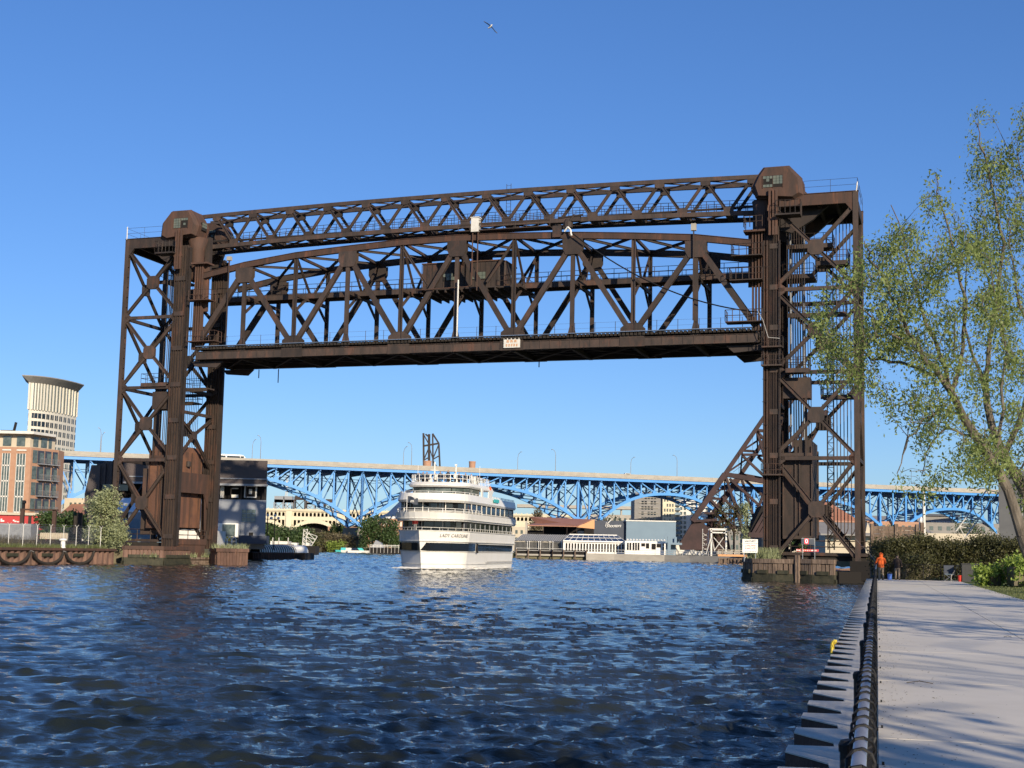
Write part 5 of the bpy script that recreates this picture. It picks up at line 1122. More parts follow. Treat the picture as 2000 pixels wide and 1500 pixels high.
# the gull
t = thing('gull', 'white-bodied gull with dark wings gliding high above the bridge', 'bird', P(958, 52, 62)); c = Vector((0, 0, 0)); k_ = 62/2774
def G(dx, dy, dz=0): return Vector((dx*k_, dz, -dy*k_))
bj = skin_mesh('body', {'tail': (G(-5, 3.2, 0.06), (0.045, 0.008)), 'rump': (G(-3.5, 2.3, 0.03), 0.03), 'mid': (G(-0.6, 0.6), 0.055), 'chest': (G(1.2, -1.2, -0.02), 0.05), 'head': (G(2.6, -2.6, -0.06), 0.032), 'bill': (G(3.5, -3.4, -0.1), 0.01)}, [('tail', 'rump'), ('rump', 'mid'), ('mid', 'chest'), ('chest', 'head'), ('head', 'bill')], M['white'], t)
for wp in ([(0.3, -0.8), (-3.5, -4.0), (-7.5, -6.5), (-13.8, -10.2)], [(1.2, 0.2), (5, 4.5), (8, 8.6), (13.6, 14.0)]):
    mb = MB(); ws = [1.6, 1.7, 1.4, 0.5]; V = []; F = []
    for i, ((x, y), w) in enumerate(zip(wp, ws)):
        nrm = Vector((0.55, 0, 0.83)); 
        for s_, th in ((1, 0), (-1, 0)): V.append(G(x, y, 0.15*s_*w/1.7)+nrm*0.0+Vector((0.4*s_, 0, 0.5*s_))*w*k_)
        V.append(G(x, y, -0.02)+Vector((0.02, -0.02, 0.01)))
    for i in range(3):
        b_ = i*3; F += [(b_, b_+3, b_+4, b_+1), (b_, b_+2, b_+5, b_+3), (b_+2, b_+1, b_+4, b_+5)]
    mb.add(V, F); mb.build('wing', M['navy'], t)

# leaf litter along the path: fallen catkins and grit, gathered against the fence
V = []; F = []
for k in range(1400):
    a = abs(random.gauss(0, 0.35))+0.03 if k % 3 else random.uniform(0, 5.6); d = 4+random.random()**1.6*70; c = A_(a, d, 1.022); r_ = random.uniform(0.006, 0.018); h_ = random.random()*pi; n0 = len(V)
    V += [c+Vector((r_*cos(h_), r_*sin(h_), 0.001)), c+Vector((-r_*.4*sin(h_), r_*.4*cos(h_), 0.006)), c-Vector((r_*cos(h_), r_*sin(h_), -0.001)), c+Vector((r_*.4*sin(h_), -r_*.4*cos(h_), 0.004))]; F.append((n0, n0+1, n0+2, n0+3))
mb = MB(); mb.add(V, F); o = mb.build('leaf_litter', M['brownleaf']); o['kind'] = 'stuff'; tag(o, 'brown catkins and grit scattered over the river walk', 'litter')
# ================================================================== the cruise boat
fb = thing('cruise_boat', 'large white four-deck river cruise boat heading this way under the lift bridge', 'boat', (-8.95, 171.9, 0), radians(-12))
def outl(front, hw, back, n=14, p=2.0, y0=0.0, pointed=False):
    pts = [(hw, back), (hw, (back+y0)*0.6), (hw, y0+(back-y0)*0.25)]
    for i in range(n+1):
        if pointed:
            s = i/n*2; q = s if s <= 1 else 2-s; x = hw*(1-q**1.45)*(1 if s <= 1 else -1); y = y0-(front+y0)*q if False else y0-front*q
        else:
            a = pi*i/n; x = hw*cos(a); x = hw*(abs(cos(a))**(2/p))*(1 if cos(a) >= 0 else -1); y = y0-front*(sin(a)**(2/p))
        pts.append((x, y))
    pts += [(-hw, y0+(back-y0)*0.25), (-hw, (back+y0)*0.6), (-hw, back)]
    return pts
def loft(mb, rings):
    n = len(rings[0]); vs = [p for r_ in rings for p in r_]
    fs = [tuple(range(n))[::-1], tuple(range((len(rings)-1)*n, len(rings)*n))]
    fs += [(k*n+i, k*n+(i+1) % n, (k+1)*n+(i+1) % n, (k+1)*n+i) for k in range(len(rings)-1) for i in range(n)]
    mb.add(vs, fs)
def ring(o, z): return [(x, y, z) for x, y in o]
def along(o, s):                                # point and outward normal at arc length s
    for a, b in zip(o[:-1], o[1:]):
        a = Vector((*a, 0)); b = Vector((*b, 0)); L_ = (b-a).length
        if s <= L_: d = (b-a)/L_; return a+d*s, Vector((-d.y, d.x, 0)), d
        s -= L_
    return b, Vector((-d.y, d.x, 0)), d
def olen(o): return sum((Vector(b)-Vector(a)).length for a, b in zip(o[:-1], o[1:]))
hullB = outl(5.3, 3.85, 26.6, 16, pointed=True); hullM = outl(6.1, 4.15, 26.6, 16, pointed=True); hullT = outl(7.0, 4.4, 26.6, 16, pointed=True)
mb = MB(); loft(mb, [ring(hullB, -0.9), ring(outl(5.7, 4.0, 26.6, 16, pointed=True), 0.75), ring(outl(5.78, 4.0, 26.6, 16, pointed=True), 0.78), ring(outl(6.1, 4.12, 26.6, 16, pointed=True), 2.2), ring(outl(6.2, 4.12, 26.6, 16, pointed=True), 2.22), ring(outl(6.55, 4.2, 26.6, 16, pointed=True), 3.25), ring(outl(6.6, 4.3, 26.6, 16, pointed=True), 3.3), ring(hullT, 4.6)])
hl = mb.build('hull', M['white'], fb)
mb = MB()
for z, o in ((2.18, outl(6.18, 4.19, 26.7, 16, pointed=True)), (3.36, outl(6.72, 4.37, 26.7, 16, pointed=True)), (4.58, outl(7.06, 4.46, 26.7, 16, pointed=True)), (0.72, outl(5.76, 4.06, 26.7, 16, pointed=True))):
    mb.path([Vector((x, y, z)) for x, y in o], 0.055, 5)
mb.build('rubbing_strake', M['white2'], hl)
WCOUNT = [0]
def panes(o, z0, z1, step, gap, s0, s1, parent, mat, tilt=0.0, name='window', off=0.02):
    s = s0
    while s+step*0.5 < s1:
        e = min(s+step-gap, s1); a, na, _ = along(o, s); b, nb, _ = along(o, e)
        m_, nm, _ = along(o, (s+e)/2); mb = MB(); up = Vector((0, 0, 1))
        q = [a+na*off, m_+nm*off, b+nb*off]; t_ = 0.04
        lo = [p+up*z0 for p in q]; hi = [p+up*z1+nm*tilt for p in q]
        mb.add(lo+hi+[p-nm*t_ for p in lo]+[p-nm*t_ for p in hi], [(0, 1, 4, 3), (1, 2, 5, 4), (9, 10, 7, 6), (10, 11, 8, 7), (3, 4, 10, 9), (4, 5, 11, 10), (1, 0, 6, 7), (2, 1, 7, 8), (0, 3, 9, 6), (5, 2, 8, 11)])
        mb.build(name, mat, parent); s += step
oL = outl(6.62, 4.30, 26.6, 16, pointed=True); Lh = olen(oL); Sf = 26.6
panes(oL, 2.32, 3.12, 1.62, 0.16, 1.6, Sf-4.6, hl, M['glass'], 0.03)
panes(oL, 2.28, 3.18, 3.3, 0.03, Sf-3.2, Sf+16, hl, M['glass'], 0.05)
# main deck cabin
c2 = outl(1.6, 3.95, 26.3, 12, 2.6); mb = MB(); mb.prism(ring(c2, 4.5), (0, 0, 1.3)); cb = mb.build('main_deck_cabin', M['void'], fb)
mb = MB()
for s in np.arange(1, olen(c2)-1, 2.6):
    p, n_, d = along(c2, s); mb.box((p.x+n_.x*0.03, p.y+n_.y*0.03, 5.15), (0.10, 0.10, 1.3), atan2(d.y, d.x))
mb.build('cabin_frame', M['grey'], cb)
panes(c2, 4.68, 5.68, 1.3, 0.07, 0.8, olen(c2)-0.8, cb, M['glass'])
mb = MB()
oc = outl(6.6, 4.25, 26.6, 16, pointed=True); s = 0.5; Lc = olen(oc); prev = None
while s < Lc:
    p, n_, d = along(oc, s); q = Vector((p.x, p.y, 4.6)); mb.tube(q, q+Vector((0, 0, 0.35)), 0.025, 4)
    if prev is not None: mb.tube(prev+Vector((0, 0, 0.35)), q+Vector((0, 0, 0.35)), 0.03, 4)
    prev = q; s += 1.25
mb.build('bow_rail', M['white2'], hl)
# second deck band with rounded front overhanging the bow
o3b = outl(5.4, 4.3, 26.6, 18, 2.2); o3t = outl(5.9, 4.5, 26.6, 18, 2.2)
mb = MB(); loft(mb, [ring(o3b, 5.75), ring(outl(5.5, 4.42, 26.6, 18, 2.2), 5.95), ring(outl(5.55, 4.42, 26.6, 18, 2.2), 6.0), ring(o3t, 6.72)]); d3 = mb.build('second_deck_band', M['white'], fb)
mb = MB(); mb.path([Vector((x, y, 5.98)) for x, y in outl(5.6, 4.5, 26.7, 18, 2.2)], 0.05, 5); mb.build('trim', M['white2'], d3)
def deck_rail(name, o, z, h, parent, step=1.4, s0=0, s1=None, r=0.03, mid=1, mat='white'):
    mb = MB(); L_ = olen(o); s1 = s1 or L_; s = s0; prev = None
    while s <= s1+0.01:
        p, n_, d = along(o, min(s, L_-0.01)); q = Vector((p.x, p.y, z)); mb.tube(q, q+Vector((0, 0, h)), r*1.2, 5)
        if prev is not None:
            for k in range(mid+1): hh = h*(k+1)/(mid+1); mb.tube(prev+Vector((0, 0, hh)), q+Vector((0, 0, hh)), r, 4)
        prev = q; s += step
    return mb.build(name, M[mat], parent)
deck_rail('deck_rail', outl(5.6, 4.35, 26.3, 18, 2.2), 6.7, 0.5, d3, 1.7, 20, olen(o3t)-20, 0.03, 1)
c3 = outl(3.3, 4.1, 26.3, 14, 2.4); mb = MB(); mb.prism(ring(c3, 6.6), (0, 0, 1.4)); cb3 = mb.build('second_deck_cabin', M['void'], fb)
panes(c3, 6.95, 7.82, 1.36, 0.06, 0.8, olen(c3)-0.8, cb3, M['glass'])
mb = MB()
for s in np.arange(0.3, olen(c3)-1, 2.72):
    p, n_, d = along(c3, s); mb.box((p.x+n_.x*0.03, p.y+n_.y*0.03, 7.3), (0.09, 0.12, 1.35), atan2(d.y, d.x))
mb.path([Vector((x*1.02, y, 6.85)) for x, y in outl(3.35, 4.15, 26.3, 14, 2.4)], 0.06, 4); mb.build('cabin_frame', M['white2'], cb3)
# third deck band
o4b = outl(4.6, 4.25, 26.6, 18, 2.2); o4t = outl(4.9, 4.4, 26.6, 18, 2.2)
mb = MB(); loft(mb, [ring(o4b, 7.95), ring(outl(4.95, 4.42, 26.6, 18, 2.2), 8.2), ring(o4t, 8.25), ring(outl(4.5, 4.25, 26.6, 18, 2.2), 9.02)]); d4 = mb.build('third_deck_band', M['white'], fb)
deck_rail('deck_rail', outl(4.3, 4.15, 26.4, 18, 2.2), 9.0, 0.22, d4, 1.7, 21, olen(o4t)-21, 0.03, 0)
deck_rail('stern_rail', outl(0.3, 4.15, 26.4, 6, 2.2, y0=11.0), 9.0, 0.28, d4, 0.9, 0, 14, 0.03, 1)
c4 = outl(2.6, 3.45, 8.5, 14, 2.3, y0=2.6); mb = MB(); mb.prism(ring(c4, 8.9), (0, 0, 1.05)); wh_ = mb.build('wheelhouse', M['void'], fb)
panes(c4, 9.12, 9.82, 2.1, 0.08, 0.5, olen(c4)-0.5, wh_, M['glass2'], 0.08)
mb = MB(); loft(mb, [ring(outl(3.0, 3.7, 14.0, 16, 2.3, y0=2.4), 9.9), ring(outl(3.3, 3.9, 14.2, 16, 2.3, y0=2.4), 10.08), ring(outl(3.3, 3.9, 14.2, 16, 2.3, y0=2.4), 10.2), ring(outl(2.8, 3.7, 14, 16, 2.3, y0=2.4), 10.5)]); rf = mb.build('roof', M['white'], fb)
deck_rail('roof_rail', outl(2.6, 3.6, 13.8, 16, 2.3, y0=2.4), 10.48, 0.95, rf, 0.8, 0.2, None, 0.035, 1)
for sx in (-1, 1):                              # arched side wing behind the wheelhouse
    mb = MB(); x = sx*4.22; pl = [(7.0, 9.0), (7.4, 9.0)]
    outer = [(6.4, 8.95), (6.4, 10.0), (13.0, 10.0), (13.2, 9.9), (12.4, 9.2), (12.2, 8.95)]
    mb.prism([(x, y, z) for y, z in [(6.4, 8.95), (7.3, 8.95), (7.3, 9.75), (7.6, 9.98), (7.6, 10.05), (6.4, 10.05)]], (-sx*0.12, 0, 0))
    mb.prism([(x, y, z) for y, z in [(10.4, 8.95), (12.2, 8.95), (12.6, 9.6), (13.4, 10.05), (10.0, 10.05), (10.2, 9.95), (10.5, 9.75)]], (-sx*0.12, 0, 0))
    mb.prism([(x, y, z) for y, z in [(7.6, 9.9), (10.2, 9.9), (10.2, 10.05), (7.6, 10.05)]], (-sx*0.12, 0, 0)); mb.build('side_wing', M['white'], fb)
mb = MB(); mb.box((4.5, 13.8, 8.75), (0.06, 3.0, 0.42)); mb.build('name_strip', M['teal'], d4)
mb = MB()
for x, y, h_, r_ in ((-0.6, 1.5, 2.6, 0.09), (1.7, 3.0, 2.3, 0.09), (-2.9, 2.2, 2.2, 0.03), (3.3, 9, 2.6, 0.03), (0.4, 2.2, 1.4, 0.04)): mb.tube((x, y, 10.4), (x, y, 10.4+h_), r_, 6)
mb.box((1.7, 3.0, 12.75), (0.25, 0.25, 0.2)); mb.box((-0.6, 1.5, 12.0), (1.0, 0.12, 0.1)); mb.build('mast', M['white'], rf)
mb = MB()
for x, y in ((1.2, 5), (-1.8, 4), (2.9, 8), (2.2, 10)): mb.lathe((x, y, 10.5), [(0.25, 0), (0.3, 0.3), (0.12, 0.9), (0.25, 1.15)], 8)
mb.build('roof_equipment', M['white2'], rf)
mb = MB(); mb.tube((-1.9, -5.75, 6.7), (-1.9, -5.75, 8.6), 0.035, 6); fl = mb.build('flag_staff', M['white'], fb)
mb = MB(); V = []; F = []
for i in range(9):
    for j in range(5): V.append((-1.85+i*0.16, -5.75+0.1*sin(i*0.9+j*0.3), 8.55-0.19*j-0.03*i+0.05*sin(i*.8)))
for i in range(8):
    for j in range(4): F.append((i*5+j, i*5+j+1, (i+1)*5+j+1, (i+1)*5+j))
mb.add(V, F); fg = mb.build('flag', M['navy'], fl); mb = MB()
for x, z, l in ((-1.35, 8.02, .42), (-1.35, 7.88, .55), (-1.0, 8.25, .3)):
    for k in range(int(l/0.1)): mb.box((x-l/2+k*0.1+0.2, -5.9, z), (0.07, 0.02, 0.09))
mb.build('flag_mark', M['white'], fg)
# name on the bow
V, F = text_part('LADY CAROLINE', 0.56, None, shear=0.25, spacing=1.12); nmo = outl(6.88, 4.38, 26.6, 16, pointed=True); mb = MB(); vs = []
for v in V:
    s = Sf+3.05-v.x; p, n_, d = along(nmo, s); q = p+n_*(0.09+v.z+0.05*v.y); vs.append((q.x, q.y, 4.05+v.y))
mb.add(vs, [f[::-1] for f in F]); mb.build('lettering', M['name'], hl)
mb = MB(); mb.box((4.25, 4.5, 2.62), (0.16, 0.7, 1.15)); mb.build('side_door', M['void'], hl)
mb = MB(); mb.box((4.3, 18.0, 0.95), (0.1, 16, 0.07)); mb.build('spray_rail', M['greyb'], hl)
# a bow wave of broken water
mb = MB(); V = []; F = []; rg = random.Random(4)
for k in range(900):
    a = rg.random(); s = Sf-6+a*18; p, n_, d = along(hullB, s); w = abs(rg.gauss(0, 0.55)); c = Vector((p.x, p.y, 0))+n_*(0.1+w); r_ = rg.uniform(0.04, 0.16); z = 0.10+0.22*math.exp(-w*1.6)*rg.random()
    n0 = len(V); V += [(c.x-r_*2, c.y-r_, z), (c.x+r_*2, c.y-r_, z+0.03), (c.x+r_*2, c.y+r_, z), (c.x, c.y, z+r_*0.6)]; F += [(n0, n0+1, n0+3), (n0+1, n0+2, n0+3), (n0+2, n0, n0+3)]
for k in range(260):
    p, n_, d = along(hullB, rg.uniform(1, Sf-4)); w = abs(rg.gauss(0, 0.4)); c = Vector((p.x, p.y, 0))+n_*(0.1+w); r_ = rg.uniform(0.04, 0.12); z = 0.12; n0 = len(V); V += [(c.x-r_, c.y-r_*3, z), (c.x+r_, c.y-r_, z+0.03), (c.x+r_, c.y+r_*3, z), (c.x, c.y, z+r_*0.6)]; F += [(n0, n0+1, n0+3), (n0+1, n0+2, n0+3), (n0+2, n0, n0+3)]
wm_ = rmat(fb); mb.add([wm_ @ Vector(v) for v in V], F); foam = mb.build('foam', M['white'], None); foam['kind'] = 'stuff'; tag(foam, 'white foam breaking along the waterline of the cruise boat', 'foam')
def bp(x, y, z): v = rmat(fb) @ Vector((x, y, z)); return v
person('person in white shirt and red apron standing on the bow deck of the cruise boat', bp(-1.7, -2.6, 4.55), radians(168), M['redp'], M['white2'], sub=1)
person('person in orange top leaning on the upper stern rail of the cruise boat', bp(3.9, 12.6, 9.0), radians(110), M['orange'], M['navy'], sub=1)
crowd = person('person in dark clothes standing among the crowd on the boat roof deck', bp(-2.7, 2.0, 10.0), radians(150), M['navy'], M['tie'], sub=1, group='passengers on the roof deck')
crowd2 = person('person in a pale shirt standing among the crowd on the boat roof deck', bp(0.8, 2.6, 10.2), radians(170), M['white2'], M['navy'], sub=1, group='passengers on the roof deck')
for i in range(1, 11):
    x, y = [(-2.0, 1.4), (-1.3, 0.6), (-0.3, 0.9), (0.4, 0.5), (1.2, 1.2), (1.9, 1.9), (2.5, 1.5), (2.9, 3.2), (3.1, 5.4), (3.2, 8.2)][i-1]
    dup(crowd if i % 3 else crowd2, bp(x, y, 10.0+random.uniform(-0.1, 0.3)), radians(random.uniform(90, 240)), scale=random.uniform(0.88, 1.02))
# ================================================================== blue arch viaduct
VA = Vector((-141.5, 450, 0)); VD = Vector((337.3, 126, 0)).normalized(); VN = Vector((-VD.y, VD.x, 0)); VR = atan2(126, 337.3)
VK = 1.25
va = thing('arch_viaduct', 'long sky-blue steel arch viaduct carrying a road across the whole background', 'arch bridge', (VA.x*VK, VA.y*VK, 2.6-2.6*VK), VR); va.scale = (VK,)*3
def BP(x, y, off=0.0):
    o = Vector((0, 0, EYE)); d = P(x, y, 1.0)-o; o2 = VA+VN*off; t = (o2-o).dot(VN)/d.dot(VN); p = o+d*t; return (p-VA).dot(VD), p.z
S0, S1 = -45.0, 470.0; ZT = 30.65
mb = MB(); mb.bx(S0, S1, -1.6, 23, 29.0, 29.5); dk = mb.build('deck', M['conc'], va)
for y in (-1.5, 23):
    mb = MB(); mb.bx(S0, S1, y-0.15, y+0.15, 29.52, ZT)
    for s in np.arange(S0, S1, 12): mb.bx(s-0.1, s+0.1, y-0.2, y+0.2, 29.5, ZT+0.05)
    mb.build('parapet', M['conc'], dk)
for y in (-1.2, 22.4):
    mb = MB(); mb.bx(S0, S1, y-0.1, y+0.1, 28.0, 28.998); mb.bx(S0, S1, y-0.25, y+0.25, 28.0, 28.08); mb.build('fascia_girder', M['blue'], va)
mb = MB()
for y in (3, 8, 13, 18): mb.bx(S0, S1, y-0.2, y+0.2, 27.9, 28.998)
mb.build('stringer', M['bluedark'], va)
arches = []
ARC = [((40, 1040), (705, 1028), (385, 0), 26.3), ((705, 1028), (1128, 1016), (925, 0), 25.0), ((1172, 1016), (1430, 1030), (1306, 0), 24.0), ((1472, 1024), (1719, 1027), (1600, 0), 24.2), ((1769, 1027), (1955, 1052), (1853, 0), 22.3), ((1990, 1052), (2260, 1052), (2120, 0), 22.0)]
def arch_z(s):
    for s0, z0, s1, z1, zc, sm in arches:
        if s0 <= s <= s1:
            if s < sm: t = (sm-s)/(sm-s0); return zc-(zc-z0)*t*t*(0.55+0.45*t)
            t = (s-sm)/(s1-sm); return zc-(zc-z1)*t*t*(0.55+0.45*t)
    return None
for (a, b, m_, zc) in ARC:
    s0, z0 = BP(*a); s1, z1 = BP(*b); sm = (s0+s1)/2; arches.append((s0, z0, s1, z1, zc, sm))
def V3(s, y, z): return Vector((s, y, z))
nodes = []
for (s0, z0, s1, z1, zc, sm) in arches:
    n = max(2, int(round((s1-s0)/5.25))); n += n % 2; nodes.append([s0+(s1-s0)*i/n for i in range(n+1)])
postN = 0; far_post = MB(); far_diag = MB(); gz = MB()
for ai, (s0, z0, s1, z1, zc, sm) in enumerate(arches):
    for yi, y in enumerate((0.0, 18.0)):
        mb = MB(); N_ = 36
        for i in range(N_):
            a = s0+(s1-s0)*i/N_; b = s0+(s1-s0)*(i+1)/N_; mb.beam(V3(a, y, arch_z(a)), V3(b, y, arch_z(b)), 0.9, 1.0)
        for s in nodes[ai]: z = arch_z(s); mb.bx(s-0.75, s+0.75, y-0.35, y+0.35, z, z+1.15)
        mb.build('arch_rib', M['blue'], va)
    mb = MB(); N_ = 20
    for i in range(N_):
        a = s0+(s1-s0)*i/N_; b = s0+(s1-s0)*(i+1)/N_; mb.beam(V3(a, 0.3, arch_z(a)-0.2), V3(b, 17.7, arch_z(b)-0.2), 0.35, 0.35); mb.beam(V3(b, 0.3, arch_z(b)-0.2), V3(a, 17.7, arch_z(a)-0.2), 0.35, 0.35)
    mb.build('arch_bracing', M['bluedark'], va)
    for i, s in enumerate(nodes[ai]):
        z = arch_z(s); big = i in (0, len(nodes[ai])-1); w = 0.75 if big else 0.5
        if s < S1:
            mb = MB(); mb.beam(V3(s, 0, z), V3(s, 0, 28.0), w, w); mb.build('spandrel_post', M['blue'], va)
            far_post = MB(); far_post.beam(V3(s, 18, z), V3(s, 18, 28.0), w, w); far_post.build('rear_spandrel_post', M['blue'], va)
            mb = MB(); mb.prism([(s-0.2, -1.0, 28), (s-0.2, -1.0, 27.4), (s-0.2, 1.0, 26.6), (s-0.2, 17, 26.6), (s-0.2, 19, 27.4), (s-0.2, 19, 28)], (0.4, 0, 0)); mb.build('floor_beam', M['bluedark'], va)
            far_diag.beam(V3(s, 0, (z+28)/2), V3(s, 18, 27.5), 0.2, 0.3); far_diag.beam(V3(s, 18, (z+28)/2), V3(s, 0, 27.5), 0.2, 0.3)
            if big: far_diag.beam(V3(s, 0, z+1), V3(s, 18, 22), 0.25, 0.3); far_diag.beam(V3(s, 18, z+1), V3(s, 0, 22), 0.25, 0.3)
        if i < len(nodes[ai])-1:
            e = nodes[ai][i+1]; top, bot = (s, e) if (s+e)/2 < sm else (e, s)
            if s < S1: mb = MB(); mb.beam(V3(top, 0, 27.8), V3(bot, 0, arch_z(bot)+0.7), 0.42, 0.36); mb.build('spandrel_diagonal', M['blue'], va)
            far_diag.beam(V3(top, 18, 27.8), V3(bot, 18, arch_z(bot)+0.7), 0.42, 0.36)
            far_diag.beam(V3(s, 9, 25.4), V3(e, 9, 25.4), 0.15, 0.15); far_diag.beam(V3(s, 9, 24.4), V3(e, 9, 24.4), 0.15, 0.15); far_diag.beam(V3(s, 9, 25.4), V3(e, 9, 24.4), 0.12, 0.12)
    for ss, zz in ((s0, z0), (s1, z1)):
        mb = MB(); mb.prism([(ss-2.0, -1.5, 0.5), (ss+2.0, -1.5, 0.5), (ss+1.4, -1.5, zz-0.4), (ss-1.4, -1.5, zz-0.4)], (0, 21, 0)); mb.build('pier', M['conc'], va)
for a, b in zip(arches[:-1], arches[1:]):          # level links between paired springings
    if b[0]-a[2] > 3:
        m_ = (a[2]+b[0])/2; mb = MB(); mb.beam(V3(m_, 0, min(a[3], b[1])), V3(m_, 0, 28), 0.55, 0.55); mb.beam(V3(a[2], 0, 27.6), V3(m_, 0, a[3]+1), 0.4, 0.35); mb.beam(V3(b[0], 0, 27.6), V3(m_, 0, a[3]+1), 0.4, 0.35); mb.build('spandrel_post', M['blue'], va)
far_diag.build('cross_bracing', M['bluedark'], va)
# lamps, bus, cars on the viaduct
def vw(s, y, z): return (VA+VD*s+VN*y)*VK+Vector((0, 0, 2.6+(z-2.6)*VK))
t = thing('street_lamp', 'tall thin curved lamp post on the viaduct, leftmost of all', 'street lamp', vw(BP(195, 886)[0], -1.0, 29.5), VR, 'lamp posts on the viaduct')
t.scale = (VK,)*3; mb = MB(); mb.tube((0, 0, 0), (0, 0, 7.0), 0.13, 5, 0.09); mb.path([(0, 0, 7), (-0.15, 0.3, 8.2), (-0.6, 1.2, 9.0)], 0.08, 5); mb.build('pole', M['grey'], t); mb = MB(); mb.box((-0.75, 1.5, 9.0), (0.35, 0.8, 0.16)); mb.build('lamp_head', M['grey'], t)
labs = {206: 'curved lamp post just right of the leftmost on the viaduct', 507: 'lamp post on the viaduct just right of the bus, left of a close pair', 514: 'lamp post on the viaduct just right of the bus, right of a close pair', 802: 'lamp post on the viaduct left of the far dark lattice tower', 821: 'lamp post on the viaduct touching the far dark lattice tower', 1052: 'lamp post on the viaduct above the copper roof, left of a pair', 1083: 'lamp post on the viaduct above the copper roof, right of a pair', 1280: 'lamp post on the viaduct above the apartment block, left of a pair', 1320: 'lamp post on the viaduct above the apartment block, right of a pair'}
for px, lb in labs.items(): dup(t, vw(BP(px, 905)[0], 21 if px in (206, 514, 821, 1052, 1280) else -1.0, 29.5), VR+(pi if px in (206, 514, 821, 1052, 1280) else 0), lb)
t = thing('bus', 'white city bus crossing the viaduct behind the left tower', 'bus', vw(BP(455, 890)[0], 5, 29.5), VR)
mb = MB(); L_ = 12.5
prof = [(-L_/2, 0.4), (L_/2-0.1, 0.4), (L_/2+0.05, 1.4), (L_/2-0.5, 2.5), (L_/2-1.5, 3.15), (-L_/2, 3.25)]; mb.prism([(x, -1.25, z) for x, z in prof], (0, 2.5, 0)); bd = mb.build('body', M['white'], t)
for x0, x1 in ((-5.6, -2.2), (-1.6, 3.8)): mb = MB(); mb.bx(x0, x1, -1.29, -1.24, 1.7, 2.6); mb.build('window', M['glass'], bd)
mb = MB(); mb.bx(4.0, 5.4, -1.29, -1.24, 1.5, 2.6); mb.build('windscreen', M['glass'], bd)
for x in (-3.8, 3.6): mb = MB(); mb.tube((x, -1.3, 0.5), (x, 1.3, 0.5), 0.5, 14); mb.build('wheel', M['black'], t)
def car(label, s, lane, m, van=False, grp='vehicles crossing the viaduct'):
    t = thing('car', label, 'car', vw(s, lane, 29.5), VR, grp); h = 2.1 if van else 1.45; mb = MB()
    pr = [(-2.2, 0.3), (2.2, 0.3), (2.25, 0.85), (1.2, 1.0), (0.6, h), (-1.6, h), (-2.2, 0.95)]; mb.prism([(x, -0.9, z) for x, z in pr], (0, 1.8, 0)); b = mb.build('body', m, t)
    mb = MB(); mb.bx(-1.5, 0.55, -0.92, 0.92, 1.02, h-0.15); mb.build('window', M['glass'], b)
    for x in (-1.4, 1.4): mb = MB(); mb.tube((x, -0.92, 0.33), (x, 0.92, 0.33), 0.33, 10); mb.build('wheel', M['black'], t)
car('small white van on the viaduct above the blue-grey building', BP(1230, 925)[0], 1.5, M['white'], True); car('white car just right of the white van on the viaduct', BP(1238, 925)[0]+3.2, 1.5, M['white'])
car('dark car on the viaduct seen through the right tree', BP(1905, 958)[0], 1.5, M['navy'], True); car('grey car on the viaduct at the far right edge', BP(1920, 958)[0]+1, 1.5, M['grey'], True)
for px in (1125, 1172, 1360): car('car roof showing above the viaduct parapet %s' % {1125: 'right of the twin springing', 1172: 'over the copper roof end', 1360: 'near the dark bascule leaf'}[px], BP(px, 925)[0], 1.5, M['grey' if px != 1172 else 'white2'])
# ================================================================== background helpers
def fbox(mb, x0, x1, yt, yb, Y, dep, z0=None, splay=False):
    """a block standing at distance Y whose front spans photo columns x0..x1 and rows yt..yb"""
    a = P(x0, (yt+yb)/2, Y); b = P(x1, (yt+yb)/2, Y); zt = P((x0+x1)/2, yt, Y).z; zb = z0 if z0 is not None else P((x0+x1)/2, yb, Y).z
    if splay: mb.prism([(a.x, Y, zb), (b.x, Y, zb), (b.x-dep*0.2, Y+dep, zb), (a.x, Y+dep, zb)], (0, 0, zt-zb))
    else: mb.bx(a.x, b.x, Y, Y+dep, zb, zt)
    return a.x, b.x, zb, zt
def bldg(name, label, Y, x, cat='building', group=None):
    c = P(x, 1050, Y); return thing(name, label, cat, (c.x, c.y, 1.8), 0, group)
def win_grid(par, x0, x1, zb, zt, Y, nx, nz, fx, fz, mat, name='window', skip=None, limit=100, depth=0.12, balc=None):
    w = (x1-x0)/nx; h = (zt-zb)/nz; proto = None; cnt = 0; rest = MB(True)
    for j in range(nz-1, -1, -1):
        for i in range(nx):
            if skip and skip(i, j): continue
            c = Vector((x0+w*(i+0.5), Y-0.02, zb+h*(j+0.5)))
            if cnt < limit:
                if proto is None: mb = MB(); mb.box((0, 0, 0), (w*fx, depth, h*fz)); proto = mb.build(name, mat, par); proto.location = c-rootof(par).location
                else: share(proto, par, c-rootof(par).location)
                cnt += 1
            else: rest.box(c, (w*fx, depth, h*fz))
    if rest.v: rest.build(name, mat, par)['kind'] = 'stuff'
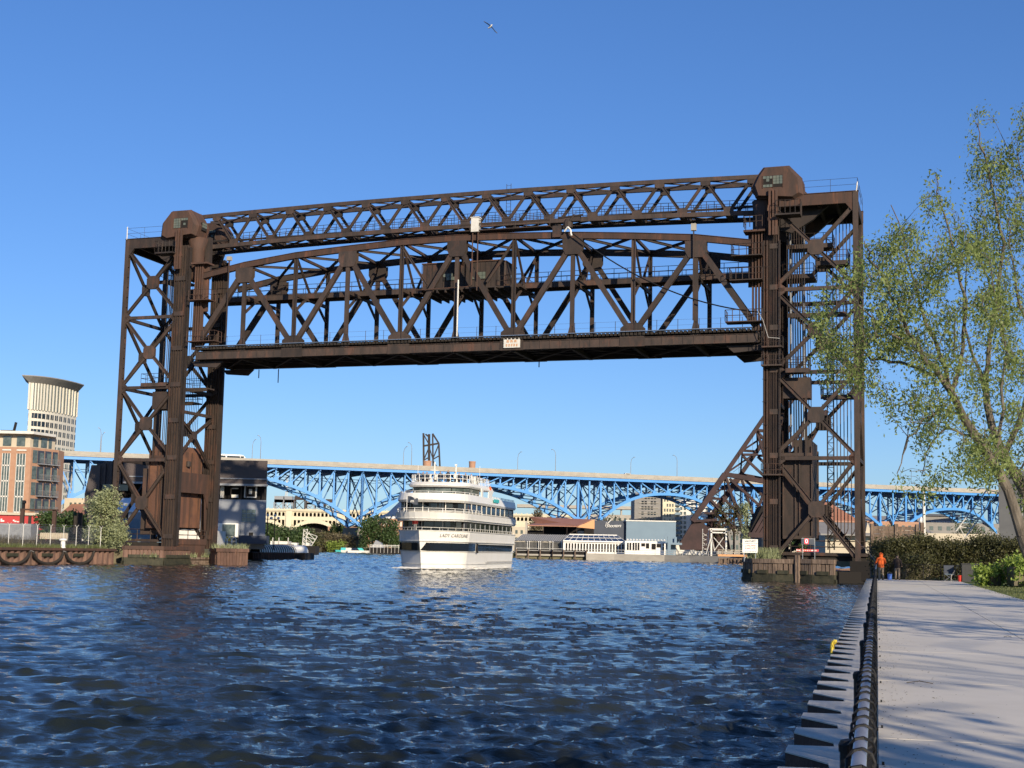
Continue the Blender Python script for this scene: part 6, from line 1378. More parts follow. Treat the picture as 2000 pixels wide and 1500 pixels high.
# round-fronted office tower
t = bldg('office_tower', 'pale tall office tower with curved front and dark jutting crown, far left', 1000, 95)
TY = 1000.0; xl = P(33, 800, TY).x; xc = P(56, 800, TY).x; xr = P(153, 800, TY+60).x; zt = P(90, 748, TY).z; cx = xc; 
def tplan(f=1.0, out=0.0): # left flank, flat corner, then a curved front sweeping back to the right
    pts = [(xl-out, TY+34), (xc-out*0.6, TY-out)]; W_ = xr-xc
    for i in range(1, 13): a = i/12*pi*0.46; pts.append((xc+(W_+out)*sin(a)/sin(pi*0.46), TY-out+2+(1-cos(a))*62))
    pts.append((xr*1.03-2, TY+92)); pts.append((xl+6, TY+92)); return pts
mb = MB(True); mb.prism([(x, y, 0) for x, y in tplan()], (0, 0, zt)); tb_ = mb.build('shaft', M['stone'], t)
def tfront(s): # param along the curved front
    a = s*pi*0.46; return Vector((xc+(xr-xc)*sin(a)/sin(pi*0.46), TY+2+(1-cos(a))*62, 0)), atan2(62*sin(a)*pi*.46, (xr-xc)*cos(a)*pi*.46/sin(pi*.46))
FL = 5.65; zf0 = zt-20
pw = MB(); pw.box((0, 0, 0), (1.25, 0.5, 3.6)); pw = pw.build('window', M['glass'], tb_); first = True; n_ = 0; rest = MB(True)
for j in range(17):
    z = zf0-3-j*FL
    if z < 12: break
    for i in range(24):
        p, r_ = tfront((i+0.5+0.12*(1 if i % 2 else -1))/24); 
        if n_ < 99:
            q = pw if first else share(pw, tb_, (0, 0, 0)); first = False; q.location = Vector((p.x, p.y, z))-t.location; q.rotation_euler = (0, 0, r_); n_ += 1
        else: rest.box((p.x, p.y, z), (1.25, 0.5, 3.6), r_)
    for i in range(4): a = Vector((xl, TY+34, 0)).lerp(Vector((xc, TY, 0)), (i+0.5)/4); rest.box((a.x-0.1, a.y-0.1, z), (3.2, 0.6, 3.2), atan2(-34, xc-xl))
rest.build('window', M['glass2'], tb_)['kind'] = 'stuff'
mb = MB(True)
for i in range(17):
    p, r_ = tfront(i/16); mb.box((p.x-0.4*sin(r_)*-1, p.y-0.9, zt-9.5), (1.0, 1.1, 19), r_)
for i in range(7): a = Vector((xl, TY+34, 0)).lerp(Vector((xc, TY, 0)), i/6); mb.box((a.x, a.y-0.6, zt-9.5), (1.2, 1.6, 19), 0)
mb.build('fin', M['stone'], tb_)
mb = MB(True)
for i in range(24): p, r_ = tfront((i+0.5)/24); mb.box((p.x, p.y, zt-9.5), (2.6, 0.7, 18.5), r_)
mb.build('fin_glazing', M['glass2'], tb_)
mb = MB(True)
lo = tplan(1, 0.5); hi = tplan(1, 6.5); loft(mb, [[(x, y, zt) for x, y in lo], [(x, y, zt+4.2) for x, y in hi], [(x, y, zt+4.8) for x, y in hi]]); mb.build('crown', M['greyb'], t)
# brick apartment building
t = bldg('apartment_block', 'orange brick apartment block with balconies and cream top floor at the left edge', 262, 30); BY = 262.0
a0 = P(-60, 900, BY); a1 = P(60, 900, BY); b1 = P(112, 930, 269); b2 = P(123, 930, 273); zb = 3.2; zbrick = P(30, 873, BY).z; ztop = P(30, 847, BY).z
plan = [(a0.x, BY), (a1.x, BY), (b1.x, 269), (b2.x, 273), (P(119, 930, 326).x, 326), (a0.x*1.28, 330)]
mb = MB(True); mb.prism([(x, y, 1.7) for x, y in plan], (0, 0, zbrick-1.7)); wl = mb.build('brick_wall', M['brick'], t)
pc = [(a0.x+1, BY+1.5), (a1.x-0.8, BY+1.5), (b1.x-1.4, 271), (P(100, 930, 320).x, 320), (a0.x*1.26, 325)]
mb = MB(True); mb.prism([(x, y, zbrick) for x, y in pc], (0, 0, ztop-zbrick)); ph = mb.build('penthouse', M['beige'], t)
mb = MB(True); mb.prism([(x, y-0.6 if y < 270 else y, ztop) for x, y in [(a0.x, BY), (a1.x+0.3, BY+0.4), (b1.x-0.6, 269.5), (P(103, 930, 321).x, 321), (a0.x*1.27, 327)]], (0, 0, 0.5)); mb.build('roof', M['white2'], ph)
flh = (zbrick-4.6)/5.0
for x0_, x1_ in ((5, 20), (33, 50), (-34, -16)):
    mb = MB(True); p = P(x0_, 900, BY); q = P(x1_, 900, BY); mb.bx(p.x, q.x, BY-0.12, BY+0.3, 4.6, zbrick-1.2); w_ = mb.build('bay_window', M['glass2'], wl)
    mb = MB(True)
    for j in range(6): mb.bx(p.x-0.1, q.x+0.1, BY-0.2, BY-0.1, 4.5+flh*j*0.96, 4.75+flh*j*0.96)
    for k in range(4): xx = p.x+(q.x-p.x)*k/3; mb.bx(xx-0.05, xx+0.05, BY-0.2, BY-0.1, 4.6, zbrick-1.2)
    mb.build('frame', M['white2'], w_)
for x0_, x1_ in ((6, 22), (33, 49), (66, 76), (82, 94), (98, 104)):
    mb = MB(True); p = P(x0_, 860, BY+1.3); q = P(x1_, 860, BY+1.3)
    if x0_ < 60: mb.bx(p.x, q.x, BY+1.3, BY+1.7, zbrick+0.3, zbrick+2.1)
    else:
        A = Vector((a1.x-0.8, BY+1.5, 0)); B_ = Vector((b1.x-1.4, 271, 0)); f0 = (x0_-60)/52; f1 = (x1_-60)/52; p = A.lerp(B_, f0); q = A.lerp(B_, f1); mb.beam(p+Vector((0, 0, zbrick+1.2)), q+Vector((0, 0, zbrick+1.2)), 0.2, 1.8)
    mb.build('window', M['glass2'], ph)
A = Vector((a1.x, BY, 0)); B_ = Vector((b1.x, 269, 0)); C_ = Vector((b2.x, 273, 0)); nrm = Vector(((B_-A).y, -(B_-A).x, 0)).normalized()
for (f0, f1, open_) in ((0.06, 0.22, 0), (0.24, 0.46, 1), (0.50, 0.72, 1), (0.78, 0.96, 1)):
    for j in range(5):
        z = 4.6+flh*j; p = A.lerp(B_, f0); q = A.lerp(B_, f1)
        mb = MB(True); mb.beam(p+nrm*0.03+Vector((0, 0, z+flh*0.45)), q+nrm*0.03+Vector((0, 0, z+flh*0.45)), 0.12, flh*0.8); w_ = mb.build('balcony' if open_ else 'window', M['navy'] if open_ else M['glass2'], wl)
        if open_:
            mb = MB(True); mb.beam(p+nrm*0.35+Vector((0, 0, z+0.02)), q+nrm*0.35+Vector((0, 0, z+0.02)), 0.9, 0.16)
            for k in range(12): c = p.lerp(q, k/11)+nrm*0.75; mb.tube(c+Vector((0, 0, z)), c+Vector((0, 0, z+1.05)), 0.02, 3)
            mb.tube(p+nrm*0.75+Vector((0, 0, z+1.05)), q+nrm*0.75+Vector((0, 0, z+1.05)), 0.04, 4); mb.build('railing', M['grey'], w_)
            mb = MB(True); m1 = p.lerp(q, 0.3); mb.beam(m1+nrm*0.1+Vector((0, 0, z+flh*0.42)), q+nrm*0.1+Vector((0, 0, z+flh*0.42)), 0.08, flh*0.6); mb.build('door_glass', M['glass2'], w_)
for j in range(5):
    z = 4.6+flh*j; mb = MB(True); mb.beam(B_.lerp(C_, 0.15)+Vector((-0.1, -0.1, z+flh*.45)), B_.lerp(C_, 0.85)+Vector((-0.1, -0.1, z+flh*.45)), 0.1, flh*0.7); mb.build('window', M['glass2'], wl)
mb = MB(True); fbox(mb, -60, 120, 1001, 1004, BY-0.5, 1.0); mb.build('string_course', M['beige'], t)
# dark stack on roof at the frame edge
mb = MB(); c = P(2, 836, 262); mb.bx(c.x-2.5, c.x+0.2, 262+6, 262+9, ztop+0.4, c.z-0.6); mb.beam((c.x+0.3, 267.8, ztop+0.4), (c.x+0.7, 267.8, c.z+1.6), 0.35, 0.5); mb.bx(c.x-2.2, c.x+0.1, 267.9, 268.3, c.z-0.55, c.z+0.1)
solo('rooftop_plant', mb, M['void'], 'dark machinery standing on the roof of the brick apartments at the left edge', 'machinery')
t = bldg('red_wall_building', 'low red painted building with pale trim in front of the brick apartments', 235, 40); mb = MB(True); fbox(mb, -70, 86, 1005, 1040, 235, 8, 1.7); wl = mb.build('wall', M['redp'], t)
mb = MB(True); fbox(mb, -70, 88, 1001, 1005.5, 234.6, 8.5); mb.build('roof_edge', M['beige'], wl)
mb = MB(True); fbox(mb, 55, 61, 1008, 1026, 234.9, 0.3); mb.build('door', M['brownj'], wl)
mb = MB(True)
for x, y, w, h in ((1, 1013, 3, 6), (4, 1016, 4, 3), (25, 1015, 3, 3), (28, 1017, 4, 2.5), (33, 1018, 4, 2)): fbox(mb, x, x+w, y, y+h, 234.9, 0.15)
mb.build('painted_lettering', M['white'], wl)
t = bldg('steel_trellis', 'rusty steel trellis frame with a signal head beside the red building', 200, 60); mb = MB(True)
for x in (41, 104): a = P(x, 1030, 200); mb.bx(a.x-0.25, a.x+0.25, 200, 200.5, 1.7, P(x, 996, 200).z)
fbox(mb, 39, 112, 994, 997, 200, 0.6); fr = mb.build('frame', M['rust'], t); mb = MB(True); fbox(mb, 43, 47, 977, 994, 200.2, 0.5); fbox(mb, 44, 48.5, 978, 983, 199.9, 0.6); mb.build('signal_head', M['black'], fr)
mb = MB(); a = P(155, 1002, 205); mb.bx(a.x-0.35, a.x+0.35, 205, 205.6, 1.7, a.z); mb.bx(a.x-0.75, a.x-0.35, 205, 205.4, 3.5, a.z-0.4); solo('signal_mast', mb, M['tie'], 'dark signal mast behind the left bank fence', 'signal')
mb = MB(); fbox(mb, 78, 132, 1041, 1053, 186, 0.3); 
for x in range(80, 132, 4): fbox(mb, x, x+0.8, 1040, 1053, 185.9, 0.1)
solo('low_wall', mb, M['beige'], 'low pale slatted wall behind the left bank fence', 'wall')
mb = MB(); fbox(mb, -40, 60, 1022, 1064, 183, 3, 1.7); solo('screened_fence', mb, M['grey'], 'grey mesh-screened site fence at the far left behind the wire fence', 'fence')
# far white houses between brick block and the dark gabled building
t = bldg('white_house', 'white building with orange-tiled lower roof seen under the viaduct on the left', 330, 145); mb = MB(True); x0, x1, z0, z1 = fbox(mb, 124, 176, 973, 1050, 330, 10, 1.8); wl = mb.build('wall', M['beige'], t); win_grid(wl, x0+1, x1-1, z1-3.4, z1-0.6, 330, 4, 1, 0.5, 0.7, M['glass2'])
mb = MB(True); a = P(118, 994, 322); b = P(172, 994, 322); z_ = a.z; mb.prism([(a.x, 322, z_-1.2), (b.x, 322, z_-1.2), (b.x, 330, z_+1.2), (a.x, 330, z_+1.2)], (0, 0, 0.2)); mb.build('roof', M['copper'], t); mb = MB(True); fbox(mb, 116, 176, 1004, 1050, 322, 7, 1.8); mb.build('porch', M['white2'], t)
# dark gabled riverside building behind the left tower
t = bldg('riverside_building', 'grey riverside building with dark brown seamed roof storey behind the left tower', 232, 470); DY = 232.0
mb = MB(True); x0, x1, zb_, z1 = fbox(mb, 250, 519, 974, 1060, DY, 16, 1.8, True); wl = mb.build('wall', M['greyr'], t)
mb = MB(True); a = P(425, 900, DY-1); fbox(mb, 240, 522, 897, 946, DY-0.8, 17.5, None, True); rf2 = mb.build('roof', M['seam'], t)
mb = MB(True); fbox(mb, 240, 523, 932, 934, DY-0.95, 0.3); fbox(mb, 240, 523, 943, 947, DY-0.95, 0.3); mb.build('trim', M['grey'], rf2)
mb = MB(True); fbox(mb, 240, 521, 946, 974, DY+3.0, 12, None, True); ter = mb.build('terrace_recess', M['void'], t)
for x in (428, 470, 480, 517, 450): mb = MB(True); fbox(mb, x, x+1.6, 946, 974, DY+0.2, 0.3); mb.build('terrace_post', M['tie'], t)
mb = MB(True); fbox(mb, 477, 501, 948, 972, DY+1.2, 0.5); fr = mb.build('white_frame', M['white'], t); mb = MB(True); fbox(mb, 479.5, 498.5, 951, 970, DY+1.1, 0.1); mb.build('opening', M['void'], fr); mb = MB(True); fbox(mb, 486, 492, 955, 965, DY+1.0, 0.1); mb.build('portrait_panel', M['white2'], fr)
mb = MB(True); fbox(mb, 430, 437, 950, 972, DY+1.2, 0.5); fbox(mb, 452, 465, 953, 955, DY+1, 0.4); fbox(mb, 452, 465, 966, 972, DY+1, 0.4); mb.build('terrace_furniture', M['white2'], t)
mb = MB(True); fbox(mb, 472, 499, 995, 1019, DY-0.1, 0.2); w_ = mb.build('window', M['glass2'], wl); mb = MB(True)
for i in range(4): fbox(mb, 472+9*i-0.4, 472+9*i+0.4, 995, 1019, DY-0.18, 0.06); fbox(mb, 472, 499, 995+8*i-0.4, 995+8*i+0.4, DY-0.18, 0.06)
mb.build('frame', M['slate'], w_)
mb = MB(True); fbox(mb, 486, 494, 1040, 1049, DY-0.1, 0.2); mb.build('vent', M['void'], wl)
mb = MB(True); fbox(mb, 424, 465, 1022, 1049, DY-1.5, 1.6); fr = mb.build('entrance_box', M['white'], t); mb = MB(True); fbox(mb, 434, 459, 1024, 1047, DY-1.62, 0.1); mb.build('glass_door', M['glass2'], fr)
mb = MB(True); fbox(mb, 424, 452, 1048, 1056, DY-2.5, 0.4); mb.build('yellow_panel', M['yellow'], t)
mb = MB(True); fbox(mb, 466, 520, 1046, 1062, DY-3.0, 3); mb.build('plinth', M['navy'], t)
mb = MB(True)
for i in range(4): c = P(430+i*9, 1060, DY-3); mb.path([Vector((c.x-0.33, DY-3, 1.8)), Vector((c.x-0.33, DY-3, 3.2)), Vector((c.x, DY-3, 3.7)), Vector((c.x+0.33, DY-3, 3.2)), Vector((c.x+0.33, DY-3, 1.8))], 0.06, 4)
mb.build('bike_rail', M['white'], t)
for k, (px, yt) in enumerate(((172, 908), (183, 905), (196, 900), (214, 898))):      # saw-tooth mansards stepping left
    mb = MB(True); a = P(px, yt, DY+k*0.0-2.0+k*0.6); b = P(px+24, yt, DY-2+k*0.6); zt_ = a.z; zb_ = P(px, 965, DY).z
    mb.prism([(a.x, DY-2+k*0.6, 2), (a.x-0.3, DY-2+k*0.6, zb_), (a.x+0.55, DY-2+k*0.6, zt_), (b.x, DY-2+k*0.6, zt_), (b.x, DY-2+k*0.6, 2)], (0, 8, 0)); mb.build('mansard_bay', M['seam'], t)
mb = MB(True); fbox(mb, 200, 250, 946, 958, DY-2.3, 0.3); mb.build('strip_window', M['glass'], t)
mb = MB(); a = P(232, 985, 214); b = P(310, 985, 214); mb.prism([(a.x, 210, a.z-1.2), (b.x, 210, a.z-1.2), (b.x, 216, a.z+0.9), (a.x, 216, a.z+0.9)], (0, 0, 0.12))
for x in (a.x+0.5, b.x-0.5): mb.tube((x, 213, 1.7), (x, 213, a.z), 0.1, 6)
solo('awning', mb, M['tent'], 'white pitched awning behind the base of the left tower', 'awning')
mb = MB(); fbox(mb, 236, 318, 1014, 1048, 222, 4, 1.8); solo('garage_box', mb, M['slate'], 'blue-grey low shed behind the base of the left tower', 'shed')
mb = MB(); fbox(mb, 340, 425, 1036, 1064, 214, 6, 1.8); solo('white_kiosk', mb, M['white2'], 'low white kiosk seen through the legs of the left tower', 'kiosk')
# glazed tubular pavilion on the dock right of the left tower
t = bldg('dock_pavilion', 'low white-ribbed glass barrel pavilion on the dock right of the left tower', 252, 545); c0 = P(498, 1083, 244); c1 = P(592, 1083, 254)
ax = Vector((c1.x-c0.x, 10, 0)); ax.normalize(); nn = Vector((ax.y, -ax.x, 0)); Lp = (Vector((c1.x, 254, 0))-Vector((c0.x, 244, 0))).length; z_ = 1.25
def tubept(f, a, r): c = Vector((c0.x, 244, z_))+ax*Lp*f; return c+nn*(cos(a)*r)+Vector((0, 0, sin(a)*r))
mb = MB(True); N1 = 30; V = []; F = []
for i in range(N1+1):
    for j in range(9): V.append(tubept(i/N1, pi*j/8, 1.15 if i < 29 else 0.9))
for i in range(N1):
    for j in range(8): F.append((i*9+j, i*9+j+1, (i+1)*9+j+1, (i+1)*9+j))
mb.add(V, F); gl = mb.build('glazing', M['glass2'], t)
for i in range(17): mb = MB(True); mb.path([tubept(i/16*0.72, pi*j/8, 1.24) for j in range(9)], 0.09, 4); mb.build('rib', M['white'], t)
mb = MB(True); V = []; F = []
for i in range(11):
    for j in range(9): V.append(tubept(0.74+0.26*i/10, pi*j/8, 1.26))
for i in range(10):
    for j in range(8): F.append((i*9+j, i*9+j+1, (i+1)*9+j+1, (i+1)*9+j))
mb.add(V, F); mb.build('solid_end', M['white'], t)
mb = MB(); a = Vector((c0.x, 242.4, -1)); b = Vector((c1.x+0.6, 252.2, -1)); d = (b-a).normalized(); n2 = Vector((-d.y, d.x, 0)); mb.prism([a, b, b+n2*8, a+n2*8], (0, 0, 2.2))
for i in range(34): p = a.lerp(b, i/33); mb.beam(p+Vector((0, -0.1, 0)), p+Vector((0, -0.1, 2.1)), 0.16, 0.16)
dkk = solo('timber_dock', mb, M['rust'], 'reddish piled dock front under the glass barrel pavilion', 'dock')
mb = MB(); e = P(594, 1085, 256); mb.bx(e.x-1.2, e.x+1.0, 250, 262, -1, 1.15); solo('dock_end', mb, M['tie'], 'black tyre-faced end of the pavilion dock', 'dock')
for k, (px, l) in enumerate(((521, 'left lamp post with a cluster of white globes beside the grey building'), (535, 'right lamp post with white globes beside the grey building'))):
    t = thing('globe_lamp', l, 'street lamp', (P(px, 1060, 246).x, 246, 1.7), 0, 'globe lamps on the pavilion dock'); mb = MB(); mb.tube((0, 0, 0), (0, 0, 5.6), 0.09, 6); mb.tube((-0.6, 0, 5.2), (0.6, 0, 5.2), 0.05, 4); mb.build('post', M['black'], t)
    for dx, dz in ((-0.6, 5.4), (0.6, 5.4), (0, 5.85)): mb = MB(); mb.lathe((dx, 0, dz), [(0.05, -0.25), (0.24, -0.1), (0.24, 0.1), (0.05, 0.25)], 8); mb.build('globe', M['white'], t)
# cream high-level arcaded bridge
CY = 900.0; t = bldg('arcaded_bridge', 'cream concrete bridge with two tiers of arches far beyond the blue viaduct', CY, 640, 'arch bridge'); k_ = CY/2774; X0 = P(440, 1000, CY).x; X1 = P(1290, 1000, CY).x
def cz(y): return P(640, y, CY).z
zt = cz(995); mb = MB(True); mb.bx(X0, X1, CY-0.8, CY+24, cz(1000.5), zt-1.2); mb.bx(X0, X1, CY-1.2, CY-0.9, zt-1.2, zt-0.2)
for x in np.arange(X0, X1, 3.4): mb.bx(x-0.25, x+0.25, CY-1.25, CY-0.85, zt-1.2, zt+0.35)
mb.build('deck', M['cream'], t)
mb = MB(True); mb.bx(X0, X1, CY, CY+24, cz(1017), cz(1009.5)); mb.build('lower_deck', M['cream'], t)
mb = MB(True); mb.bx(X0, X1, CY+7, CY+7.4, cz(1050), cz(1000)); mb.build('rear_wall', M['void'], t)
span = 99*k_; pier_x = [P(565, 1000, CY).x+span*i for i in range(-1, 8)]
for x in pier_x: mb = MB(True); mb.bx(x-1.9, x+1.9, CY-0.9, CY+24, 0, cz(1000)); mb.build('pier', M['cream'], t)
colm = MB(True); arch_b = MB(True); pitch = span/13.0
for pi_ in range(len(pier_x)-1):
    xa = pier_x[pi_]
    zs, zc_ = cz(1040), cz(1019); Nn = 22; hw = (span-3.8)/2; xm = xa+span/2; poly = []
    for i in range(Nn+1): a = pi*i/Nn; poly.append((xm-hw*cos(a), zs-2+(zc_-zs+2)*sin(a)))
    for (p, q) in zip(poly[:-1], poly[1:]): arch_b.beam((p[0], CY+1.5, p[1]), (q[0], CY+1.5, q[1]), 3.4, 2.2)
    for i in range(1, 13):
        x = xa+pitch*i; colm.bx(x-0.42, x+0.42, CY, CY+1.2, cz(1009.6), cz(1000))
        d = abs(x-xm)/hw; zz = zs-2+(zc_-zs+2)*sqrt(max(0, 1-d*d)); 
        if cz(1016.9)-zz > 0.8: colm.bx(x-0.42, x+0.42, CY+0.2, CY+1.4, zz, cz(1016.8))
    for i in range(13):         # rounded heads
        xl_ = xa+pitch*i+0.42; xr_ = xa+pitch*(i+1)-0.42; r_ = (xr_-xl_)/2; xm_ = (xl_+xr_)/2; zh = cz(1000.5)-r_-0.5
        pts = [(xl_, CY+0.1, zh), (xl_, CY+0.1, cz(1000)), (xr_, CY+0.1, cz(1000)), (xr_, CY+0.1, zh)]+[(xm_+r_*cos(a), CY+0.1, zh+r_*sin(a)) for a in np.linspace(0.01, pi-0.01, 7)]
        for q in range(6):
            a0_, a1_ = pi*q/6, pi*(q+1)/6; colm.prism([(xm_+r_*cos(a0_), CY+0.1, zh+r_*sin(a0_)), (xm_+r_*cos(a1_), CY+0.1, zh+r_*sin(a1_)), (xm_+r_*cos(a1_), CY+0.1, cz(1000)), (xm_+r_*cos(a0_), CY+0.1, cz(1000))], (0, 1, 0))
colm.build('arcade', M['cream'], t); arch_b.build('arch_rib', M['cream'], t)
# far movable-bridge towers above the cream bridge
def far_tower(label, x0, x1, yt, ym, yb, Y, mat, slot=None):
    t = bldg('far_bridge_tower', label, Y, (x0+x1)/2, 'bridge tower'); a = P(x0, yt, Y).x; b = P(x1, yt, Y).x; z1 = P((x0+x1)/2, yt, Y).z; zm = P((x0+x1)/2, ym, Y).z; zb_ = P((x0+x1)/2, yb, Y).z-8; w = b-a
    mb = MB(True)
    if slot: mb.bx(a, a+w*slot[0], Y, Y+8, zm, z1); mb.bx(a+w*slot[1], b, Y, Y+8, zm, z1); mb.bx(a, b, Y, Y+8, zm, zm+(z1-zm)*0.45)
    else: mb.prism([(a, Y, zm), (b, Y, zm), (b, Y, z1-0.3*(z1-zm)), (b-0.15*w, Y, z1), (a+0.2*w, Y, z1), (a, Y, z1-0.4*(z1-zm))], (0, 8, 0))
    mb.build('machinery_house', mat, t); n = max(1, int(w/7)); mb = MB(True)
    for i in range(n+1):
        for yy in (Y, Y+8): mb.beam((a+w*i/n, yy, zb_), (a+w*i/n, yy, zm), 0.9, 0.9)
    for i in range(n): mb.beam((a+w*i/n, Y, zb_+8), (a+w*(i+1)/n, Y, zm), 0.5, 0.5); mb.beam((a+w*(i+1)/n, Y, zb_+8), (a+w*i/n, Y, zm), 0.5, 0.5)
    mb.build('legs', mat, t)
far_tower('pale grey-green lift tower pair standing above the cream bridge', 536, 571, 969, 981, 997, 1150, M['grey'], (0.5, 0.56))
far_tower('dark rusty lift tower with rounded head above the cream bridge', 575, 596, 967, 976, 997, 1120, M['steel'])
far_tower('small pale lift towers low above the cream bridge', 597, 631, 978, 985, 997, 1180, M['grey'], (0.4, 0.6))
far_tower('dark rusty lift tower half hidden by the blue arch', 633, 651, 975, 984, 997, 1120, M['steel'])
mb = MB(); a = P(560, 945, 1250)
for dx in (-2, 2): mb.tube((a.x+dx, 1250, 10), (a.x, 1250, P(560, 930, 1250).z), 0.3, 4)
for z in np.arange(15, a.z+10, 5): mb.tube((a.x-1.8, 1250, z), (a.x+1.8, 1250, z+4), 0.2, 3)
solo('radio_mast', mb, M['white2'], 'thin radio mast rising above the cream bridge', 'mast')
# far raised bascule lattice tower, tanks on the skyline
t = bldg('bascule_lattice', 'tall dark steel lattice of a raised bascule span on the skyline above the boat', 760, 842, 'bridge'); mb = MB(True)
def Q(x, y, dy=0): return P(x, y, 760+dy)
for dy in (0, 9):
    for (a, b, w) in (((827, 846), (828, 930), 1.0), ((838, 848), (838, 930), 1.3), ((845, 847), (846, 930), 0.8), ((845, 847), (857, 866), 0.9), ((857, 866), (860, 930), 0.9), ((827, 871), (857, 866), 0.9), ((828, 850), (838, 868), 0.6), ((829, 895), (838, 874), 0.6), ((846, 895), (857, 868), 0.6), ((829, 898), (840, 892), 0.6), ((846, 897), (858, 890), 0.6), ((838, 872), (845, 895), 0.5), ((846, 900), (855, 915), 0.6), ((831, 848), (836, 852), 0.8)):
        mb.beam(Q(*a, dy), Q(*b, dy), w, w)
for y in (850, 870, 893, 910):
    for x in (828, 846): mb.beam(Q(x, y, 0), Q(x, y, 9), 0.6, 0.6)
mb.build('lattice', M['steel2'], t)
for x0, x1, y0, y1, lb in ((826, 843, 900, 918, 'broad brown round brick tank behind the viaduct by the lattice'), (916, 929, 901, 922, 'brown tapered brick tank top showing above the viaduct right of the lattice')):
    Y = 640; a = P(x0, y0, Y); b = P(x1, y0, Y); r_ = (b.x-a.x)/2; mb = MB(); mb.lathe(((a.x+b.x)/2, Y, 2), [(r_*0.7, 0), (r_*0.85, a.z-8), (r_, a.z-2.6), (r_*1.04, a.z-2.5), (r_*1.04, a.z-2)], 20); solo('brick_stack', mb, M['brick'], lb, 'chimney')
# trees, boats, tents beyond the river bend
for i, (x, yt, yb, Y, r_, m, l) in enumerate([(724, 1010, 1073, 575, 6.5, 'leaf3', 'big round green tree left of the boat beside the blue arch pier'), (768, 1012, 1073, 570, 5.5, 'leaf3', 'big green tree right next to the left side of the boat'), (640, 1040, 1072, 600, 7, 'hedge', 'wide dark green tree under the cream arch near the river bend'), (658, 1022, 1060, 640, 4, 'leaf3', 'slim green tree before the right cream bridge pier'), (553, 1030, 1058, 520, 7, 'leaf3', 'spreading tree right of the grey riverside building'), (585, 1033, 1058, 540, 6, 'leaf3', 'low spreading tree under the cream arch left of centre'), (528, 1030, 1058, 500, 4, 'leaf3', 'tree beside the globe lamps at the corner of the grey building'), (605, 1038, 1060, 560, 5, 'hedge', 'dark low tree under the middle of the cream arch')]):
    a = P(x, yt, Y); tree('bank_tree', l, (a.x, Y, 1.8), a.z-1.8, r_, M[m], 420, 10, 0.75, 0.3, cat='tree', low=0.02, group='trees at the river bend', spread=1.5)
for k, (x, yt, Y, r_) in enumerate(((1052, 990, 560, 3.5), (1320, 1048, 455, 3.0))):
    a = P(x, yt, Y); tree('bank_tree', ['dark purple-leaved tree in front of the cream bridge right of the boat', 'small dark tree left of the condominium block'][k], (P([1052, 1235][k], 1000, Y).x, [560, 560][k], 1.8), [16, 18][k] if False else max(4, P([1052, 1235][k], [990, 1003][k], [560, 560][k]).z-1.8), [3.2, 5][k], M[['brownleaf', 'hedge'][k]], 260, 10, 0.7, 0.25, group='trees at the river bend', spread=1.3)
hedge('bank_scrub', 'brownish scrub sloping to the river at the bend', [Vector((P(622, 1070, 596).x, 596, 0)), Vector((P(700, 1070, 585).x, 585, 0))], 6, 5.2, M['brownleaf'], 900, 0.6, 1.0, 'scrub', 0.8, 8)
hedge('lime_bush', 'bright green bush at the waterline of the river bend', [Vector((P(648, 1070, 590).x, 590, 0)), Vector((P(678, 1070, 584).x, 584, 0))], 5, 3.2, M['lime'], 420, 0.5, 0.6, 'bush', 0.6, 8)
def boat(label, x, y, Y, L_, m, m2, rz=0.0, cabin=True):
    a = P(x, y, Y); t = thing('motor_boat', label, 'boat', (a.x, Y, 0), rz, 'small boats moored at the bend'); mb = MB(); n = 8; top = []; bot = []
    pl = [(-L_/2, -1.2), (L_*0.2, -1.25), (L_*0.42, -0.7), (L_/2+0.3, 0), (L_*0.42, 0.7), (L_*0.2, 1.25), (-L_/2, 1.2)]
    loft(mb, [[(x*0.92, y*0.75, -0.3) for x, y in pl], [(x, y, 0.95) for x, y in pl]]); mb.build('hull', m, t)
    if cabin: mb = MB(); loft(mb, [[(-L_*.2, -.9, .95), (L_*.2, -.9, .95), (L_*.25, 0, .95), (L_*.2, .9, .95), (-L_*.2, .9, .95)], [(-L_*.18, -.75, 1.9), (L_*.08, -.75, 1.9), (L_*.12, 0, 1.9), (L_*.08, .75, 1.9), (-L_*.18, .75, 1.9)]]); mb.build('cabin', m2, t)
boat('small motor boat with turquoise cover moored at the bend', 672, 1076, 560, 7, M['teal'], M['teal'], 0.2); boat('white motor boat left of a pair moored at the bend', 682, 1078, 548, 6, M['white'], M['white2'], -0.2); boat('white motor boat right of a pair moored at the bend', 694, 1078, 546, 6, M['white'], M['glass'], 0.1); boat('turquoise and white open boat nearest the dark pier', 703, 1077, 552, 7, M['white2'], M['teal'], 0.3)
t = bldg('moored_barge', 'rust-red and black work barge moored beyond the glass pavilion', 330, 560, 'barge'); mb = MB(True); fbox(mb, 536, 566, 1063, 1078, 330, 6, -0.5); mb.build('hull', M['rust'], t); mb = MB(True); fbox(mb, 528, 564, 1057, 1064, 331, 4); mb.build('deck_load', M['white2'], t)
mb = MB(True)
for x in (532, 544, 562): fbox(mb, x, x+1.2, 1050, 1064, 331, 0.3)
mb.build('post', M['white2'], t)
t = bldg('tug_boat', 'dark-hulled tug with white lattice mast lying beyond the pavilion dock', 400, 605, 'boat'); mb = MB(True); fbox(mb, 592, 616, 1066, 1078, 400, 8, -0.5); mb.build('hull', M['void'], t); mb = MB(True); fbox(mb, 590, 604, 1060, 1067, 402, 4); fbox(mb, 566, 580, 1060, 1070, 402, 4); mb.build('cabin', M['white2'], t)
mb = MB(True); lattice(mb, P(594, 1064, 401), P(597, 1033, 401), 1.0, 8, 0.12); lattice(mb, P(600, 1062, 402), P(612, 1043, 402), 2.6, 6, 0.12); mb.build('mast', M['white2'], t)
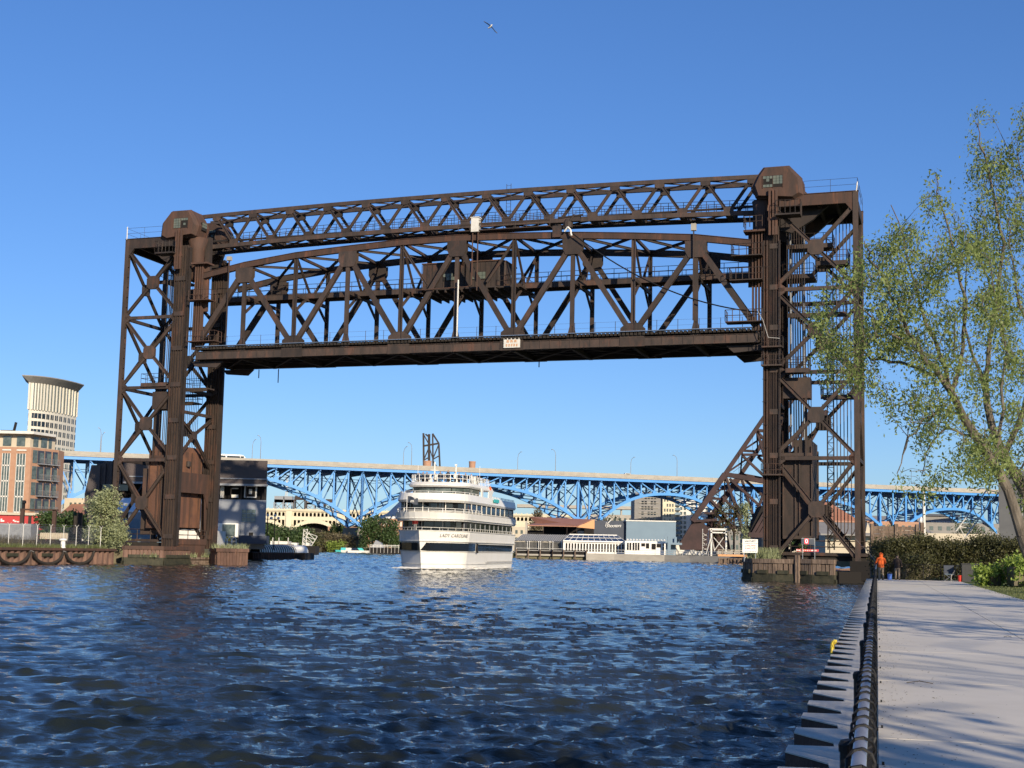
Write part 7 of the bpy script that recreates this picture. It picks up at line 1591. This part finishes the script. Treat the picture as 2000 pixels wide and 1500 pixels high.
t = bldg('timber_pier', 'dark timber pier with white railings left of the boat', 520, 745, 'pier'); mb = MB(True); fbox(mb, 721, 784, 1070, 1081, 520, 10, -0.8); mb.build('deck', M['void'], t); mb = MB(True)
for x in range(722, 784, 7): fbox(mb, x, x+0.5, 1064, 1080, 519.6, 0.2)
fbox(mb, 722, 784, 1064.5, 1065.5, 519.7, 0.1); fbox(mb, 722, 784, 1067.5, 1068.2, 519.7, 0.1); mb.build('railing', M['white2'], t)
mb = MB(); a = P(722, 1064, 530); b = P(744, 1064, 530); z_ = P(733, 1055, 530).z; mb.prism([(a.x, 530, 2), (b.x+1, 530, 2), (b.x, 530, z_-1), (b.x-2, 530, z_), (a.x+1, 530, z_-2.2)], (0, 6, 0)); solo('grey_shed', mb, M['grey'], 'pale grey curved shed roof beside the timber pier', 'shed')
mb = MB()
for (xa, ya, xb, yb, xc_, yc_) in ((744, 1014, 782, 975, 806, 1014), (722, 1015, 760, 1000, 772, 1015)):
    Y = 660; a = P(xa, ya, Y); b = P(xb, yb, Y); c = P(xc_, yc_, Y); b = Vector((b.x, b.y+7, b.z)); d = Vector((a.x, a.y+14, a.z)); e = Vector((c.x, c.y+14, c.z)); 
    m1 = a.lerp(b, 0.6)-Vector((0, 0, 1.5)); mb.add([a, c, e, d, b], [(0, 1, 4), (1, 2, 4), (2, 3, 4), (3, 0, 4)])
solo('event_tent', mb, M['tent'], 'white peaked event tent between the blue arch and the boat', 'tent')
t = bldg('brick_terrace', 'red brick terrace under the white tent left of the boat', 640, 760); mb = MB(True); x0, x1, z0, z1 = fbox(mb, 738, 800, 1013, 1050, 640, 12, 1.8); wl = mb.build('wall', M['brick'], t); win_grid(wl, x0, x1, z1-4, z1-0.8, 640, 9, 1, 0.5, 0.6, M['white2'])
# ------------------------------------------------------------------ restaurant row on the far bank
t = bldg('blue_grey_hall', 'blue-grey windowless hall with a darker navy wing carrying a white script sign', 450, 1270); mb = MB(True); x0, x1, z0, z1 = fbox(mb, 1223, 1320, 1018.5, 1075, 446, 26, 1.8); hb = mb.build('wall', M['slate'], t)
mb = MB(True); fbox(mb, 1222.5, 1320.5, 1016.5, 1018.7, 445.8, 26.4); mb.build('roof_edge', M['white2'], hb)
mb = MB(True); fbox(mb, 1160, 1222.7, 1017, 1070, 447.5, 20, 1.8); nw = mb.build('navy_wing', M['navy'], t)
c = P(1198, 1027, 447.2); text_on('Shooters', 1.45, M['white'], nw, Vector((c.x, 447.25, c.z))-t.location, (1, 0, 0.04), (0.08, 0, 1), 'lettering', shear=0.35, thick=0.06, spacing=0.9)
mb = MB(True); cc = P(1192, 1021, 447.1); mb.tube((cc.x-0.9, 447.1, cc.z-0.3), (cc.x+0.3, 447.1, cc.z+1.0), 0.14, 5); mb.tube((cc.x-1.6, 447.1, cc.z-1.2), (cc.x-1.2, 447.1, cc.z+0.1), 0.1, 5); mb.build('sign_flourish', M['white'], nw)
mb = MB(True); fbox(mb, 1317, 1322, 1049, 1062, 445, 4); fbox(mb, 1304, 1332, 1060, 1064, 442, 4); mb.build('side_porch', M['slate'], t)
t = bldg('copper_roof_bar', 'open-sided bar under a broad copper-coloured roof with an orange fascia', 440, 1100); a = P(1029, 1027, 436); b = P(1126, 1027, 436); c = P(1160, 1016, 436); e = P(1088, 1017, 436); mb = MB(True)
mb.prism([(a.x, 436, a.z), (b.x, 436, a.z), (c.x, 446, c.z+0.2), (e.x-8, 452, c.z+0.8), (a.x+3, 450, a.z+1.0)], (0, 0, 0.25)); rf3 = mb.build('roof', M['copper'], t)
mb = MB(True); mb.prism([(b.x, 436.0, a.z-0.1), (c.x+0.2, 436.0, a.z-0.5), (c.x+0.2, 436.4, c.z+0.3)], (0, 0.4, 0)); mb.build('orange_gable', M['orangep'], rf3)
mb = MB(True); fbox(mb, 1062, 1160, 1027, 1046, 443, 6); fbox(mb, 1030, 1062, 1036, 1046, 441, 4); mb.build('bar_wall', M['void'], t)
for x in (1030, 1061, 1107, 1126, 1158): mb = MB(True); fbox(mb, x, x+0.8, 1026, 1046, 436.6, 0.2); mb.build('post', M['brownj'], t)
mb = MB(True); fbox(mb, 1128, 1140, 1037, 1044, 442.6, 0.3); mb.build('panel', M['conc'], t)
mb = MB(); fbox(mb, 1026, 1030, 1018, 1048, 434, 1.2, 1.8); solo('stone_pylon', mb, M['conc'], 'slim pale pylon at the left end of the copper roof', 'pylon')
t = bldg('striped_awning_terrace', 'terrace with dark blue slatted awning and white posts right of the boat', 428, 1055); a = P(1005, 1057, 424); b = P(1100, 1057, 424); z1 = P(1055, 1044, 424).z; z0_ = P(1055, 1057, 424).z
mb = MB(True); mb.prism([(a.x, 424, z0_), (b.x, 424, z0_), (b.x+2.5, 432, z1), (a.x+2.5, 432, z1)], (0, 0, 0.1)); aw = mb.build('awning', M['navy'], t); mb = MB(True); n = 26
for i in range(n): x = a.x+(b.x-a.x)*i/n; mb.beam((x, 423.9, z0_+0.14), (x+2.6, 432, z1+0.16), 0.13, 0.06)
mb.build('stripe', M['white2'], aw); mb = MB(True); fbox(mb, 1005, 1100, 1059, 1077, 430, 2); mb.build('glazed_wall', M['glass'], t)
mb = MB(True)
for i in range(40): x = a.x+(b.x-a.x)*i/40; mb.bx(x-0.06, x+0.06, 424.2, 424.5, 1.8, z0_)
mb.build('picket_screen', M['greyb'], t)
for x in (1030, 1034, 1052, 1056, 1074, 1080, 1097): mb = MB(True); c = P(x, 1058, 423.5); mb.tube((c.x, 423.5, 1.8), (c.x, 423.5, c.z), 0.07, 5); mb.lathe((c.x, 423.5, c.z), [(0.05, -0.2), (0.2, 0), (0.05, 0.2)], 6); mb.build('lamp_post', M['white'], t)
t = bldg('glass_roof_restaurant', 'white riverside restaurant with sloping dark glass roof and arched doors', 425, 1160); a = P(1100, 1058, 420); b = P(1222, 1058, 420); z1 = P(1160, 1045, 420).z; z0_ = P(1160, 1057.5, 420).z
mb = MB(True); fbox(mb, 1100, 1222, 1058, 1080, 421, 8, 1.8); wl = mb.build('wall', M['white'], t)
mb = MB(True); mb.prism([(a.x, 420.8, z0_), (b.x, 420.8, z0_), (b.x-2, 428, z1), (a.x+2.2, 428, z1)], (0, 0, 0.12)); gr = mb.build('glass_roof', M['glass'], t); mb = MB(True)
for i in range(11):
    f = i/10; mb.beam((a.x+(b.x-a.x)*f, 420.6, z0_+0.18), (a.x+2.2+(b.x-a.x-4.2)*f, 428, z1+0.18), 0.16, 0.1)
mb.beam((a.x, 420.6, z0_), (b.x, 420.6, z0_), 0.3, 0.4); mb.beam((a.x+2.2, 428, z1+0.1), (b.x-2, 428, z1+0.1), 0.3, 0.4); mb.beam((a.x+1.1, 424.3, (z0_+z1)/2+0.2), (b.x-1, 424.3, (z0_+z1)/2+0.2), 0.1, 0.1); mb.build('roof_bar', M['white'], gr)
win_grid(wl, a.x+0.6, b.x-0.3, 2.4, z0_-0.6, 421, 20, 1, 0.55, 0.95, M['void'], 'arched_door')
t = bldg('white_terrace_bar', 'low white bar with square openings and a row of white globes on its roof', 418, 1260); mb = MB(True); x0, x1, z0, z1 = fbox(mb, 1221, 1300, 1057, 1078, 416, 8, 1.8); wl = mb.build('wall', M['white'], t)
mb = MB(True); 
for (u0, u1, y0_, y1_) in ((1225, 1228, 1060, 1074), (1230, 1233, 1060, 1074), (1236, 1239, 1060, 1075), (1241, 1244, 1060, 1075), (1246, 1249, 1060, 1075), (1253, 1260, 1061, 1067), (1262, 1268, 1061, 1071), (1273, 1281, 1062, 1073), (1283, 1291, 1062, 1069), (1294.5, 1297, 1061, 1066), (1294.5, 1297, 1068, 1076)):
    mb = MB(True); fbox(mb, u0, u1, y0_, y1_, 415.8, 0.4); mb.build('opening', M['void'], wl)
for i in range(13): c = P(1226+i*6, 1055.5, 416); mb = MB(True); mb.lathe((c.x, 416.5, z1+0.35), [(0.05, -0.3), (0.42, 0), (0.05, 0.3)], 8); mb.build('globe', M['white'], wl)
mb = MB(True); c = P(1307, 1070, 412); mb.bx(c.x-0.45, c.x+0.45, 412, 412.6, 1.8, P(1307, 1047, 412).z); mb.bx(c.x-1.4, c.x+1.4, 412.1, 412.4, P(1307, 1052, 412).z, P(1307, 1048, 412).z); mb.build('lamp_pylon', M['slate'], t)
# quay, piles and rails
t = bldg('far_quay', 'pale timber quay with white rails running along the far bank to the right tower', 400, 1250, 'quay'); mb = MB(True)
q = [(4, 466), (27, 489), (46, 414.5), (60, 371), (75.5, 311)]
q2 = [P(x, 1090, Y) for x, Y in ((1008, 412), (1078, 411), (1145, 410), (1200, 409), (1300, 404), (1350, 398), (1400, 391), (1452, 384))]
for i, (p, r_) in enumerate(zip(q2[:-1], q2[1:])):
    p = Vector((p.x, p.y, 0)); r_ = Vector((r_.x, r_.y, 0)); 
    if i < 2: mb.beam(p+Vector((0, 2, 1.2)), r_+Vector((0, 2, 1.2)), 4, 0.5)
    else: mb.beam(p+Vector((0, -0.4, 0.75)), r_+Vector((0, -0.4, 0.75)), 1.6, 2.4)
mb.build('quay_wall', M['conc'], t); q3 = MB(True); ra = MB(True)
for i, (p, r_) in enumerate(zip(q2[:-1], q2[1:])):
    p = Vector((p.x, p.y, 0)); r_ = Vector((r_.x, r_.y, 0)); n = max(2, int((r_-p).length/2.6)); pr = None
    for k in range(n+1):
        c = p.lerp(r_, k/n); ra.tube(c+Vector((0, 0, 1.9)), c+Vector((0, 0, 3.1)), 0.06, 4)
        if i < 2 or i > 4: q3.tube(c+Vector((0, -0.6, -1)), c+Vector((0, -0.6, 2.8 if i < 2 else 1.4)), 0.2, 6)
    for z in (2.4, 3.05): ra.tube(p+Vector((0, 0, z)), r_+Vector((0, 0, z)), 0.06, 4)
q3.build('pile', M['timber'], t); ra.build('railing', M['white2'], t)
mb = MB(True); 
for i in (0, 1):
    p = Vector((q2[i].x, q2[i].y+0.2, 0)); r_ = Vector((q2[i+1].x, q2[i+1].y+0.2, 0)); mb.beam(p+Vector((0, 0.3, 1.9)), r_+Vector((0, 0.3, 1.9)), 0.2, 1.6)
mb.build('screen_wall', M['void'], t)
t = bldg('timber_ramp', 'yellowish timber ramp with handrails left of the notice board', 380, 1415, 'ramp'); mb = MB(True); fbox(mb, 1402, 1460, 1083, 1087, 380, 4); mb.build('deck', M['orangep'], t); mb = MB(True)
for x in range(1403, 1460, 8): fbox(mb, x, x+0.8, 1074, 1084, 380, 0.15)
fbox(mb, 1402, 1460, 1074, 1075, 380, 0.15); fbox(mb, 1402, 1460, 1078, 1079, 380, 0.12); mb.build('railing', M['beige'], t)
t = bldg('timber_fender', 'row of rough rusty timber fender piles beneath the ramp', 376, 1420, 'fender'); mb = MB(True); 
for i in range(26): c = P(1404+i*2.1, 1092, 376+random.random()); mb.tube((c.x, c.y, -1), (c.x, c.y, 1.1+random.random()*0.5), 0.17, 6)
fbox(mb, 1404, 1458, 1090.5, 1092.5, 376.3, 0.6); mb.build('pile', M['timber'], t)
t = bldg('gantry_frame', 'white portal frame with diagonal stays on the quay below the bascule leaf', 396, 1402, 'gantry'); mb = MB(True)
for x in (1388, 1417): fbox(mb, x, x+3, 1034, 1078, 396, 0.6, 1.8)
fbox(mb, 1386, 1420, 1032, 1036, 396, 0.6); fbox(mb, 1388, 1420, 1039, 1041.5, 396, 0.6); mb.build('frame', M['white2'], t); mb = MB(True)
for (a, b) in (((1389, 1048), (1396, 1077)), ((1389, 1048), (1379, 1082)), ((1394, 1050), (1414, 1073)), ((1413, 1050), (1396, 1074))): mb.tube(P(*a, 395.8), P(*b, 395.8), 0.12, 4)
mb.build('stay', M['white2'], t)
mb = MB(); a = P(1378, 1040, 398); 
for dx in (-0.8, 0.8): mb.tube((a.x+dx, 398, 1.8), (a.x+dx, 398, a.z+1), 0.08, 4)
for z in np.arange(2, a.z, 1.3): mb.tube((a.x-0.8, 398, z), (a.x+0.8, 398, z+1.0), 0.06, 3); mb.tube((a.x+0.8, 398, z), (a.x-0.8, 398, z+1.0), 0.06, 3)
solo('stair_mast', mb, M['white2'], 'slender pale lattice mast left of the white portal frame', 'mast')
# condominium
t = bldg('condominium', 'modern condominium block, grey stone left part and white glazed right part, behind the blue arch', 740, 1310); mb = MB(True); x0, x1, z0, z1 = fbox(mb, 1239, 1294, 962, 1075, 740, 22, 1.8); g1 = mb.build('stone_block', M['greyb'], t)
win_grid(g1, P(1252, 1000, 740).x, P(1282, 1000, 740).x, P(1260, 1060, 740).z, P(1260, 966, 740).z, 740, 5, 9, 0.7, 0.62, M['glass'], skip=lambda i, j: (i+j*2) % 5 == 1)
mb = MB(True)
for j in range(10): z_ = P(1260, 1062-10*j, 740).z; mb.bx(P(1248, 1000, 740).x, P(1286, 1000, 740).x, 739.6, 740, z_-0.15, z_+0.15)
mb.build('sill_band', M['conc'], g1)
mb = MB(True); a0_, a1_, z0, z2 = fbox(mb, 1294, 1318, 970, 1075, 738, 22, 1.8); g2 = mb.build('white_block', M['cream'], t); win_grid(g2, a0_+0.4, a1_-0.4, P(1300, 1060, 738).z, P(1300, 972, 738).z, 738, 4, 9, 0.55, 0.6, M['glass2'], skip=lambda i, j: (i*3+j) % 7 == 0)
mb = MB(True); a0_, a1_, z0, z3 = fbox(mb, 1318, 1400, 977, 1075, 742, 20, 1.8); g3 = mb.build('glazed_block', M['white2'], t); win_grid(g3, a0_+0.4, a1_-0.4, P(1350, 1062, 742).z, P(1350, 980, 742).z, 742, 11, 9, 0.66, 0.66, M['glass2'], 'window', skip=lambda i, j: i in (3, 7))
for j in range(9): mb = MB(True); z_ = P(1330, 1062-9.3*j, 742).z; mb.bx(P(1317, 1000, 742).x, P(1329, 1000, 742).x, 740, 742, z_, z_+0.3); mb.bx(P(1317, 1000, 742).x, P(1329, 1000, 742).x, 740, 740.1, z_+0.3, z_+1.3); mb.build('balcony', M['slate'], g3)
t = bldg('far_flyover', 'pale concrete flyover crossing behind the blue arch left of the condominium', 830, 1150, 'bridge'); mb = MB(True); fbox(mb, 1010, 1250, 987, 993, 830, 12); mb.build('deck', M['conc'], t)
for x in (1090, 1150, 1212): mb = MB(True); fbox(mb, x, x+3, 992, 1050, 832, 3, 1.8); mb.build('pier', M['conc'], t)
# ------------------------------------------------------------------ raised jack-knife bascule bridge
JY = 455.0; t = bldg('bascule_bridge', 'dark rusty abandoned bascule bridge with its leaf raised behind the right tower', JY, 1420, 'bascule bridge')
lf_ = None
def J3(x, y, dy=0): return P(x, y, JY+dy)
fr_nodes = {'a': (1352, 1018), 'b': (1416, 926), 'c': (1450, 880), 'd': (1478, 840), 'e': (1530, 760)}
for side, dy, ox, oy in ((0, 0, 0, 0), (1, 7, 30, 2)):
    def K(x, y): return P(x+ox, y+oy, JY+dy)
    m = M['bruise']; mb = MB(True); mb.k = 1.55; mb.beam(K(1352, 1018), K(1416, 926), 1.1, 1.3, (0, 1, 0)); mb.beam(K(1416, 926), K(1536, 752), 0.8, 1.0, (0, 1, 0)); mb.build('upper_chord', m, t)
    mb = MB(True); mb.k = 1.55; mb.beam(K(1416, 926), K(1506, 943), 0.9, 1.2, (0, 1, 0)); mb.beam(K(1506, 943), K(1585, 800), 0.8, 0.9, (0, 1, 0)); mb.build('lower_chord', m, t)
    for a, b in (((1416, 926), (1452, 1040)), ((1478, 840), (1503, 925)), ((1450, 888), (1480, 888)), ((1478, 842), (1510, 842)), ((1450, 890), (1503, 940)), ((1478, 842), (1512, 880)), ((1385, 973), (1420, 1010)), ((1500, 946), (1460, 1040)), ((1425, 935), (1486, 990)), ((1352, 1018), (1400, 1015)), ((1503, 925), (1545, 830))):
        mb = MB(True); mb.k = 1.55; mb.beam(K(*a), K(*b), 0.5, 0.7, (0, 1, 0)); mb.build('brace', m, t)
    mb = MB(True); mb.k = 1.55; mb.prism([K(1355, 1017)+Vector((0, 0.6, 0)), K(1376, 1022)+Vector((0, .6, 0)), K(1392, 1040)+Vector((0, .6, 0)), K(1398, 1074)+Vector((0, .6, 0)), K(1330, 1074)+Vector((0, .6, 0)), K(1327, 1062)+Vector((0, .6, 0))], (0, 1.6, 0)); mb.build('counterweight_quadrant', M['bruise'], t)
mb = MB(True); mb.k = 1.55
for x, y in ((1352, 1018), (1416, 926), (1450, 880), (1478, 840), (1506, 943), (1536, 752), (1385, 973)): mb.beam(P(x, y, JY), P(x+30, y+2, JY+7), 0.5, 0.5)
for (a, b) in (((1416, 926), (1450, 880)), ((1450, 880), (1478, 840)), ((1385, 973), (1416, 926))): mb.beam(P(*a, JY), P(b[0]+30, b[1]+2, JY+7), 0.3, 0.3); mb.beam(P(*b, JY), P(a[0]+30, a[1]+2, JY+7), 0.3, 0.3)
mb.build('lateral', M['bruise'], t)
mb = MB(True); mb.k = 1.55
for x in (1382, 1388, 1410, 1432, 1458, 1470): fbox(mb, x, x+3.4, 1003, 1078, JY+3+(x % 3), 0.6, 1.8)
fbox(mb, 1376, 1462, 1001, 1005, JY+1, 0.6); fbox(mb, 1376, 1462, 1001, 1005, JY+7, 0.6)
for (a, b) in (((1412, 1008), (1395, 1040)), ((1412, 1008), (1436, 1040)), ((1396, 1005), (1440, 1032)), ((1440, 1005), (1404, 1036)), ((1388, 978), (1412, 1004)), ((1430, 975), (1450, 1004))): mb.beam(P(*a, JY+2), P(*b, JY+2), 0.5, 0.6)
mb.build('trestle', M['bruise'], t)
mb = MB(True); mb.k = 1.55; mb.prism([P(1462, 1043, JY-6), P(1496, 1043, JY-6), P(1503, 985, JY-6), P(1488, 988, JY-6)], (0, 5, 0)); mb.build('dark_plate', M['void'], t)
for k in range(3): mb = MB(True); mb.k = 1.55; mb.beam(P(1470+k*8, 1042, JY-7), P(1494+k*8, 1000, JY-7), 0.6, 0.5, (0, 1, 0)); mb.build('heel_strut', M['bruise'], t)
mb = MB(True); mb.k = 1.55; fbox(mb, 1462, 1502, 1040, 1050, JY-8, 3); mb.build('heel_girder', M['bruise'], t)
mb = MB(True); mb.k = 1.55; 
for (a, b) in (((1432, 922), (1505, 868)), ((1458, 876), (1520, 835)), ((1443, 885), (1443, 926)), ((1470, 850), (1470, 888))): mb.tube(P(*a, JY-1), P(*b, JY-1), 0.06, 3)
mb.build('guy_wire', M['steel2'], t)
hedge('vine_mass', 'green creepers hanging over the bascule machinery', [Vector((P(1398, 1040, JY-1).x, JY-1, 0)), Vector((P(1452, 1040, JY-1).x, JY-1, 0))], 5, 10, M['hedge'], 210, 0.55, 8, 'creeper', 0.8, 5, core=False)
hedge('vine_mass', 'tall hanging creeper right above the notice board', [Vector((P(1453, 1040, 389).x, 389, 0)), Vector((P(1458, 1040, 389).x, 389, 0))], 1.8, 13, M['leaf2'], 200, 0.5, 3, 'creeper', 0.5, 6, core=False)
# far right background
t = bldg('brick_gable_house', 'red brick house with dark hipped roof seen through the right tower', 300, 1650); mb = MB(True); fbox(mb, 1600, 1672, 1020, 1060, 300, 12, 1.8); mb.build('wall', M['brick'], t); mb = MB(True); a = P(1596, 1019, 299); b = P(1680, 1019, 299); mb.prism([(a.x, 299, a.z), (b.x, 299, a.z), (b.x-5, 305, a.z+4), (a.x+3, 305, a.z+4)], (0, 0, 0.3)); mb.build('roof', M['copper'], t)
t = bldg('beige_building', 'cream low building with round window and grey roof right of the right tower', 245, 1680); mb = MB(True); x0, x1, z0, z1 = fbox(mb, 1612, 1708, 1044, 1075, 245, 10, 1.8); wl = mb.build('wall', M['beige'], t); mb = MB(True); a = P(1690, 1043, 244); b = P(1708, 1043, 244); e = P(1686, 1020, 244); mb.prism([(a.x, 244, a.z), (b.x, 244, a.z), (b.x-0.8, 244, a.z+1.0), (a.x+0.4, 244, e.z)], (0, 10, 0)); mb.build('gable', M['beige'], t)
mb = MB(True); a = P(1600, 1044, 244); mb.prism([(a.x, 243, a.z-0.1), (x1+0.5, 243, a.z-0.1), (x1+0.5, 250, a.z+2.0), (a.x, 250, a.z+2.0)], (0, 0, 0.25)); mb.build('roof', M['greyb'], t)
for x in (1626, 1692): mb = MB(True); c = P(x, 1053, 244.8); mb.lathe((0, 0, 0), [(0.34, -0.05), (0.34, 0.05)], 14); mb.v = [(c.x+p, 244.85+r_, c.z+q) for p, q, r_ in mb.v]; mb.build('round_window', M['glass2'], wl)
t = bldg('brick_row', 'long red-brown roofed buildings under the viaduct right of the tower', 780, 1730); mb = MB(True); fbox(mb, 1686, 1760, 1022, 1060, 780, 12, 1.8); mb.build('wall', M['brick'], t); mb = MB(True); a = P(1683, 1021, 778); b = P(1762, 1021, 778); mb.prism([(a.x, 778, a.z), (b.x, 778, a.z), (b.x-4, 790, a.z+4), (a.x+4, 790, a.z+4)], (0, 0, 0.3)); mb.build('roof', M['greyb'], t)
t = bldg('cupola_pavilion', 'grey pyramid roof topped with a white cupola above the hedge', 300, 1812, 'pavilion'); a = P(1788, 1044, 300); b = P(1835, 1044, 300); z1 = P(1812, 1031, 300).z; cx_ = (a.x+b.x)/2; mb = MB(True); mb.bx(a.x+0.5, b.x-0.5, 300.5, 308, 1.8, a.z); mb.build('wall', M['beige'], t); mb = MB(True); loft(mb, [[(a.x, 300, a.z-0.1), (b.x, 300, a.z-0.1), (b.x, 309, a.z-0.1), (a.x, 309, a.z-0.1)], [(cx_-0.6, 304, z1), (cx_+0.6, 304, z1), (cx_+0.6, 305, z1), (cx_-0.6, 305, z1)]]); mb.build('roof', M['greyb'], t)
mb = MB(True); zc_ = P(1812, 1012, 300).z; mb.lathe((cx_, 304.5, z1-0.2), [(0.5, 0), (0.5, 1.5), (0.62, 1.6), (0.45, 2.1), (0.1, 2.6)], 8); mb.build('cupola', M['white'], t)
t = bldg('colonnade_hall', 'dark-roofed hall with rows of small arched windows under the viaduct on the right', 790, 1850); mb = MB(True); x0, x1, z0, z1 = fbox(mb, 1792, 1872, 1008, 1050, 790, 15, 1.8); wl = mb.build('wall', M['greyb'], t); win_grid(wl, P(1818, 1000, 790).x, P(1868, 1000, 790).x, z1-6.0, z1-2.6, 790, 16, 1, 0.45, 0.9, M['white2']); win_grid(wl, P(1818, 1000, 790).x, P(1868, 1000, 790).x, z1-11, z1-8, 790, 10, 1, 0.5, 0.8, M['glass'])
mb = MB(True); fbox(mb, 1800, 1875, 1004, 1008.2, 789, 16); mb.build('roof', M['navy'], t)
mb = MB(); fbox(mb, 1780, 1924, 1042, 1062, 180, 2, 1.0); solo('site_wall', mb, M['beige'], 'long low cream wall just visible above the hedge', 'wall')
for i, (x, yt, Y, r_, l) in enumerate(((1894, 1012, 620, 9, 'dark wooded tree group under the viaduct at the right'), (1740, 1030, 400, 5, 'dark tree behind the board fence'), (1575, 1020, 350, 5, 'tree seen through the legs of the right tower'), (1700, 1022, 640, 8, 'distant tree under the right viaduct arch'))):
    a = P(x, yt, Y); tree('bank_tree', l, (a.x, Y, 1.8), a.z-1.8, r_, M['leaf3'], 260, 10, 0.7, 0.3, low=0.02, group='trees at the river bend', spread=1.5)
# low far town fill so no gap shows under the viaduct
for i, (x0_, x1_, yt, Y, m) in enumerate(((640, 800, 1030, 760, 'brick'), (1000, 1130, 1030, 800, 'beige'), (1120, 1250, 1005, 820, 'conc'), (1400, 1530, 1038, 620, 'greyb'), (1500, 1640, 1010, 600, 'beige'), (1640, 1800, 1018, 700, 'brick'), (1790, 2000, 1022, 720, 'greyb'), (110, 240, 1004, 520, 'beige'))):
    t = bldg('town_block', 'low far town building %s' % ['behind the brick terrace left of the boat', 'behind the copper roof', 'behind the navy wing', 'behind the bascule trestle', 'behind the right tower', 'right of the right tower', 'at the far right under the viaduct', 'behind the white house on the left'][i], Y, (x0_+x1_)/2)
    mb = MB(True); a, b, z0, z1 = fbox(mb, x0_, x1_, yt, 1060, Y, 15, 1.8); wl = mb.build('wall', M[m], t); win_grid(wl, a+1, b-1, max(2.5, z1-9), z1-0.8, Y, 12, 2, 0.45, 0.5, M['glass2'])
